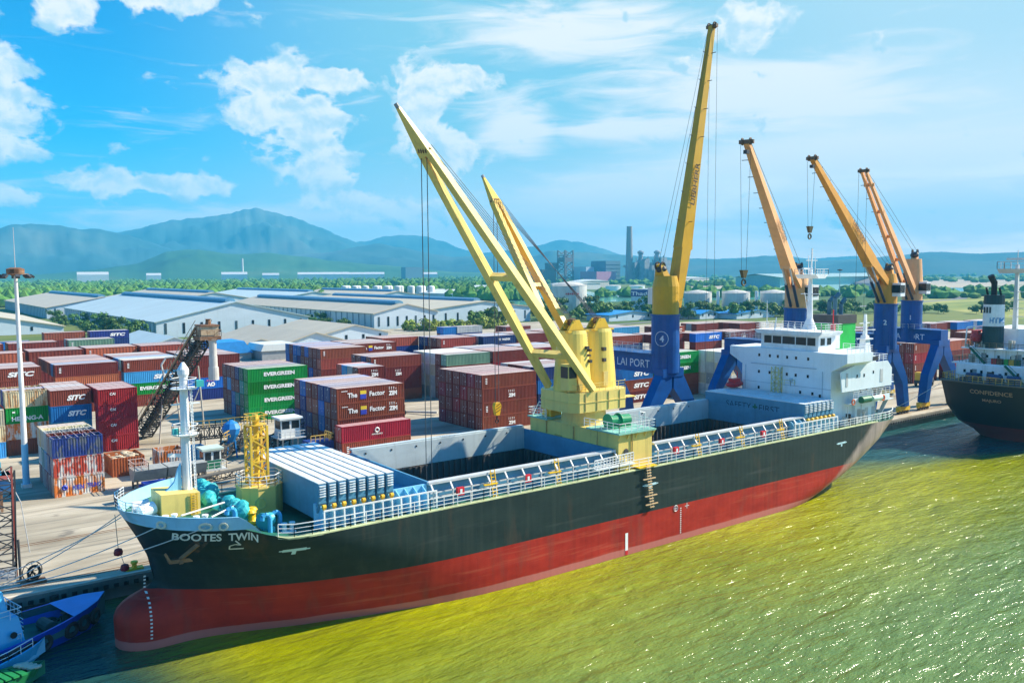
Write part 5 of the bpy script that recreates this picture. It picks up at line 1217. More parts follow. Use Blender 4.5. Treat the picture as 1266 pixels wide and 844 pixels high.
    if hook:
        c = Vector((tp.x, tp.y, hz))+hd*.4; b = MB(); b.frus(tuple(c-Vector((0,0,1.1))),.25,.2,tuple(c),.6,.3); b.ring(c-Vector((0,0,1.7)),(0,1,0),.4,.13,12,5); b.build('hook_block', mat('hook dark', (.10,.08,.03), .6), t)
    return t
gantry(97.4, 90.4, '4', (97.4,90,25.6), 0, (107.6,90.6,69.3), GOLD, 'blue gantry crane with tall upright golden jib nearest the ship crane')
gantry(131.0, 90.4, '3', (131,90,28.6), 0, (96.5,75,48.6), SALMON, 'harbour crane with pinkish orange jib rising behind the wheelhouse', hook=31.2)
gantry(160.5, 90.4, '2', (160,90,28.6), 0, (127.0,85.2,49.8), ORANGE, 'harbour crane with orange jib and small dangling hook, second from right', hook=38.5)
gantry(181.0, 96.0, '1', (181,95.5,26.5), 0, (144.6,86.4,49.0), SALMON, 'rightmost harbour crane with twin-beam jib and tall pale tower', twin=True)

# ================================================================== APRON AND YARD EQUIPMENT
t = thing('light_mast', 'tall white floodlight mast with rusty lamp platform at the left edge', 'light mast', (15.7, 132.4, 2))
b = MB(); b.tube((15.7,132.4,2),(15.7,132.4,31.2),.42,.22,14); b.box(15.1,16.3,131.8,133,2,2.5); b.tube((15.7,132.4,2.5),(15.7,132.4,8),.44,.42,14,1); po = b.build('pole', [mat('mast white', (.70,.70,.67), .5, streak=.4, col2=(.38,.24,.14), lo=.60, hi=.68), LBLUE], t)
b = MB(); b.lathe((15.7,132.4,31.0), [(.5,0),(1.1,.35),(1.1,.9),(.6,1.1)], 14); b.ring((15.7,132.4,31.2),(0,0,1),1.5,.08,16,5); b.build('lamp_platform', RUST, t)
for i in range(8):
    a = 2*PI*i/8; c = Vector((15.7+1.7*math.cos(a), 132.4+1.7*math.sin(a), 31.1)); b = MB(); b.bar(c, c+Vector((.5*math.cos(a),.5*math.sin(a),-.35)), .5, .3); b.build('floodlight', DARK, t)
b = MB(); b.tube((15.7,132.4,32.1),(15.7,132.4,37.5),.06,.03,5); b.build('lightning_rod', LGREY, t)
# inclined conveyor
t = thing('conveyor', 'dark inclined belt conveyor with rusty head house and hanging white chute', 'conveyor', (38.5, 158, 2))
p0, p1 = Vector((37.6,160.5,2.6)), Vector((43.4,142.0,21.4))
b = MB(); b.truss(p0, p1, 2.0, 2.4, 18, .22); gi = b.build('girder', mat('dusty dark steel', (.055,.05,.045), .8, var=.4, col2=(.20,.16,.11), lo=.55, hi=.7), t)
b = MB(); b.bar(p0+Vector((0,0,.2)), p1+Vector((0,0,.2)), 1.3, .35)
for i in range(40):
    c = p0.lerp(p1, i/40); b.bar(c+Vector((-.9,0,-.9)), c+Vector((.9,0,-.9)), .2)
b.build('belt', mat('conveyor belt', (.035,.033,.03), .85), t)
b = MB(); d_ = (p1-p0)
for s in (-1.35, 1.35):
    for i in range(16):
        c = p0.lerp(p1, i/16)+Vector((s,0,1.2)); b.bar(c, c+Vector((0,0,1.0)), .06)
    b.bar(p0+Vector((s,0,2.2)), p1+Vector((s,0,2.2)), .07); b.bar(p0+Vector((s,0,1.15)), p1+Vector((s,0,1.15)), .35, .08)
b.build('walkway', mat('dusty pale steel', (.36,.31,.23), .7, var=.3), t)
b = MB(); b.box(42.0,45.4,139.6,143.4,20.4,21.0); b.box(42.3,45.1,140,143.0,21.0,22.6,1); b.box(42.2,45.2,139.8,143.2,22.6,22.85); b.lathe((43.9,141.4,22.85),[(.5,0),(.4,.8),(.55,.9)],10); b.rail([(42,139.6,21),(45.4,139.6,21),(45.4,143.4,21),(42,143.4,21),(42,139.6,21)],1,1,.04)
b.build('head_house', [RUST, mat('head house cream', (.52,.42,.28), .7, var=.25, col2=(.30,.18,.09), lo=.5, hi=.65)], t)
b = MB(); b.lathe((44.2,140.4,13.8),[(.85,0),(.8,2.1)],16); b.lathe((44.2,140.4,15.9),[(.68,0),(.66,1.9)],16); b.lathe((44.2,140.4,17.8),[(.58,0),(.62,2.4),(1.0,2.7)],16); b.build('chute', mat('chute grey white', (.52,.50,.46), .6, var=.15, streak=.4), t)
b = MB()
for (x_,y_,zt) in ((39.2,152.5,10.2),(41.4,152.2,10.2),(41.2,147,15.6),(43.6,146.6,15.6)):
    b.tube((x_+(-.8 if x_ < 41.3 else .8), y_, 2), (x_, y_, zt), .14, n=6)
for (a, c) in (((39.0,152.5,6),(41.8,152.2,6)),((38.9,152.5,6),(41.2,147,9)),((41,147,8.5),(44,146.6,8.5)),((40.8,147,5),(44.2,146.6,5)),((40.7,147,5),(43.8,146.6,12))): b.bar(a, c, .16)
b.build('support_leg', mat('pale support steel', (.46,.42,.35), .7, var=.2), t)
b = MB(); b.path([(39.0,150.5,14.0),(38.6,150.3,15.8),(39.4,150.3,17.0),(41.2,149.8,17.1)], .16); b.path([(41.6,147,17.6),(41.6,147,20),(42.5,146,20.3)], .1); b.build('pipe', LGREY, t)
# loading line: hoppers, cabins and bins on the apron
t = thing('hopper_wagon', 'long grey dusty hopper with dark legs beside the ship bow', 'hopper', (31, 121, 2))
b = MB(); b.prism([(119.6,4.9),(123.0,4.9),(122.2,3.3),(120.4,3.3)], 'x', 26.8, 31.0); b.prism([(119.6,4.9),(123.0,4.9),(122.2,3.3),(120.4,3.3)], 'x', 31.2, 36.4); b.build('bin', mat('dusty grey plate', (.30,.31,.29), .8, var=.25, streak=.4), t)
b = MB(); 
for x_ in (27.2,30.6,31.6,36): 
    for y_ in (120,122.6): b.bar((x_,y_,2),(x_,y_,3.6),.22)
b.box(26.6,36.6,120.2,120.4,2.8,3.0); b.build('leg', DARK, t)
b = MB(); b.rail([(26.8,119.7,4.9),(28.6,119.7,4.9),(28.6,123,4.9),(26.8,123,4.9),(26.8,119.7,4.9)],1.0,.8,.05,2); b.build('railing', mat('dusty pink rail', (.50,.34,.28), .7), t)
t = thing('belt_feeder', 'low dark ground conveyor lying on the apron before the hopper', 'conveyor', (33, 116, 2))
b = MB(); b.truss((23.5,115.5,2.6),(41,117.5,3.4),1.2,.9,16,.12); b.build('frame', DARK, t); b = MB(); b.bar((23.5,115.5,3.1),(41,117.5,3.9),.9,.1); b.build('belt', mat('dusty belt', (.13,.115,.09), .9), t)
t = tag(MB().box(27.0,30.6,116.9,118.6,2.3,3.3).box(27.3,30.3,117.0,118.5,3.3,3.7).build('covered_pump', [mat('blue tarpaulin', (.015,.05,.32), .7, bump=.5)], origin=(28.8,117.7,2)), 'machine under a blue tarpaulin on the apron', 'machine')
def skip_(nm, x0, x1, y0, y1, z0, z1, m_, lab, legs=False, fill=None):
    t = thing(nm, lab, 'bin', ((x0+x1)/2, (y0+y1)/2, 2))
    b = MB(); th_ = .1; n = int((x1-x0)/.4)
    b.box(x0,x1,y0,y0+th_,z0,z1); b.box(x0,x1,y1-th_,y1,z0,z1); b.box(x0,x0+th_,y0+th_,y1-th_,z0,z1); b.box(x1-th_,x1,y0+th_,y1-th_,z0,z1)
    for i in range(n+1): b.box(x0+i*(x1-x0-.1)/n, x0+.1+i*(x1-x0-.1)/n, y0-.07, y0-.002, z0, z1)
    for i in range(8): b.box(x0-.07, x0-.002, y0+.1+i*(y1-y0-.3)/7, y0+.2+i*(y1-y0-.3)/7, z0, z1)
    b.box(x0+th_,x1-th_,y0+th_,y1-th_,z0,z0+.1); b.build('bin_wall', m_, t)
    b = MB(); b.add([(x0+.1,y0+.1,z1-.7),(x1-.1,y0+.1,z1-.5),(x1-.1,y1-.1,z1-.8),(x0+.1,y1-.1,z1-.6)], [(0,1,2,3)])
    if fill:
        q = random.Random(3)
        for i in range(26): 
            x_, y_ = q.uniform(x0+.3,x1-.3), q.uniform(y0+.3,y1-.3); b.blob((x_,y_,z1-.35+q.uniform(0,.3)), q.uniform(.2,.6), q.uniform(.2,.6), q.uniform(.1,.3), seed=i)
    b.build('contents', mat(nm+' contents', fill or (.035,.035,.04), .9, var=.4), t)
    if legs:
        b = MB()
        for x_ in (x0+.1,x1-.1):
            for y_ in (y0+.1,y1-.1): b.bar((x_,y_,2),(x_,y_,z0),.22)
        b.box(x0,x1,y0-.02,y0+.05,z0-.75,z0); b.build('leg', mat('grey white plate', (.48,.48,.46), .7, streak=.5), t)
skip_('open_bin', 31.6, 35.2, 126.0, 129.6, 3.6, 5.9, cmat('worn orange'), 'orange open bin on grey legs behind the hopper', True)
skip_('scrap_bin', 26.4, 30.8, 131.0, 136.4, 2.0, 4.7, mat('rusty orange plate', (.40,.11,.03), .7, var=.3, streak=.5), 'rusty orange bin heaped with scrap next to the old stack', False, (.42,.35,.25))
skip_('blue_bin', 35.6, 38.6, 127.2, 130.0, 3.2, 5.6, mat('dull blue plate', (.03,.16,.34), .6, streak=.4), 'dull blue open bin behind the foremast', True)
def cabin(x, y, z, w_, d_, h_, body, lab, green=False):
    t = thing('control_cabin', lab, 'cabin', (x, y, 2), None)
    b = MB(); b.box(x-w_/2,x+w_/2,y-d_/2,y+d_/2,z,z+h_*.45,1 if green else 0); b.box(x-w_/2,x+w_/2,y-d_/2,y+d_/2,z+h_*.45+.003,z+h_); b.build('cabin_wall', [body, DGREEN], t)
    b = MB(); b.box(x-w_/2-.35,x+w_/2+.35,y-d_/2-.35,y+d_/2+.35,z+h_,z+h_+.28); b.build('roof', mat('cabin roof white', (.66,.70,.68), .6, var=.1) if not green else mat('cabin roof green white', (.48,.58,.50), .6), t)
    for i in range(2):
        b = MB(); x0 = x-w_/2+.15+i*w_/2; b.box(x0,x0+w_/2-.35,y-d_/2-.03,y-d_/2+.02,z+h_*.48,z+h_*.9); b.build('window', GLASS, t)
    b = MB(); b.box(x-w_/2-.03,x-w_/2+.02,y-d_/2+.3,y+d_/2-.3,z+h_*.45,z+h_*.9); b.build('window', GLASS, t)
    b = MB()
    for sx_ in (-1,1):
        for sy_ in (-1,1): b.bar((x+sx_*w_*.4,y+sy_*d_*.4,2),(x+sx_*w_*.4,y+sy_*d_*.4,z),.2)
    b.box(x-w_/2-.6,x+w_/2+.6,y-d_/2-.8,y+d_/2+.3,z-.15,z); b.rail([(x-w_/2-.5,y+.2,z),(x-w_/2-.5,y-d_/2-.7,z),(x+w_/2+.5,y-d_/2-.7,z),(x+w_/2+.5,y+.2,z)],1,.8,.04,2); b.build('platform', LGREY, t)
cabin(37.7, 122.6, 3.4, 2.4, 2.2, 2.7, mat('cabin white', (.66,.68,.66), .6), 'small green and white cabin between hopper and windlass', True)
cabin(52.6, 130.6, 5.0, 3.2, 2.8, 2.9, mat('cabin white', (.66,.68,.66), .6), 'white control cabin on stilts behind the stowed hatch covers')
t = thing('steel_gantry', 'dark steel loading frame with yellow walkway rails in front of the green containers', 'steel frame', (46, 141, 2))
b = MB(); b.truss((39.5,139,5.6),(47,137,5.8),2.2,1.8,10,.18); b.truss((40.5,130.5,3.0),(52,141,5.2),1.6,1.6,12,.18); b.truss((45.5,128.5,3.2),(58,138.5,4.8),1.8,1.4,14,.16)
for (x_,y_) in ((41,138.8),(44,138),(46.8,136.8),(49,136.5),(50.5,139.5),(55,136)): b.bar((x_,y_,2),(x_+.4,y_,5.4),.22)
b.build('frame', mat('dusty dark steel', (.055,.05,.045), .8), t)
b = MB(); b.rail([(39.5,138,6.6),(43.2,137.2,6.6),(47,136.2,6.8),(51.5,139.8,6.0),(57.8,137.6,5.6)],1.1,.9,.06,2); b.rail([(42.5,131,5.4),(46.5,134.5,6.0)],1.1,.9,.06,2); b.build('walkway_rail', mat('ochre rail paint', (.52,.34,.08), .6), t)
t = tag(MB().lathe((44.4,133.2,4.6),[(.3,0),(1.2,1.3),(1.45,2.2),(1.0,3.0),(.25,3.5)],9).bar((43.6,133.2,2),(43.9,133.2,4.9),.2).bar((45.2,133.2,2),(44.9,133.2,4.9),.2).build('dust_hopper', mat('bright blue plate', (.02,.20,.50), .5), origin=(44.4,133.2,2)), 'bright blue hood-shaped hopper left of the yellow lattice post', 'hopper')
t = thing('corrugated_bin', 'dark blue corrugated hopper box between white cabin and red containers', 'hopper', (56.5, 124.5, 2))
b = MB(); b.box(53.4,57.2,123.2,126.6,2.6,4.8)
for i in range(11): b.box(53.5+i*.34,53.66+i*.34,123.1,123.197,2.6,4.8)
b.build('box', mat('corrugated navy', (.012,.04,.20), .5, streak=.4), t); b = MB(); b.rail([(53.4,123.3,4.8),(57.2,123.3,4.8),(57.2,126.5,4.8)],1.1,.7,.06,2); b.build('railing', mat('ochre rail paint', (.52,.34,.08), .6), t)
t = thing('payloader', 'dusty dark wheel loader parked in the shade mid yard', 'wheel loader', (84, 152, 2))
b = MB(); b.box(82,86,151,153.4,3,4.4); b.frus((84.6,152.2,4.4),.9,1.0,(84.6,152.2,6.2),.7,.9); b.build('body', mat('dusty machine', (.16,.13,.08), .8), t)
for (x_,y_) in ((82.8,150.9),(85.4,150.9),(82.8,153.5),(85.4,153.5)): b = MB(); b.ring((x_,y_,2.75),(0,1,0),.48,.28,14,6); b.build('wheel', BLACK, t)
t = tag(MB().bar((86.0,157,2.2),(91.5,147.5,2.6),.5,.4).bar((86.0,157,2.6),(84,160.5,9.5),.35).bar((85,158.8,2.6),(85,158.8,6.2),.2).build('loading_ramp', mat('pale ramp steel', (.50,.50,.47), .7), origin=(88,152,2)), 'pale steel ramp lying in the shaded aisle mid yard', 'ramp')
# cable reel, post, lattice tower at the quay edge
t = thing('cable_reel', 'dark cable reel on a steel sled at the quay edge', 'cable reel', (10.8, 90.2, 2))
b = MB(); b.ring((10.8,90.2,3.15),(.35,-.94,.05),.92,.05,24,6); b.ring((10.9,89.9,3.15),(.35,-.94,.05),.55,.14,18,6)
for i in range(8):
    a = 2*PI*i/8; d_ = Vector((.94,.35,0))*math.cos(a)+Vector((0,0,1))*math.sin(a); b.bar(Vector((10.8,90.2,3.15)), Vector((10.8,90.2,3.15))+d_*.92, .05)
b.build('drum', BLACK, t); b = MB(); b.box(9.8,11.9,89.6,90.8,2.0,2.25); b.bar((10.3,90.2,2.2),(10.8,90.2,3.15),.14); b.bar((11.3,90.2,2.2),(10.8,90.2,3.15),.14); b.build('sled', RUST, t)
tag(MB().tube((9.95,91.3,2),(9.9,91.3,6.1),.13,.11,10).box(9.6,10.3,91,91.6,2,2.15).build('steel_post', DARK, origin=(9.95,91.3,2)), 'bare dark steel post beside the cable reel', 'post')
t = thing('lattice_tower', 'open lattice boom tower cut by the left edge above the tug', 'lattice tower', (8.3, 93.6, 2))
b = MB(); b.truss((8.6,93.4,2),(8.9,93.4,12.6),2.2,2.2,8,.16); b.bar((9.75,92.3,2),(9.75,92.3,12.9),.16,mi=1); b.bar((9,93,12.6),(7.5,92.5,14.5),.2); b.build('frame', [DARK, mat('faded red steel', (.34,.07,.05), .7)], t)
b = MB(); b.rail([(7,92.2,2.2),(9.7,92.2,2.2)],1,.6,.05); b.box(6.5,9.9,92.2,95,2.0,2.3); b.build('base_frame', GREY, t)
b = MB(); b.path([(9.2,93,12.6),(10.4,92.4,9.4),(10.9,92,4.5)], .04); b.build('cable', LGREY, t)
t = thing('small_launch', 'blue launch stored on trestles at the left edge under the light mast', 'boat', (10.2, 121, 2))
b = MB(); b.prism([(119.6,6.6),(122.4,6.6),(121.8,4.6),(121,4.2),(120.2,4.6)], 'x', 5.5, 12.6); b.build('hull', mat('launch blue', (.02,.16,.42), .5), t); b = MB(); b.box(5.4,12.75,119.5,122.5,6.15,6.6); b.build('sheer_band', mat('launch red band', (.45,.12,.10), .6), t); b = MB(); b.box(6,11.6,120,122,6.6,8.2); b.build('canopy', mat('launch canopy cyan', (.02,.34,.56), .5), t)
b = MB(); [b.bar((x_,y_,2),(x_,y_,4.6),.25) for x_ in (6.5,11.5) for y_ in (120.2,121.8)]; b.build('trestle', RUST, t)
def bollard(x, y, lab, m_):
    b = MB(); b.box(x-.8,x+.8,y-.35,y+.35,2.0,2.2); b.lathe((x,y,2.2),[(.26,0),(.22,.35),(.36,.45),(.34,.62),(.1,.7)],12); return tag(b.build('bollard', m_, origin=(x,y,2)), lab, 'bollard', 'bollards along the quay edge')
BY = mat('bollard yellow', (.74,.46,.02), .5)
bollard(19.4, 88.3, 'yellow bollard on the quay just ahead of the bow', BY); bollard(6.8, 88.2, 'yellow bollard at the left edge of the quay', BY); bollard(146, 88.2, 'yellow bollard behind the stern', BY); bollard(152, 88.2, 'yellow bollard nearest the second ship', BY)
def rope(a, c, sag, lab, r=.045):
    a, c = Vector(a), Vector(c); b = MB(); pts = [a.lerp(c, i/14)-Vector((0,0,sag*4*(i/14)*(1-i/14))) for i in range(15)]; b.path(pts, r, 5)
    return tag(b.build('mooring_rope', ROPE, origin=tuple(c)), lab, 'rope', 'mooring ropes of the ships')
rope((17.6, YC-hb(17.6,10.6)-.25, 11.0), (4.5,88.2,2.6), .5, 'mooring rope from the foremost fairlead to the quay at left')
rope((20.3, YC-hb(20.3,10.6)-.25, 10.95), (3.8,88.3,2.6), .6, 'mooring rope from the second fairlead passing before the stem')
rope((15.6,74.9,11.0), (5.2,91,2.5), .5, 'thin mooring rope from the stem head to the quay')
rope((15.9,76.2,11.0), (6.8,88.2,2.6), .4, 'far mooring rope from the stem head to the yellow bollard')
rope((23.2,72.0,11.6), (19.0,69.8,11.7), 0, 'thick white rope over the foredeck from the windlass', .07); rope((24.2,71.2,11.5), (20.9,68.2,11.6), 0, 'thick white rope over the foredeck near the yellow drum', .07)
rope((121.5,80,9.6), (146,88.2,2.5), .5, 'mooring rope from the stern to the quay'); rope((157,77.5,10.2), (152,88.2,2.5), .3, 'mooring rope from the second ship to the quay')
for k, (x_, y_, z_) in enumerate(((16.4,80.5,6.4),(17.2,82.0,4.4))):
    b = MB(); b.lathe((x_,y_,z_-.35),[(.08,0),(.36,.12),(.40,.35),(.32,.62),(.08,.72)],10); tag(b.build('rat_guard_float', mat('dark red float', (.25,.02,.03), .6), origin=(x_,y_,z_-.35)), ['dark red float hanging high on the bow line', 'dark red float hanging low on the bow line'][k], 'float')
tag(MB().path([(15.2,75.3,11.2),(16.4,80.5,6.8),(17.2,82.0,4.6),(17.6,87.6,2.3)], .03, 4).build('float_line', ROPE, origin=(17.6,87.6,2.3)), 'thin line with two red floats from stem to quay', 'rope')
# quay fenders
for i in range(12):
    x_ = 12+i*12.5; b = MB(); b.tube((x_,86.35,-.4),(x_,86.35,1.7),.38,n=12)
    tag(b.build('quay_fender', BLACK, origin=(x_,86.35,-.4)), 'black cylindrical rubber fender on the quay wall', 'fender', 'fenders on the quay wall')
# vehicles under the right-hand gantries
t = thing('reach_truck', 'yellow and dark yard truck under the right-hand gantries', 'truck', (211, 108, 2))
b = MB(); b.box(208,213.5,106.8,109.2,2.9,3.6); b.box(208.2,210.0,106.9,109.1,3.6,5.6,1); b.box(210.4,213.4,107,109,3.6,4.6,2); b.build('body', [DARK, mat('truck yellow', (.6,.36,.03), .5), GREY], t)
for x_ in (208.9,211,212.6):
    for y_ in (106.9,109.1): b = MB(); b.ring((x_,y_,2.6),(0,1,0),.4,.2,12,6); b.build('wheel', BLACK, t)

# ================================================================== TUG, LAUNCH, GREEN BOAT (lower left)
def boat_hull(mb, bow, stern, beam, zd, sheer, n=24, bowfull=1.6, mi=0, zk=-.8, dz=.15):
    bow, stern = Vector(bow), Vector(stern); ax = stern-bow; L = ax.length; ax.normalize(); lt = Vector((-ax.y, ax.x, 0)); rows = []
    for i in range(n+1):
        s = i/n; b_ = beam/2*min(1, (1-(1-min(1, s/.42))**2))**.62 if s < .42 else beam/2*(1-.12*((s-.42)/.58)**2)
        z = zd+sheer*max(0, 1-s/.45)**2; c = bow+ax*(L*s); rk = 1-.35*max(0, 1-s/.35)
        rows.append([c+lt*b_+Vector((0,0,z)), c+ax*(.8*max(0,1-s/.3))+lt*b_*.82*rk+Vector((0,0,zk)), c+ax*(.8*max(0,1-s/.3))-lt*b_*.82*rk+Vector((0,0,zk)), c-lt*b_+Vector((0,0,z)), c-lt*max(0,b_-.22)+Vector((0,0,z)), c-lt*max(0,b_-.24)+Vector((0,0,zd-.75)), c+lt*max(0,b_-.24)+Vector((0,0,zd-.75)), c+lt*max(0,b_-.22)+Vector((0,0,z))])
    vs = [p for r in rows for p in r]; fs = []; ms = []
    for i in range(n):
        for j in range(8): fs.append((i*8+j,(i+1)*8+j,(i+1)*8+(j+1) % 8,i*8+(j+1) % 8)); ms.append(1 if j == 5 else (2 if j in (4,6) else 0))
    k = len(mb.f); mb.add(vs, fs); mb.m[k:] = ms
    return bow, ax, lt, L, rows
t = thing('tugboat', 'deep blue tugboat with tyre fenders and light blue wheelhouse moored ahead of the bow', 'tugboat', (6, 79.6, 0))
mb = MB(); bo, ax, lt, L_, rows = boat_hull(mb, (15.4,81.9,0), (-14,74.2,0), 7.4, 1.55, 1.1)
mb.build('hull', [mat('tug blue', (.006,.045,.42), .35, var=.12, streak=.2), mat('tug deck green', (.01,.13,.10), .7, var=.4), mat('tug bulwark inside', (.02,.10,.12), .7)], t)
b = MB()
V_ = [rows[0][0],rows[1][0],rows[2][0],rows[3][0],rows[3][3],rows[2][3],rows[1][3]]; b.add([v+Vector((0,0,.03)) for v in V_], [tuple(range(7))]); b.build('bow_deck', mat('tug bow blue', (.03,.24,.62), .4), t)
b = MB()
def tp_(f, s, z): q = bo+ax*f+lt*s; return Vector((q.x,q.y,z))
def obox(mb, f0, f1, s0, s1, z0, z1, mi=0, tap=0): return mb.add([tp_(f0,s0,z0),tp_(f1,s0,z0),tp_(f1,s1,z0),tp_(f0,s1,z0),tp_(f0+tap,s0*.9+s1*.1,z1),tp_(f1,s0*.9+s1*.1,z1),tp_(f1,s1*.9+s0*.1,z1),tp_(f0+tap,s1*.9+s0*.1,z1)], [(0,3,2,1),(4,5,6,7),(0,1,5,4),(1,2,6,5),(2,3,7,6),(3,0,4,7)], mi)
obox(b, 7.6, 16, -2.5, 2.4, .8, 3.4, 0, .35); obox(b, 8.6, 13, -1.9, 1.9, 3.403, 5.6, 0, .3)
wh = b.build('wheelhouse', mat('tug house light blue', (.07,.42,.70), .4, var=.08, streak=.2), t)
for (f_, z_) in ((8.6,2.2),(10.4,2.2),(12.2,2.2)): b = MB(); q0 = tp_(f_,2.47,z_); b.tube(q0, q0+lt*.12, .26, n=14); b.build('porthole', GLASS, wh)
b = MB(); b.rail([tp_(7.8,-2.2,3.4),tp_(7.8,2.2,3.4),tp_(13,2.2,3.4)], .8, .8, .03, 2)
for i in range(7): b.bar(tp_(7.55,1.1,1.0+i*.33), tp_(7.55,1.7,1.0+i*.33), .05)
b.build('railing', mat('tug rail white', (.6,.66,.7), .5), wh)
for i in range(9):
    s_ = .035+i*.052; k_ = min(23, int(s_*24+.5)); pt = (rows[k_][0]+rows[k_][1])/2+Vector((0,0,.35)); pn = (rows[min(24,k_+1)][0]-rows[max(0,k_-1)][0]).cross(Vector((0,0,1))).normalized()
    b = MB(); b.ring(pt-pn*.18 if (pt-pn-bo-ax*L_/2).length > (pt+pn-bo-ax*L_/2).length else pt+pn*.18, pn, .52, .24, 18, 8); b.build('tyre_fender', BLACK, t)
b = MB(); q0 = tp_(3.4,0,.8); b.lathe((q0.x,q0.y,.8),[(.35,0),(.3,.9),(.45,1.0),(.45,1.15)],12); q0 = tp_(5.2,.4,.8); b.tube(q0-lt*.9+Vector((0,0,.5)), q0+lt*.9+Vector((0,0,.5)), .55, n=12)
for i in range(10): q0 = tp_(2.6+rnd.uniform(0,4), rnd.uniform(-2,1.6), .85); b.ring(q0, (rnd.uniform(-.2,.2),rnd.uniform(-.2,.2),1), rnd.uniform(.25,.5), .12, 12, 5)
b.build('towing_gear', mat('tug gear', (.05,.06,.055), .7, var=.4), t)
t = thing('pilot_launch', 'light blue launch with white railing alongside the tug', 'boat', (3.5, 74.8, 0))
mb = MB(); bo, ax, lt, L_, rows = boat_hull(mb, (9.9,77.3,0), (-6,71.8,0), 3.4, 1.0, .5)
mb.build('hull', [mat('launch pale blue', (.05,.36,.62), .4), mat('launch deck', (.03,.14,.20), .7), LBLUE], t)
b = MB(); b.rail([r[0]+Vector((0,0,0)) for r in rows[2:24:3]], .75, .9, .03, 2); b.rail([r[3] for r in rows[2:24:3]], .75, .9, .03, 2); b.build('railing', mat('tug rail white', (.6,.66,.7), .5), t)
t = thing('green_boat', 'green covered boat with coiled pale rope at the bottom left corner', 'boat', (4.5, 72, 0))
mb = MB(); bo, ax, lt, L_, rows = boat_hull(mb, (9.3,73.2,0), (-8,69.2,0), 3.8, .9, .3); mb.build('hull', [mat('boat green', (.01,.16,.05), .5, var=.2), DGREEN, DGREEN], t)
b = MB()
for i in range(12): b.bar(bo+ax*(2+i*.55)-lt*1.5+Vector((0,0,.9)), bo+ax*(2+i*.55)+lt*1.5+Vector((0,0,1.25)), .4, .12)
b.build('cover', mat('boat cover green', (.012,.22,.05), .6), t)
b = MB()
for i in range(4): b.ring(bo+ax*(.9+i*.2)+lt*(.3-i*.3)+Vector((0,0,1.05+.05*i)), (0,.3,1), .42, .13, 16, 6)
b.build('rope_coil', mat('pale rope', (.45,.43,.36), .9), t)

# ================================================================== SECOND SHIP (stern view at the right)
t = thing('bulk_carrier', 'second ship seen stern-on at the right edge with black hull and white decks', 'ship', (170, 68.3, 0))
SX, SY = 156.5, 68.6
def st2(z, s): # half breadth and stern x per height
    return interp([(-1,5.2),(1.2,6.6),(3.0,8.0),(6,9.1),(11,9.6)], z), SX+interp([(-1,9),(1.2,7),(3,4),(6,1.6),(11,0)], z)
mb = MB(); zs = [-1,.2,1.2,2.2,3,4.2,6,8,11.0]; pr = []
for z in zs:
    b_, x_ = st2(z, 0); row = []
    for k in range(-6, 7):
        a = k/6; row.append((x_+2.2*abs(a)**2.2, SY+b_*a, z))
    full = interp([(-1,20),(3,12),(11,5)], z)
    row = [(240, SY-9.6, z), (x_+2.2+full*2.2, SY-9.6, z), (x_+2.2+full, SY-(b_*.35+9.6*.65), z)]+row+[(x_+2.2+full, SY+(b_*.35+9.6*.65), z), (x_+2.2+full*2.2, SY+9.6, z), (240, SY+9.6, z)]
    pr.append(row)
k = len(pr[0]); mb.add([p for r in pr for p in r], [(j*k+i,j*k+i+1,(j+1)*k+i+1,(j+1)*k+i) for j in range(len(pr)-1) for i in range(k-1)])
hm2 = bpy.data.materials.new('second hull paint'); hm2.use_nodes = True; q_ = hm2.node_tree; g_ = q_.nodes.new('ShaderNodeNewGeometry'); s_ = q_.nodes.new('ShaderNodeSeparateXYZ'); q_.links.new(g_.outputs['Position'], s_.inputs[0])
r_ = q_.nodes.new('ShaderNodeMapRange'); q_.links.new(s_.outputs[2], r_.inputs[0]); r_.inputs[1].default_value = 2.95; r_.inputs[2].default_value = 3.0
m_ = q_.nodes.new('ShaderNodeMix'); m_.data_type = 'RGBA'; m_.inputs[6].default_value = (.24,.05,.05,1); m_.inputs[7].default_value = (.020,.018,.017,1); q_.links.new(r_.outputs[0], m_.inputs[0]); q_.links.new(m_.outputs[2], q_.nodes['Principled BSDF'].inputs['Base Color']); q_.nodes['Principled BSDF'].inputs['Roughness'].default_value = .55
h2 = mb.build('hull', hm2, t, smooth=True)
b = MB(); b.text('CONFIDENCE', (SX-.02,SY+3.6,9.0), (0,-1,0), (.18,0,1), .75, width=7.2, bold=.02, mp=lambda p: Vector((st2(p.z,0)[1]+2.2*abs((p.y-SY)/st2(p.z,0)[0])**2.2-.06, p.y, p.z))); b.text('MAJURO', (SX,SY+1.5,7.7), (0,-1,0), (0,0,1), .5, width=3.2, mp=lambda p: Vector((st2(p.z,0)[1]+2.2*abs((p.y-SY)/st2(p.z,0)[0])**2.2-.06, p.y, p.z))); b.build('lettering', mat('tan lettering', (.42,.25,.14), .6), h2)
b = MB(); b.prism([(SX+8,-1),(SX+11.5,-1),(SX+11,1.6),(SX+8.4,1.6)], 'y', SY-.3, SY+.3); b.build('rudder', mat('rudder red grey', (.30,.16,.17), .7), h2)
b = MB(); b.prism([(SX+1,SY-9.3),(SX,SY-3),(SX,SY+3),(SX+1,SY+9.3),(240,SY+9.5),(240,SY-9.5)], 'z', 10.8, 11.0); b.build('deck', mat('deck rust brown', (.16,.12,.09), .8), t)
b = MB(); b.rail([(SX+8,SY-9.4,11),(SX+2.2,SY-9.3,11),(SX+.4,SY-4,11),(SX+.1,SY,11),(SX+.4,SY+4,11),(SX+2.2,SY+9.3,11),(SX+8,SY+9.4,11)], 1.1, 1.0, .05); b.build('railing', mat('ochre rail paint', (.52,.34,.08), .6), t)
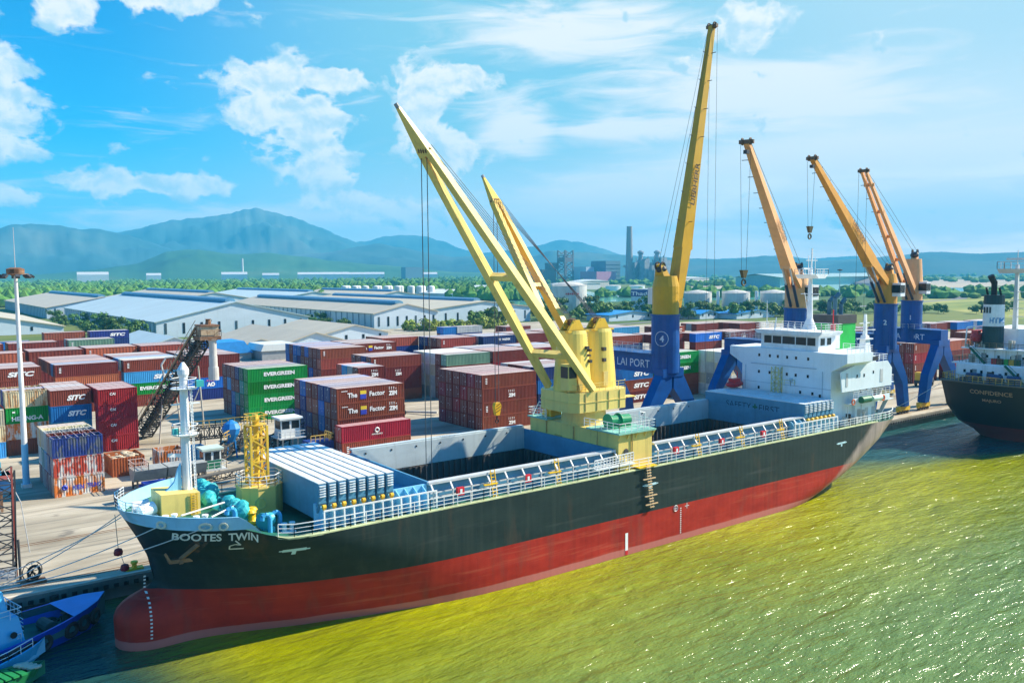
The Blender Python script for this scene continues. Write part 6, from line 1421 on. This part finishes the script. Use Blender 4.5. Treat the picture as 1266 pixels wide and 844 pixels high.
SW = mat('second ship white', (.78,.82,.84), .5, var=.08, streak=.3)
b = MB(); b.box(SX+5,SX+24,SY-7.2,SY+8.2,11.0,13.7); b.box(SX+5.6,SX+24,SY-9.3,SY+9.3,13.7,13.95); b.box(SX+7,SX+24,SY-6.6,SY+6.6,13.95,16.5); b.box(SX+6.2,SX+24,SY-9.3,SY+8,16.5,16.75); b.box(SX+12,SX+24,SY-8.5,SY+6.4,16.75,20.2); s2 = b.build('superstructure', SW, t)
b = MB(); b.rail([(SX+24,SY-9.2,13.95),(SX+5.7,SY-9.2,13.95),(SX+5.7,SY+9.2,13.95),(SX+24,SY+9.2,13.95)],1.0,1.2,.045); b.rail([(SX+24,SY-9.2,16.75),(SX+6.3,SY-9.2,16.75),(SX+6.3,SY+7.9,16.75),(SX+20,SY+7.9,16.75)],1.0,1.2,.045); b.build('railing', mat('dark olive rail', (.14,.12,.07), .6), s2)
for (y0, z0, y1, z1, x_) in ((6.2,16.75,3.4,13.95,5.8),(-.5,13.95,-3.6,11,4.6),(-7.4,16.75,-4.2,13.95,5.8)):
    b = MB(); b.bar((SX+x_,SY+y0,z0),(SX+x_,SY+y1,z1),.7,.18); b.bar((SX+x_-.3,SY+y0,z0+.9),(SX+x_-.3,SY+y1,z1+.9),.06); b.build('stairway', mat('stair green', (.01,.12,.06), .6), s2)
for i, (y_, z_, w__, h__) in enumerate(((4.9,11,.9,1.9),(2.2,11.3,.9,1.3),(-5.5,11,.9,1.9),(-1.8,14,.9,1.9),(4.2,14,.9,1.8),(-4.6,11.9,.5,.5),(.4,11.9,.5,.5))):
    x_ = SX+4.97 if z_ < 13.5 else SX+6.97; b = MB(); b.box(x_,x_+.05,SY+y_-w__/2,SY+y_+w__/2,z_,z_+h__); b.build('door' if h__ > 1.5 else 'porthole', DARK if h__ < 1.5 else GREY, s2)
for y_, c_ in ((2.0,RED),(1.0,RUST),(-.2,GREEN),(-1.0,YELLOW),(-1.9,DGREEN)):
    b = MB(); b.box(SX+5.9,SX+6.6,SY+y_-.42,SY+y_+.42,13.96,15.0); b.build('deck_box', c_, s2)
b = MB()
for i in range(12): q0 = random.Random(i); x_, y_ = SX+q0.uniform(1.5,4), SY+q0.uniform(-5,6); b.box(x_-.3,x_+.3,y_-.4,y_+.4,11,11+q0.uniform(.6,1.6))
for y_ in (-3,0,4): b.tube((SX+2.4,SY+y_-1,11.9),(SX+2.4,SY+y_+1,11.9),.6,n=12)
b.build('mooring_winch', mat('winch dark blue', (.03,.06,.14), .6), t)
b = MB(); b.lathe((SX+8.5,SY+3.4,16.75),[(1.75,0),(1.75,4.0)],20,0,1.15,1); b.lathe((SX+8.5,SY+3.4,20.75),[(1.75,0),(1.7,4.0)],20,1,1.15,1); b.lathe((SX+8.5,SY+3.4,24.75),[(1.72,0),(1.65,1.7)],20,0,1.15,1); f2 = b.build('funnel', [mat('funnel black green', (.012,.045,.05), .5), WHITE], t)
b = MB(); b.tube((SX+8.3,SY+3.4,26.4),(SX+8.3,SY+3.4,29),.5,n=12); b.tube((SX+8.3,SY+3.4,28.6),(SX+7.6,SY+3.8,30),.52,.55,n=12)
for y_ in (2.3,4.6): b.tube((SX+8.6,SY+y_,26.4),(SX+8.3,SY+y_+.2,27.8),.2,n=8)
b.build('exhaust_pipe', BLACK, f2)
b = MB(); [b.box(SX+6.46,SX+6.54,SY+4.55-i*.5,SY+4.83-i*.5,23.2,24.3) for i in range(4)]; b.build('louvre', DARK, f2)
b = MB(); b.text('HTK', (SX+6.5,SY+3.2,21.4),(0,-1,0),(0,0,1),.95,width=1.9,bold=.03,mp=lambda p: Vector((SX+8.5-2.03*math.sqrt(max(.02,1-((p.y-SY-3.4)/1.75)**2)), p.y, p.z))); b.build('lettering', mat('funnel letter blue', (.05,.25,.5), .5), f2)
b = MB(); b.bar((SX+11.5,SY+0.9,20.2),(SX+11.5,SY+0.9,32.0),.75,.75,w1=.5,h1=.5); b.prism([(SX+10,31.2),(SX+13,31.2),(SX+12.1,30.4),(SX+10.9,30.4)],'y',SY-2.0,SY+3.8); b.rail([(SX+10,SY-2.0,31.2),(SX+10,SY+3.8,31.2),(SX+13,SY+3.8,31.2),(SX+13,SY-2.0,31.2),(SX+10,SY-2.0,31.2)],1.3,1.2,.05,2); b.bar((SX+11.5,SY-1.2,33.0),(SX+11.5,SY+2.8,33.0),.25,.4); b.bar((SX+11.5,SY+0.9,32),(SX+11.5,SY+0.9,34.6),.1)
for z_ in (22.5,24,25.5,27): b.bar((SX+11.5,SY-0.8,z_),(SX+11.5,SY+2.0,z_),.12)
b.build('radar_mast', mat('mast weathered white', (.56,.58,.58), .6), t)
b = MB(); b.blob((SX+8.4,SY+6.0,18.6), 2.3, 1.1, 1.2, jit=.02, lvl=2); b.box(SX+7,SX+9.8,SY+5.4,SY+6.6,19.3,19.9); b.build('lifeboat', mat('lifeboat red', (.50,.05,.05), .45), t)
b = MB(); b.path([(SX+6.6,SY+7.4,16.8),(SX+6.6,SY+7.2,20.4),(SX+7.2,SY+6.0,20.6)],.14); b.path([(SX+10.2,SY+7.4,16.8),(SX+10.2,SY+7.2,20.4),(SX+10,SY+6.0,20.6)],.14); b.build('davit', SW, t)
b = MB(); b.bar((SX+8,SY+3.7,16.8),(SX+8,SY+3.7,27),.08); b.build('aerial', mat('ochre rail paint', (.52,.34,.08), .6), t)
b = MB(); q0 = random.Random(5)
for i in range(26):
    x_, y_ = SX+q0.uniform(6.4,9), SY+q0.uniform(-8.6,7.4); z_ = 16.76 if i % 2 else 13.96; b.box(x_-.25,x_+.25,y_-.3,y_+.3,z_,z_+q0.uniform(.5,1.9))
for i in range(9): y_ = SY-8+i*1.9; b.path([(SX+6.3,y_,11),(SX+6.3,y_,13.7)], .07); b.path([(SX+6.6,y_+.6,13.95),(SX+6.6,y_+.6,16.5)], .06)
b.build('deck_fitting', mat('deck gear cream', (.45,.43,.36), .6), s2)
b = MB()
for i, y_ in enumerate((6.6,5.4,3.6,1.6,-.6,-2.6,-5.0,-6.4)): b.box(SX+4.9,SX+4.98,SY+y_-.2,SY+y_+.2,12.2,12.75); b.box(SX+6.9,SX+6.98,SY+y_-.2,SY+y_+.2,15.0,15.5)
b.build('window', GLASS, s2)
b = MB(); b.lathe((SX+11,SY-2.2,16.75),[(.6,0),(.6,3.2),(.8,3.3),(.8,3.7)],12); b.build('ventilator', SW, t)

# ================================================================== WAREHOUSES
WALLW = mat('warehouse wall', (.52,.60,.66), .5, var=.06, streak=.2, scale=(.1,.1,.3))
def roof_mat(n, c): return mat('roof '+n, c, .5, var=.08, scale=(.03,.12,.1), streak=.1)
R_BLUE, R_TAN, R_WHT = roof_mat('grey blue', (.44,.53,.53)), roof_mat('tan', (.50,.43,.31)), roof_mat('white', (.62,.64,.62))
RIDGEB = mat('ridge vent blue', (.10,.24,.36), .5)
def warehouse(x0, x1, y0, y1, zw, za, rm, lab, wins=9, xa=None, vent=True, wh=4.2, group='gabled warehouses behind the container yard', ribs=True):
    xa = (x0+x1)/2 if xa is None else xa
    t = thing('warehouse', lab, 'warehouse', ((x0+x1)/2, (y0+y1)/2, 2), group)
    b = MB(); b.prism([(x0,1.6),(x1,1.6),(x1,zw),(xa,za),(x0,zw)], 'y', y0, y1)
    wl = b.build('wall', WALLW, t)
    if ribs:
        b = MB(); n = int((y1-y0)/7)
        for i in range(n): b.box(x0-.35, x0-.002, y0+3+i*7, y0+3.5+i*7, 1.6, zw-.3)
        b.build('pilaster', mat('wall rib grey blue', (.22,.30,.37), .6), wl)
    b = MB()
    for (xa_, za_, xb_, zb_) in ((x0-.9, zw-.1, xa, za+.25), (xa, za+.25, x1+.9, zw-.1)):
        b.add([(xa_,y0-.8,za_+.1),(xb_,y0-.8,zb_+.1),(xb_,y1+.8,zb_+.1),(xa_,y1+.8,za_+.1),(xa_,y0-.8,za_-.25),(xb_,y0-.8,zb_-.25),(xb_,y1+.8,zb_-.25),(xa_,y1+.8,za_-.25)], [(0,1,2,3),(7,6,5,4),(0,4,5,1),(1,5,6,2),(2,6,7,3),(3,7,4,0)])
    rf = b.build('roof', rm, t)
    if vent:
        b = MB(); b.prism([(xa-2.6,za+.1),(xa-2.2,za+1.3),(xa,za+2.0),(xa+2.2,za+1.3),(xa+2.6,za+.1)], 'y', y0+8, y1-8); b.build('ridge_vent', RIDGEB, rf)
    st = (x1-x0)/wins
    for i in range(wins):
        xx = x0+st*(i+.5); h_ = wh; b = MB(); b.box(xx-.55, xx+.55, y0-.12, y0-.003, 3.4, 3.4+h_); b.build('window', GLASS if i % 4 else mat('shutter dark', (.04,.07,.09), .5), wl)
    return t
warehouse(105, 180, 415, 650, 9.2, 17.5, R_BLUE, 'large warehouse with pale grey-blue roof and blue ridge, left of centre', 9, wh=5)
warehouse(209, 248, 398, 620, 10.3, 14.6, R_TAN, 'tan-roofed warehouse with row of dark slot windows, centre', 7, wh=5)
warehouse(248.6, 322, 410, 620, 10.6, 14.4, R_TAN, 'wide tan-roofed warehouse next to the bush, right of the centre one', 9, xa=288, wh=5)
warehouse(95, 168, 655, 880, 9.2, 15.5, R_TAN, 'far left warehouse with tan roof and white verge', 7, wh=5)
warehouse(178, 262, 690, 900, 9.5, 16.5, R_TAN, 'far tan-roofed warehouse behind the grey-blue one', 6, wh=4)
warehouse(270, 350, 700, 900, 9.5, 15.5, R_BLUE, 'far grey-roofed warehouse behind the centre one', 5, wh=4)
warehouse(355, 420, 690, 860, 9.5, 14.5, R_TAN, 'far tan warehouse below the row of white tanks', 5, wh=4)
warehouse(-8, 78, 487, 640, 5.2, 13.5, R_TAN, 'white gabled warehouse at the left edge behind the light mast', 3, xa=34, vent=False, wh=2, ribs=False)
warehouse(500, 560, 770, 850, 9, 12.5, R_WHT, 'small white shed right of the white tanks', 5, vent=False, wh=3, ribs=False)
SH = 'low sheds between yard and warehouses'
warehouse(101, 122, 300, 352, 4.6, 7.6, R_TAN, 'low tan-roofed shed behind the green container block', 4, vent=False, wh=1.6, group=SH, ribs=False)
warehouse(123, 147, 305, 372, 5.2, 8.6, R_TAN, 'low shed with pale blue gable behind the big container block', 4, vent=False, wh=1.6, group=SH, ribs=False)
warehouse(148, 180, 330, 386, 5.6, 9.2, R_TAN, 'largest low shed in front of the centre warehouse', 4, vent=False, wh=1.8, group=SH, ribs=False)
warehouse(80, 99, 330, 380, 4.6, 7.6, R_BLUE, 'low grey-roofed shed under the conveyor head', 3, vent=False, wh=1.6, group=SH, ribs=False)
t = thing('tarpaulin_shelter', 'bright blue tarpaulin shelter behind the green container block', 'shelter', (93, 290, 2))
b = MB(); b.prism([(86,4.5),(90,8.4),(100,8.6),(103,4.5)], 'y', 284, 297); b.build('cover', mat('shelter blue', (.02,.24,.60), .6, bump=.5), t); b = MB(); b.box(86.5,102.5,284.5,296.5,2,4.5); b.build('wall', GREY, t)
t = thing('tarpaulin_shelter', 'white-topped low shelter right of the bright blue shelter', 'shelter', (108, 284, 2))
b = MB(); b.prism([(103.5,5.2),(104.5,7.4),(116,7.4),(117.5,5.2)], 'y', 278, 292); b.build('cover', R_WHT, t); b = MB(); b.box(104,117,278.5,291.5,2,5.2); b.build('wall', GREY, t)
warehouse(428, 466, 338, 366, 5.0, 6.6, mat('roof bright blue', (.03,.26,.60), .45, var=.08), 'low bright blue roofed shed left of the white tanks on the right', 4, vent=False, wh=1.6, group='blue roofed sheds', ribs=False)
warehouse(410, 427, 352, 384, 5.0, 6.8, mat('roof bright blue', (.03,.26,.60), .45), 'bright blue roofed shed behind gantry four', 3, vent=False, wh=1.6, group='blue roofed sheds', ribs=False)
warehouse(352, 392, 372, 392, 5.5, 7.2, mat('roof bright blue', (.03,.26,.60), .45), 'bright blue roofed shed among trees right of the ship crane', 3, vent=False, wh=1.6, group='blue roofed sheds', ribs=False)
t = thing('office_block', 'pale blue office block with dark blue name board beside gantry four', 'building', (458, 441, 1.6))
b = MB(); b.box(450,470,430,452,1.5,18.2); wl = b.build('wall', mat('office pale blue', (.36,.62,.76), .5), t); b = MB(); b.box(449.6,470.4,429.6,452.4,18.2,18.9); b.build('roof', R_WHT, t)
b = MB(); b.box(449.5,449.95,430,452,13.2,18.1); b.box(450,470,429.55,429.95,13.2,18.1); nb = b.build('name_board', mat('board navy', (.01,.07,.26), .5), wl); b = MB(); b.text('Thadi', (449.4,451.5,14.2),(0,-1,0),(0,0,1),2.6,width=18,bold=.02); b.build('lettering', WHITE, nb)
# ------------------------------------------------------------------ tanks, plant and chimneys
TWT = mat('tank white', (.70,.69,.66), .5, var=.08, streak=.35, scale=(.1,.1,.1))
k_ = 0
for i in range(17):
    x_ = 452+i*3.6; y_ = 934-i*6.4+(7 if i % 2 else 0)
    if i in (5, 12): continue
    b = MB(); b.lathe((x_,y_,1.6),[(4.2,0),(4.2,14.2),(3.4,15),(.3,15.5)],18)
    tag(b.build('storage_tank', TWT, origin=(x_,y_,1.6), smooth=False), 'slim white upright storage tank in the row behind the warehouses', 'tank', 'row of slim white storage tanks')
for i, (x_,y_,r_,h_,lab) in enumerate(((412,478,13,20.5,'large domed tank with red lettering behind the ship crane'),(466,402,9.6,15,'left one of the three broad pale tanks on the right'),(485,384,9.6,15,'middle one of the three broad pale tanks on the right'),(504,366,9.6,15,'right one of the three broad pale tanks on the right'),(850,890,11,10.5,'small round tank left of the chimney'),(880,872,11,10,'small round tank below the chimney'))):
    t = thing('broad_tank', lab, 'tank', (x_,y_,1.6), 'broad storage tanks')
    b = MB(); b.lathe((x_,y_,1.5),[(r_,0),(r_,h_*.97)],30); sh_ = b.build('shell', mat('tank shell pale', (.56,.57,.54), .5, var=.12, streak=.5, scale=(.15,.15,.15)), t)
    b = MB(); b.lathe((x_,y_,1.5+h_*.97),[(r_*1.01,0),(r_*.6,h_*.10),(.4,h_*.15)],30); b.build('roof', mat('tank roof beige', (.58,.54,.46), .5), t)
    b = MB(); b.ring((x_,y_,1.5+h_),(0,0,1),r_*1.0,.12,30,4)
    for k in range(16): a = 2*PI*k/16; b.bar((x_+r_*math.cos(a),y_+r_*math.sin(a),1.5+h_*.97),(x_+r_*math.cos(a),y_+r_*math.sin(a),2.6+h_*.97),.12)
    b.ring((x_,y_,2.6+h_*.97),(0,0,1),r_,.08,30,4); b.build('railing', LGREY, t)
    if i == 0:
        b = MB()
        for k in range(7): a = R(218)+k*.11; p = Vector((x_+(r_+.1)*math.cos(a),y_+(r_+.1)*math.sin(a),15.6)); dd = Vector((-math.sin(a),math.cos(a),0)); b.bar(p, p+dd*1.1, .06, 1.5 if k % 2 else 1.0)
        b.build('lettering', RED, sh_)
for i in range(2):
    b = MB(); x_, y_ = ((475.5,392.5),(494.5,374.5))[i]; b.tube((x_-3,y_-3,1.6),(x_-3,y_-3,17.5),1.1,n=12); tag(b.build('stair_tower', WHITE, origin=(x_-3,y_-3,1.6)), ['white stair column between left and middle broad tanks','white stair column between middle and right broad tanks'][i], 'stair tower')
t = thing('power_plant', 'grey industrial plant with tall chimney right of the ship crane', 'power plant', (1640, 1655, 1.5))
b = MB(); b.lathe((1640,1655,1.5),[(11.5,0),(9.5,60),(7.5,152)],20); b.build('chimney', mat('chimney grey', (.27,.26,.25), .7, var=.15), t)
b = MB(); q0 = random.Random(12)
for i in range(14): x_, y_ = 1665+q0.uniform(-20,60), 1640+q0.uniform(-70,20); w_ = q0.uniform(6,13); b.box(x_-w_,x_+w_,y_-w_,y_+w_,1.5,q0.uniform(30,70))
for (x_,y_,h_) in ((1668,1640,88),(1700,1610,88)): b.lathe((x_,y_,1.5),[(11,0),(11,55),(6,66),(6,78),(9,80),(9,84),(3,h_)],14)
b.build('boiler_house', mat('plant steel grey', (.24,.27,.30), .7, var=.3, scale=(.1,.1,.1)), t)
b = MB()
for i in range(30): x_, y_ = 1655+q0.uniform(0,60), 1640+q0.uniform(-60,20); b.bar((x_,y_,20),(x_+q0.uniform(-14,14),y_+q0.uniform(-14,14),q0.uniform(50,78)), 1.6)
b.build('pipework', mat('plant pipe dark', (.12,.15,.18), .7), t)
b = MB(); b.box(1530,1600,1665,1730,1.5,33); b.build('pink_hall', mat('pink cladding', (.45,.20,.30), .6), t)
t = thing('lattice_plant', 'dark open steel tower building behind the domed tank', 'industrial building', (1546,1810,1.5))
b = MB(); b.truss((1546,1810,1.5),(1546,1810,92),30,30,6,3.2); b.box(1480,1530,1830,1880,1.5,40); b.box(1530,1562,1794,1826,60,72); b.box(1505,1535,1825,1850,40,58); b.build('frame', mat('plant steel dark', (.13,.12,.12), .7, var=.3), t)
t = thing('conveyor_plant', 'dark and pale blue cement works with sloping gallery left of the chimney', 'industrial building', (1590,1740,1.5))
b = MB(); b.box(1560,1590,1740,1790,1.5,46); b.build('pale_hall', mat('pale blue cladding', (.42,.55,.64), .6), t); b = MB(); b.box(1596,1650,1700,1760,1.5,62); [b.box(1595,1651,1699,1761,12+i*10,13.2+i*10) for i in range(5)]; b.build('tower_block', mat('dark blue cladding', (.10,.18,.24), .6, var=.3), t); b = MB(); b.bar((1652,1690,48),(1720,1625,14),7,6); b.build('gallery', GREY, t)
wh_list = [(2371,12436,300,60,58),(2834,8264,190,50,44),(2980,7700,120,40,34),(3016,6625,330,60,38),(3184,5300,160,60,33),(3090,6000,220,50,36),(2500,9900,120,60,40),(3390,4700,130,50,30)]
for i, (x_,y_,l_,w_,h_) in enumerate(wh_list):
    s0 = (2950+70*i)/math.hypot(x_,y_); x_, y_, l_, w_, h_ = x_*s0, y_*s0, l_*s0*1.15, w_*s0, 34+(h_-31)*s0*1.15
    t = thing('distant_factory', ['long white factory hall far off below the left mountain','white factory block far off beside the thin white chimney','small white hall just right of the thin white chimney','longest white factory hall at the foot of the green hill','white hall right of the crane hoist cables','long white hall left of the dark blue one','faint white hall far left at the mountain foot','small white hall right of the dark blue one'][i], 'factory', (x_,y_,1.5), 'white factory halls at the foot of the hills')
    b = MB(); a_ = Vector((-y_,x_,0)).normalized(); c = Vector((x_,y_,0)); nn_ = Vector((-a_.y,a_.x,0))
    vs = [c+a_*s*l_*.55+nn_*u*w_/2+Vector((0,0,z)) for z in (0,h_*.8) for s,u in ((-1,-1),(1,-1),(1,1),(-1,1))]; b.add(vs, [(0,1,5,4),(1,2,6,5),(2,3,7,6),(3,0,4,7)]); b.build('wall', mat('distant white wall', (.70,.70,.68), .6), t)
    b = MB(); rg = [c+a_*s*l_*.55+Vector((0,0,h_)) for s in (-1,1)]; b.add([vs[4],vs[5],vs[6],vs[7],rg[0],rg[1]], [(0,1,5,4),(2,3,4,5),(0,4,3),(1,2,5)]); b.build('roof', mat('distant roof', (.60,.58,.56), .6), t)
t = thing('distant_factory', 'dark blue factory hall between the hanging crane cables', 'factory', (1590,2722,1.5)); b = MB(); b.box(1555,1628,2712,2745,1,54); b.build('wall', mat('dark blue cladding', (.05,.13,.22), .6), t)
tag(MB().lathe((1046,2966,1),[(5,0),(3.4,86)],12).build('far_chimney', mat('pale chimney', (.62,.60,.57), .7), origin=(1046,2966,1)), 'thin distant white chimney before the green hill', 'chimney')
t = thing('long_hall', 'long low grey-roofed hall across the lagoon', 'hall', (1180,800,1.6)); b = MB(); b.prism([(760,1.5),(760,22),(800,27),(840,22),(840,1.5)], 'x', 1060, 1420); b.build('wall', mat('hall teal wall', (.30,.45,.46), .6), t); b = MB(); b.add([(1055,755,22.2),(1425,755,22.2),(1425,800,27.4),(1055,800,27.4)], [(0,1,2,3)]); b.add([(1055,800,27.4),(1425,800,27.4),(1425,845,22.2),(1055,845,22.2)], [(0,1,2,3)]); b.build('roof', mat('hall roof teal grey', (.26,.38,.38), .6), t)
t = thing('light_mast', 'distant floodlight mast beside the radar mast of the ship', 'light mast', (761,477,1.6)); b = MB(); b.tube((761,477,1.6),(761,477,32),.5,.3,8); b.build('pole', LGREY, t); b = MB(); b.lathe((761,477,31),[(.6,0),(2.6,.6),(2.6,1.2),(.4,2)],10); b.build('lamp_platform', DARK, t)
for i, (x_, y_, w_, h_, c_) in enumerate(((650,930,26,12,(.40,.47,.42)),(700,905,18,9,(.55,.55,.5)),(590,880,15,8,(.30,.42,.45)),(980,1120,40,12,(.6,.6,.57)),(1500,1330,50,16,(.62,.60,.55)),(1120,1240,36,14,(.55,.5,.42)))):
    t = thing('plain_building', ['grey green shed far behind the ship crane jib','pale low shed right of the grey green one','blue grey shed left of the grey green one','white low hall left of the domed tank','white low hall before the power plant','beige low hall below the cement works'][i], 'building', (x_,y_,1.5))
    b = MB(); b.box(x_-w_,x_+w_,y_-w_*.5,y_+w_*.5,1.4,h_); b.build('wall', mat('shed wall %d' % i if False else 'shed wall '+['green','pale','blue','white','cream','beige'][i], c_, .6), t); b = MB(); b.prism([(x_-w_-1,h_),(x_+w_+1,h_),(x_,h_*1.25)], 'y', y_-w_*.5-1, y_+w_*.5+1); b.build('roof', R_WHT, t)
t = thing('spoil_heap', 'grey mound of gravel beyond the lagoon', 'mound', (1330,760,1.5)); b = MB(); b.blob((1330,760,1), 90, 60, 22, jit=.06, seed=4, lvl=2); b.build('gravel', mat('gravel grey', (.20,.21,.22), .9), t)
# ================================================================== TREES
LEAFS = []
def leaf_mat(n, c): return mat('leaves '+n, c, .6, var=.35, scale=(.5,.5,.5), objvar=.25, spec=.2)
BARK = mat('bark', (.12,.09,.06), .9)
def make_tree(kind, c, H, Wd, nleaf, seed, label, low=.25):
    t = thing(kind, label, 'tree', (0,0,0), 'trees around the yard'); q = random.Random(seed)
    b = MB(); b.tube((0,0,0),(.1,.05,H*.5),H*.022,H*.014,7)
    for i in range(5): a = q.uniform(0,6.3); b.tube((0,0,H*(.3+.06*i)),(math.cos(a)*Wd*.35,math.sin(a)*Wd*.35,H*(.5+.07*i)),H*.010,H*.004,5)
    b.build('trunk', BARK, t)
    b = MB(); cl = [(q.gauss(0,.28)*Wd, q.gauss(0,.28)*Wd, H*q.uniform(low+.1,.9), Wd*q.uniform(.16,.30)) for _ in range(16)]
    for i in range(nleaf):
        cx_, cy_, cz_, r_ = cl[i % 16]; d = Vector((q.gauss(0,1),q.gauss(0,1),q.gauss(0,1))).normalized()*r_*q.uniform(.55,1.08)
        p = Vector((cx_,cy_,cz_))+Vector((d.x,d.y,d.z*.8)); n_ = (d+Vector((q.gauss(0,.4),q.gauss(0,.4),.5))).normalized()*1.0; a = n_.cross(Vector((q.random(),q.random(),q.random()))).normalized(); e_ = n_.cross(a); s_ = Wd*q.uniform(.035,.075)
        b.add([p-a*s_-e_*s_*.7, p+a*s_-e_*s_*.7, p+a*s_*.7+e_*s_*.8, p-a*s_*.7+e_*s_*.8], [(0,1,2,3)])
    b.build('crown', leaf_mat(kind, c), t); return t
PROT = [make_tree('broadleaf_tree', (.12,.21,.03), 9, 8, 900, 1, 'x'), make_tree('dark_tree', (.075,.155,.03), 10, 8, 900, 2, 'x', .1), make_tree('roadside_bush', (.22,.27,.03), 5, 8, 800, 3, 'x', -.05)]
spots = []
q = random.Random(21)
for i in range(15): spots.append((q.uniform(86,104), 400+i*13, 1, q.uniform(.6,.95), 'dark bushy tree along the side wall of the grey-blue warehouse'))
for i in range(9): spots.append((q.uniform(190,206), 398+i*14+q.uniform(-3,3), 1, q.uniform(.5,.8), 'dark bushy tree in the gap left of the centre warehouse'))
for i in range(9): spots.append((222+i*5+q.uniform(-2,2), 376-i*1.2+q.uniform(-3,3), 2, q.uniform(.8,1.25), 'yellow-green roadside bush before the centre warehouse'))
for i in range(5): spots.append((266+i*4, 384+q.uniform(-4,4), 2 if i % 2 else 0, q.uniform(.9,1.3), 'green bush before the wide tan warehouse'))
for i in range(34): spots.append((330+i*4.6+q.uniform(-5,5), 415-i*2.6+q.uniform(-16,30), i % 2, q.uniform(.8,1.25), 'leafy tree in the belt behind the ship crane'))
for i in range(30): spots.append((372+i*7+q.uniform(-8,8), 470-i*5.5+q.uniform(-16,26), (i+1) % 2, q.uniform(.8,1.25), 'leafy tree in the belt beyond the containers on the right'))
for i in range(26): spots.append((470+i*9+q.uniform(-8,8), 345-i*4.2+q.uniform(-12,22), i % 3 if i % 3 < 2 else 0, q.uniform(.55,.95), 'low tree between containers and pasture on the right'))
for i, (x_,y_,k_,s_,lab) in enumerate(spots):
    if i < 3 and False: pass
    copy_tree(PROT[k_], (x_,y_,1.5), lab, lab.replace('tree ','trees ').replace('bush ','bushes '), q.uniform(0,6.28), (s_,s_,s_*q.uniform(.8,1.15)))
for p in PROT:
    for ch in list(p.children): bpy.data.objects.remove(ch)
    bpy.data.objects.remove(p)
# far woodland that reads as one mass: clump crowns on the plain
b = MB(); q = random.Random(33)
def clump(a, d, r, h):
    x_, y_ = d*math.cos(R(a)), d*math.sin(R(a)); b.blob((x_,y_,1.5+h*.45), r, r, h*.62, jit=.30, seed=q.randrange(9999))
for i in range(5200):
    a = q.uniform(52,88); d = 900*math.exp(q.random()**1.15*1.75)
    n_ = noise.noise(Vector((d*math.cos(R(a))*.0022, d*math.sin(R(a))*.0022, 4)))
    if n_ < -.22: continue
    if 57.5 < a < 65.5 and d < 1250: continue
    k = (d/900)**.35; clump(a, d, q.uniform(4.5,8.5)*k, q.uniform(8,14)*k**.5)
for i in range(1900):
    a = q.uniform(14,55); d = 1000*math.exp(q.random()*1.7)
    if noise.noise(Vector((d*math.cos(R(a))*.0016, d*math.sin(R(a))*.0016, 9))) < (.05 if d < 2000 else -.1): continue
    k = (d/900)**.4; clump(a, d, q.uniform(5,9)*k, q.uniform(6,11)*k**.5)
struct(b.build('woodland', mat('woodland canopy', (.08,.19,.030), .8, var=.5, scale=(.05,.05,.08), col2=(.15,.22,.04), lo=.5, hi=.7, spec=.1)), 'stuff')
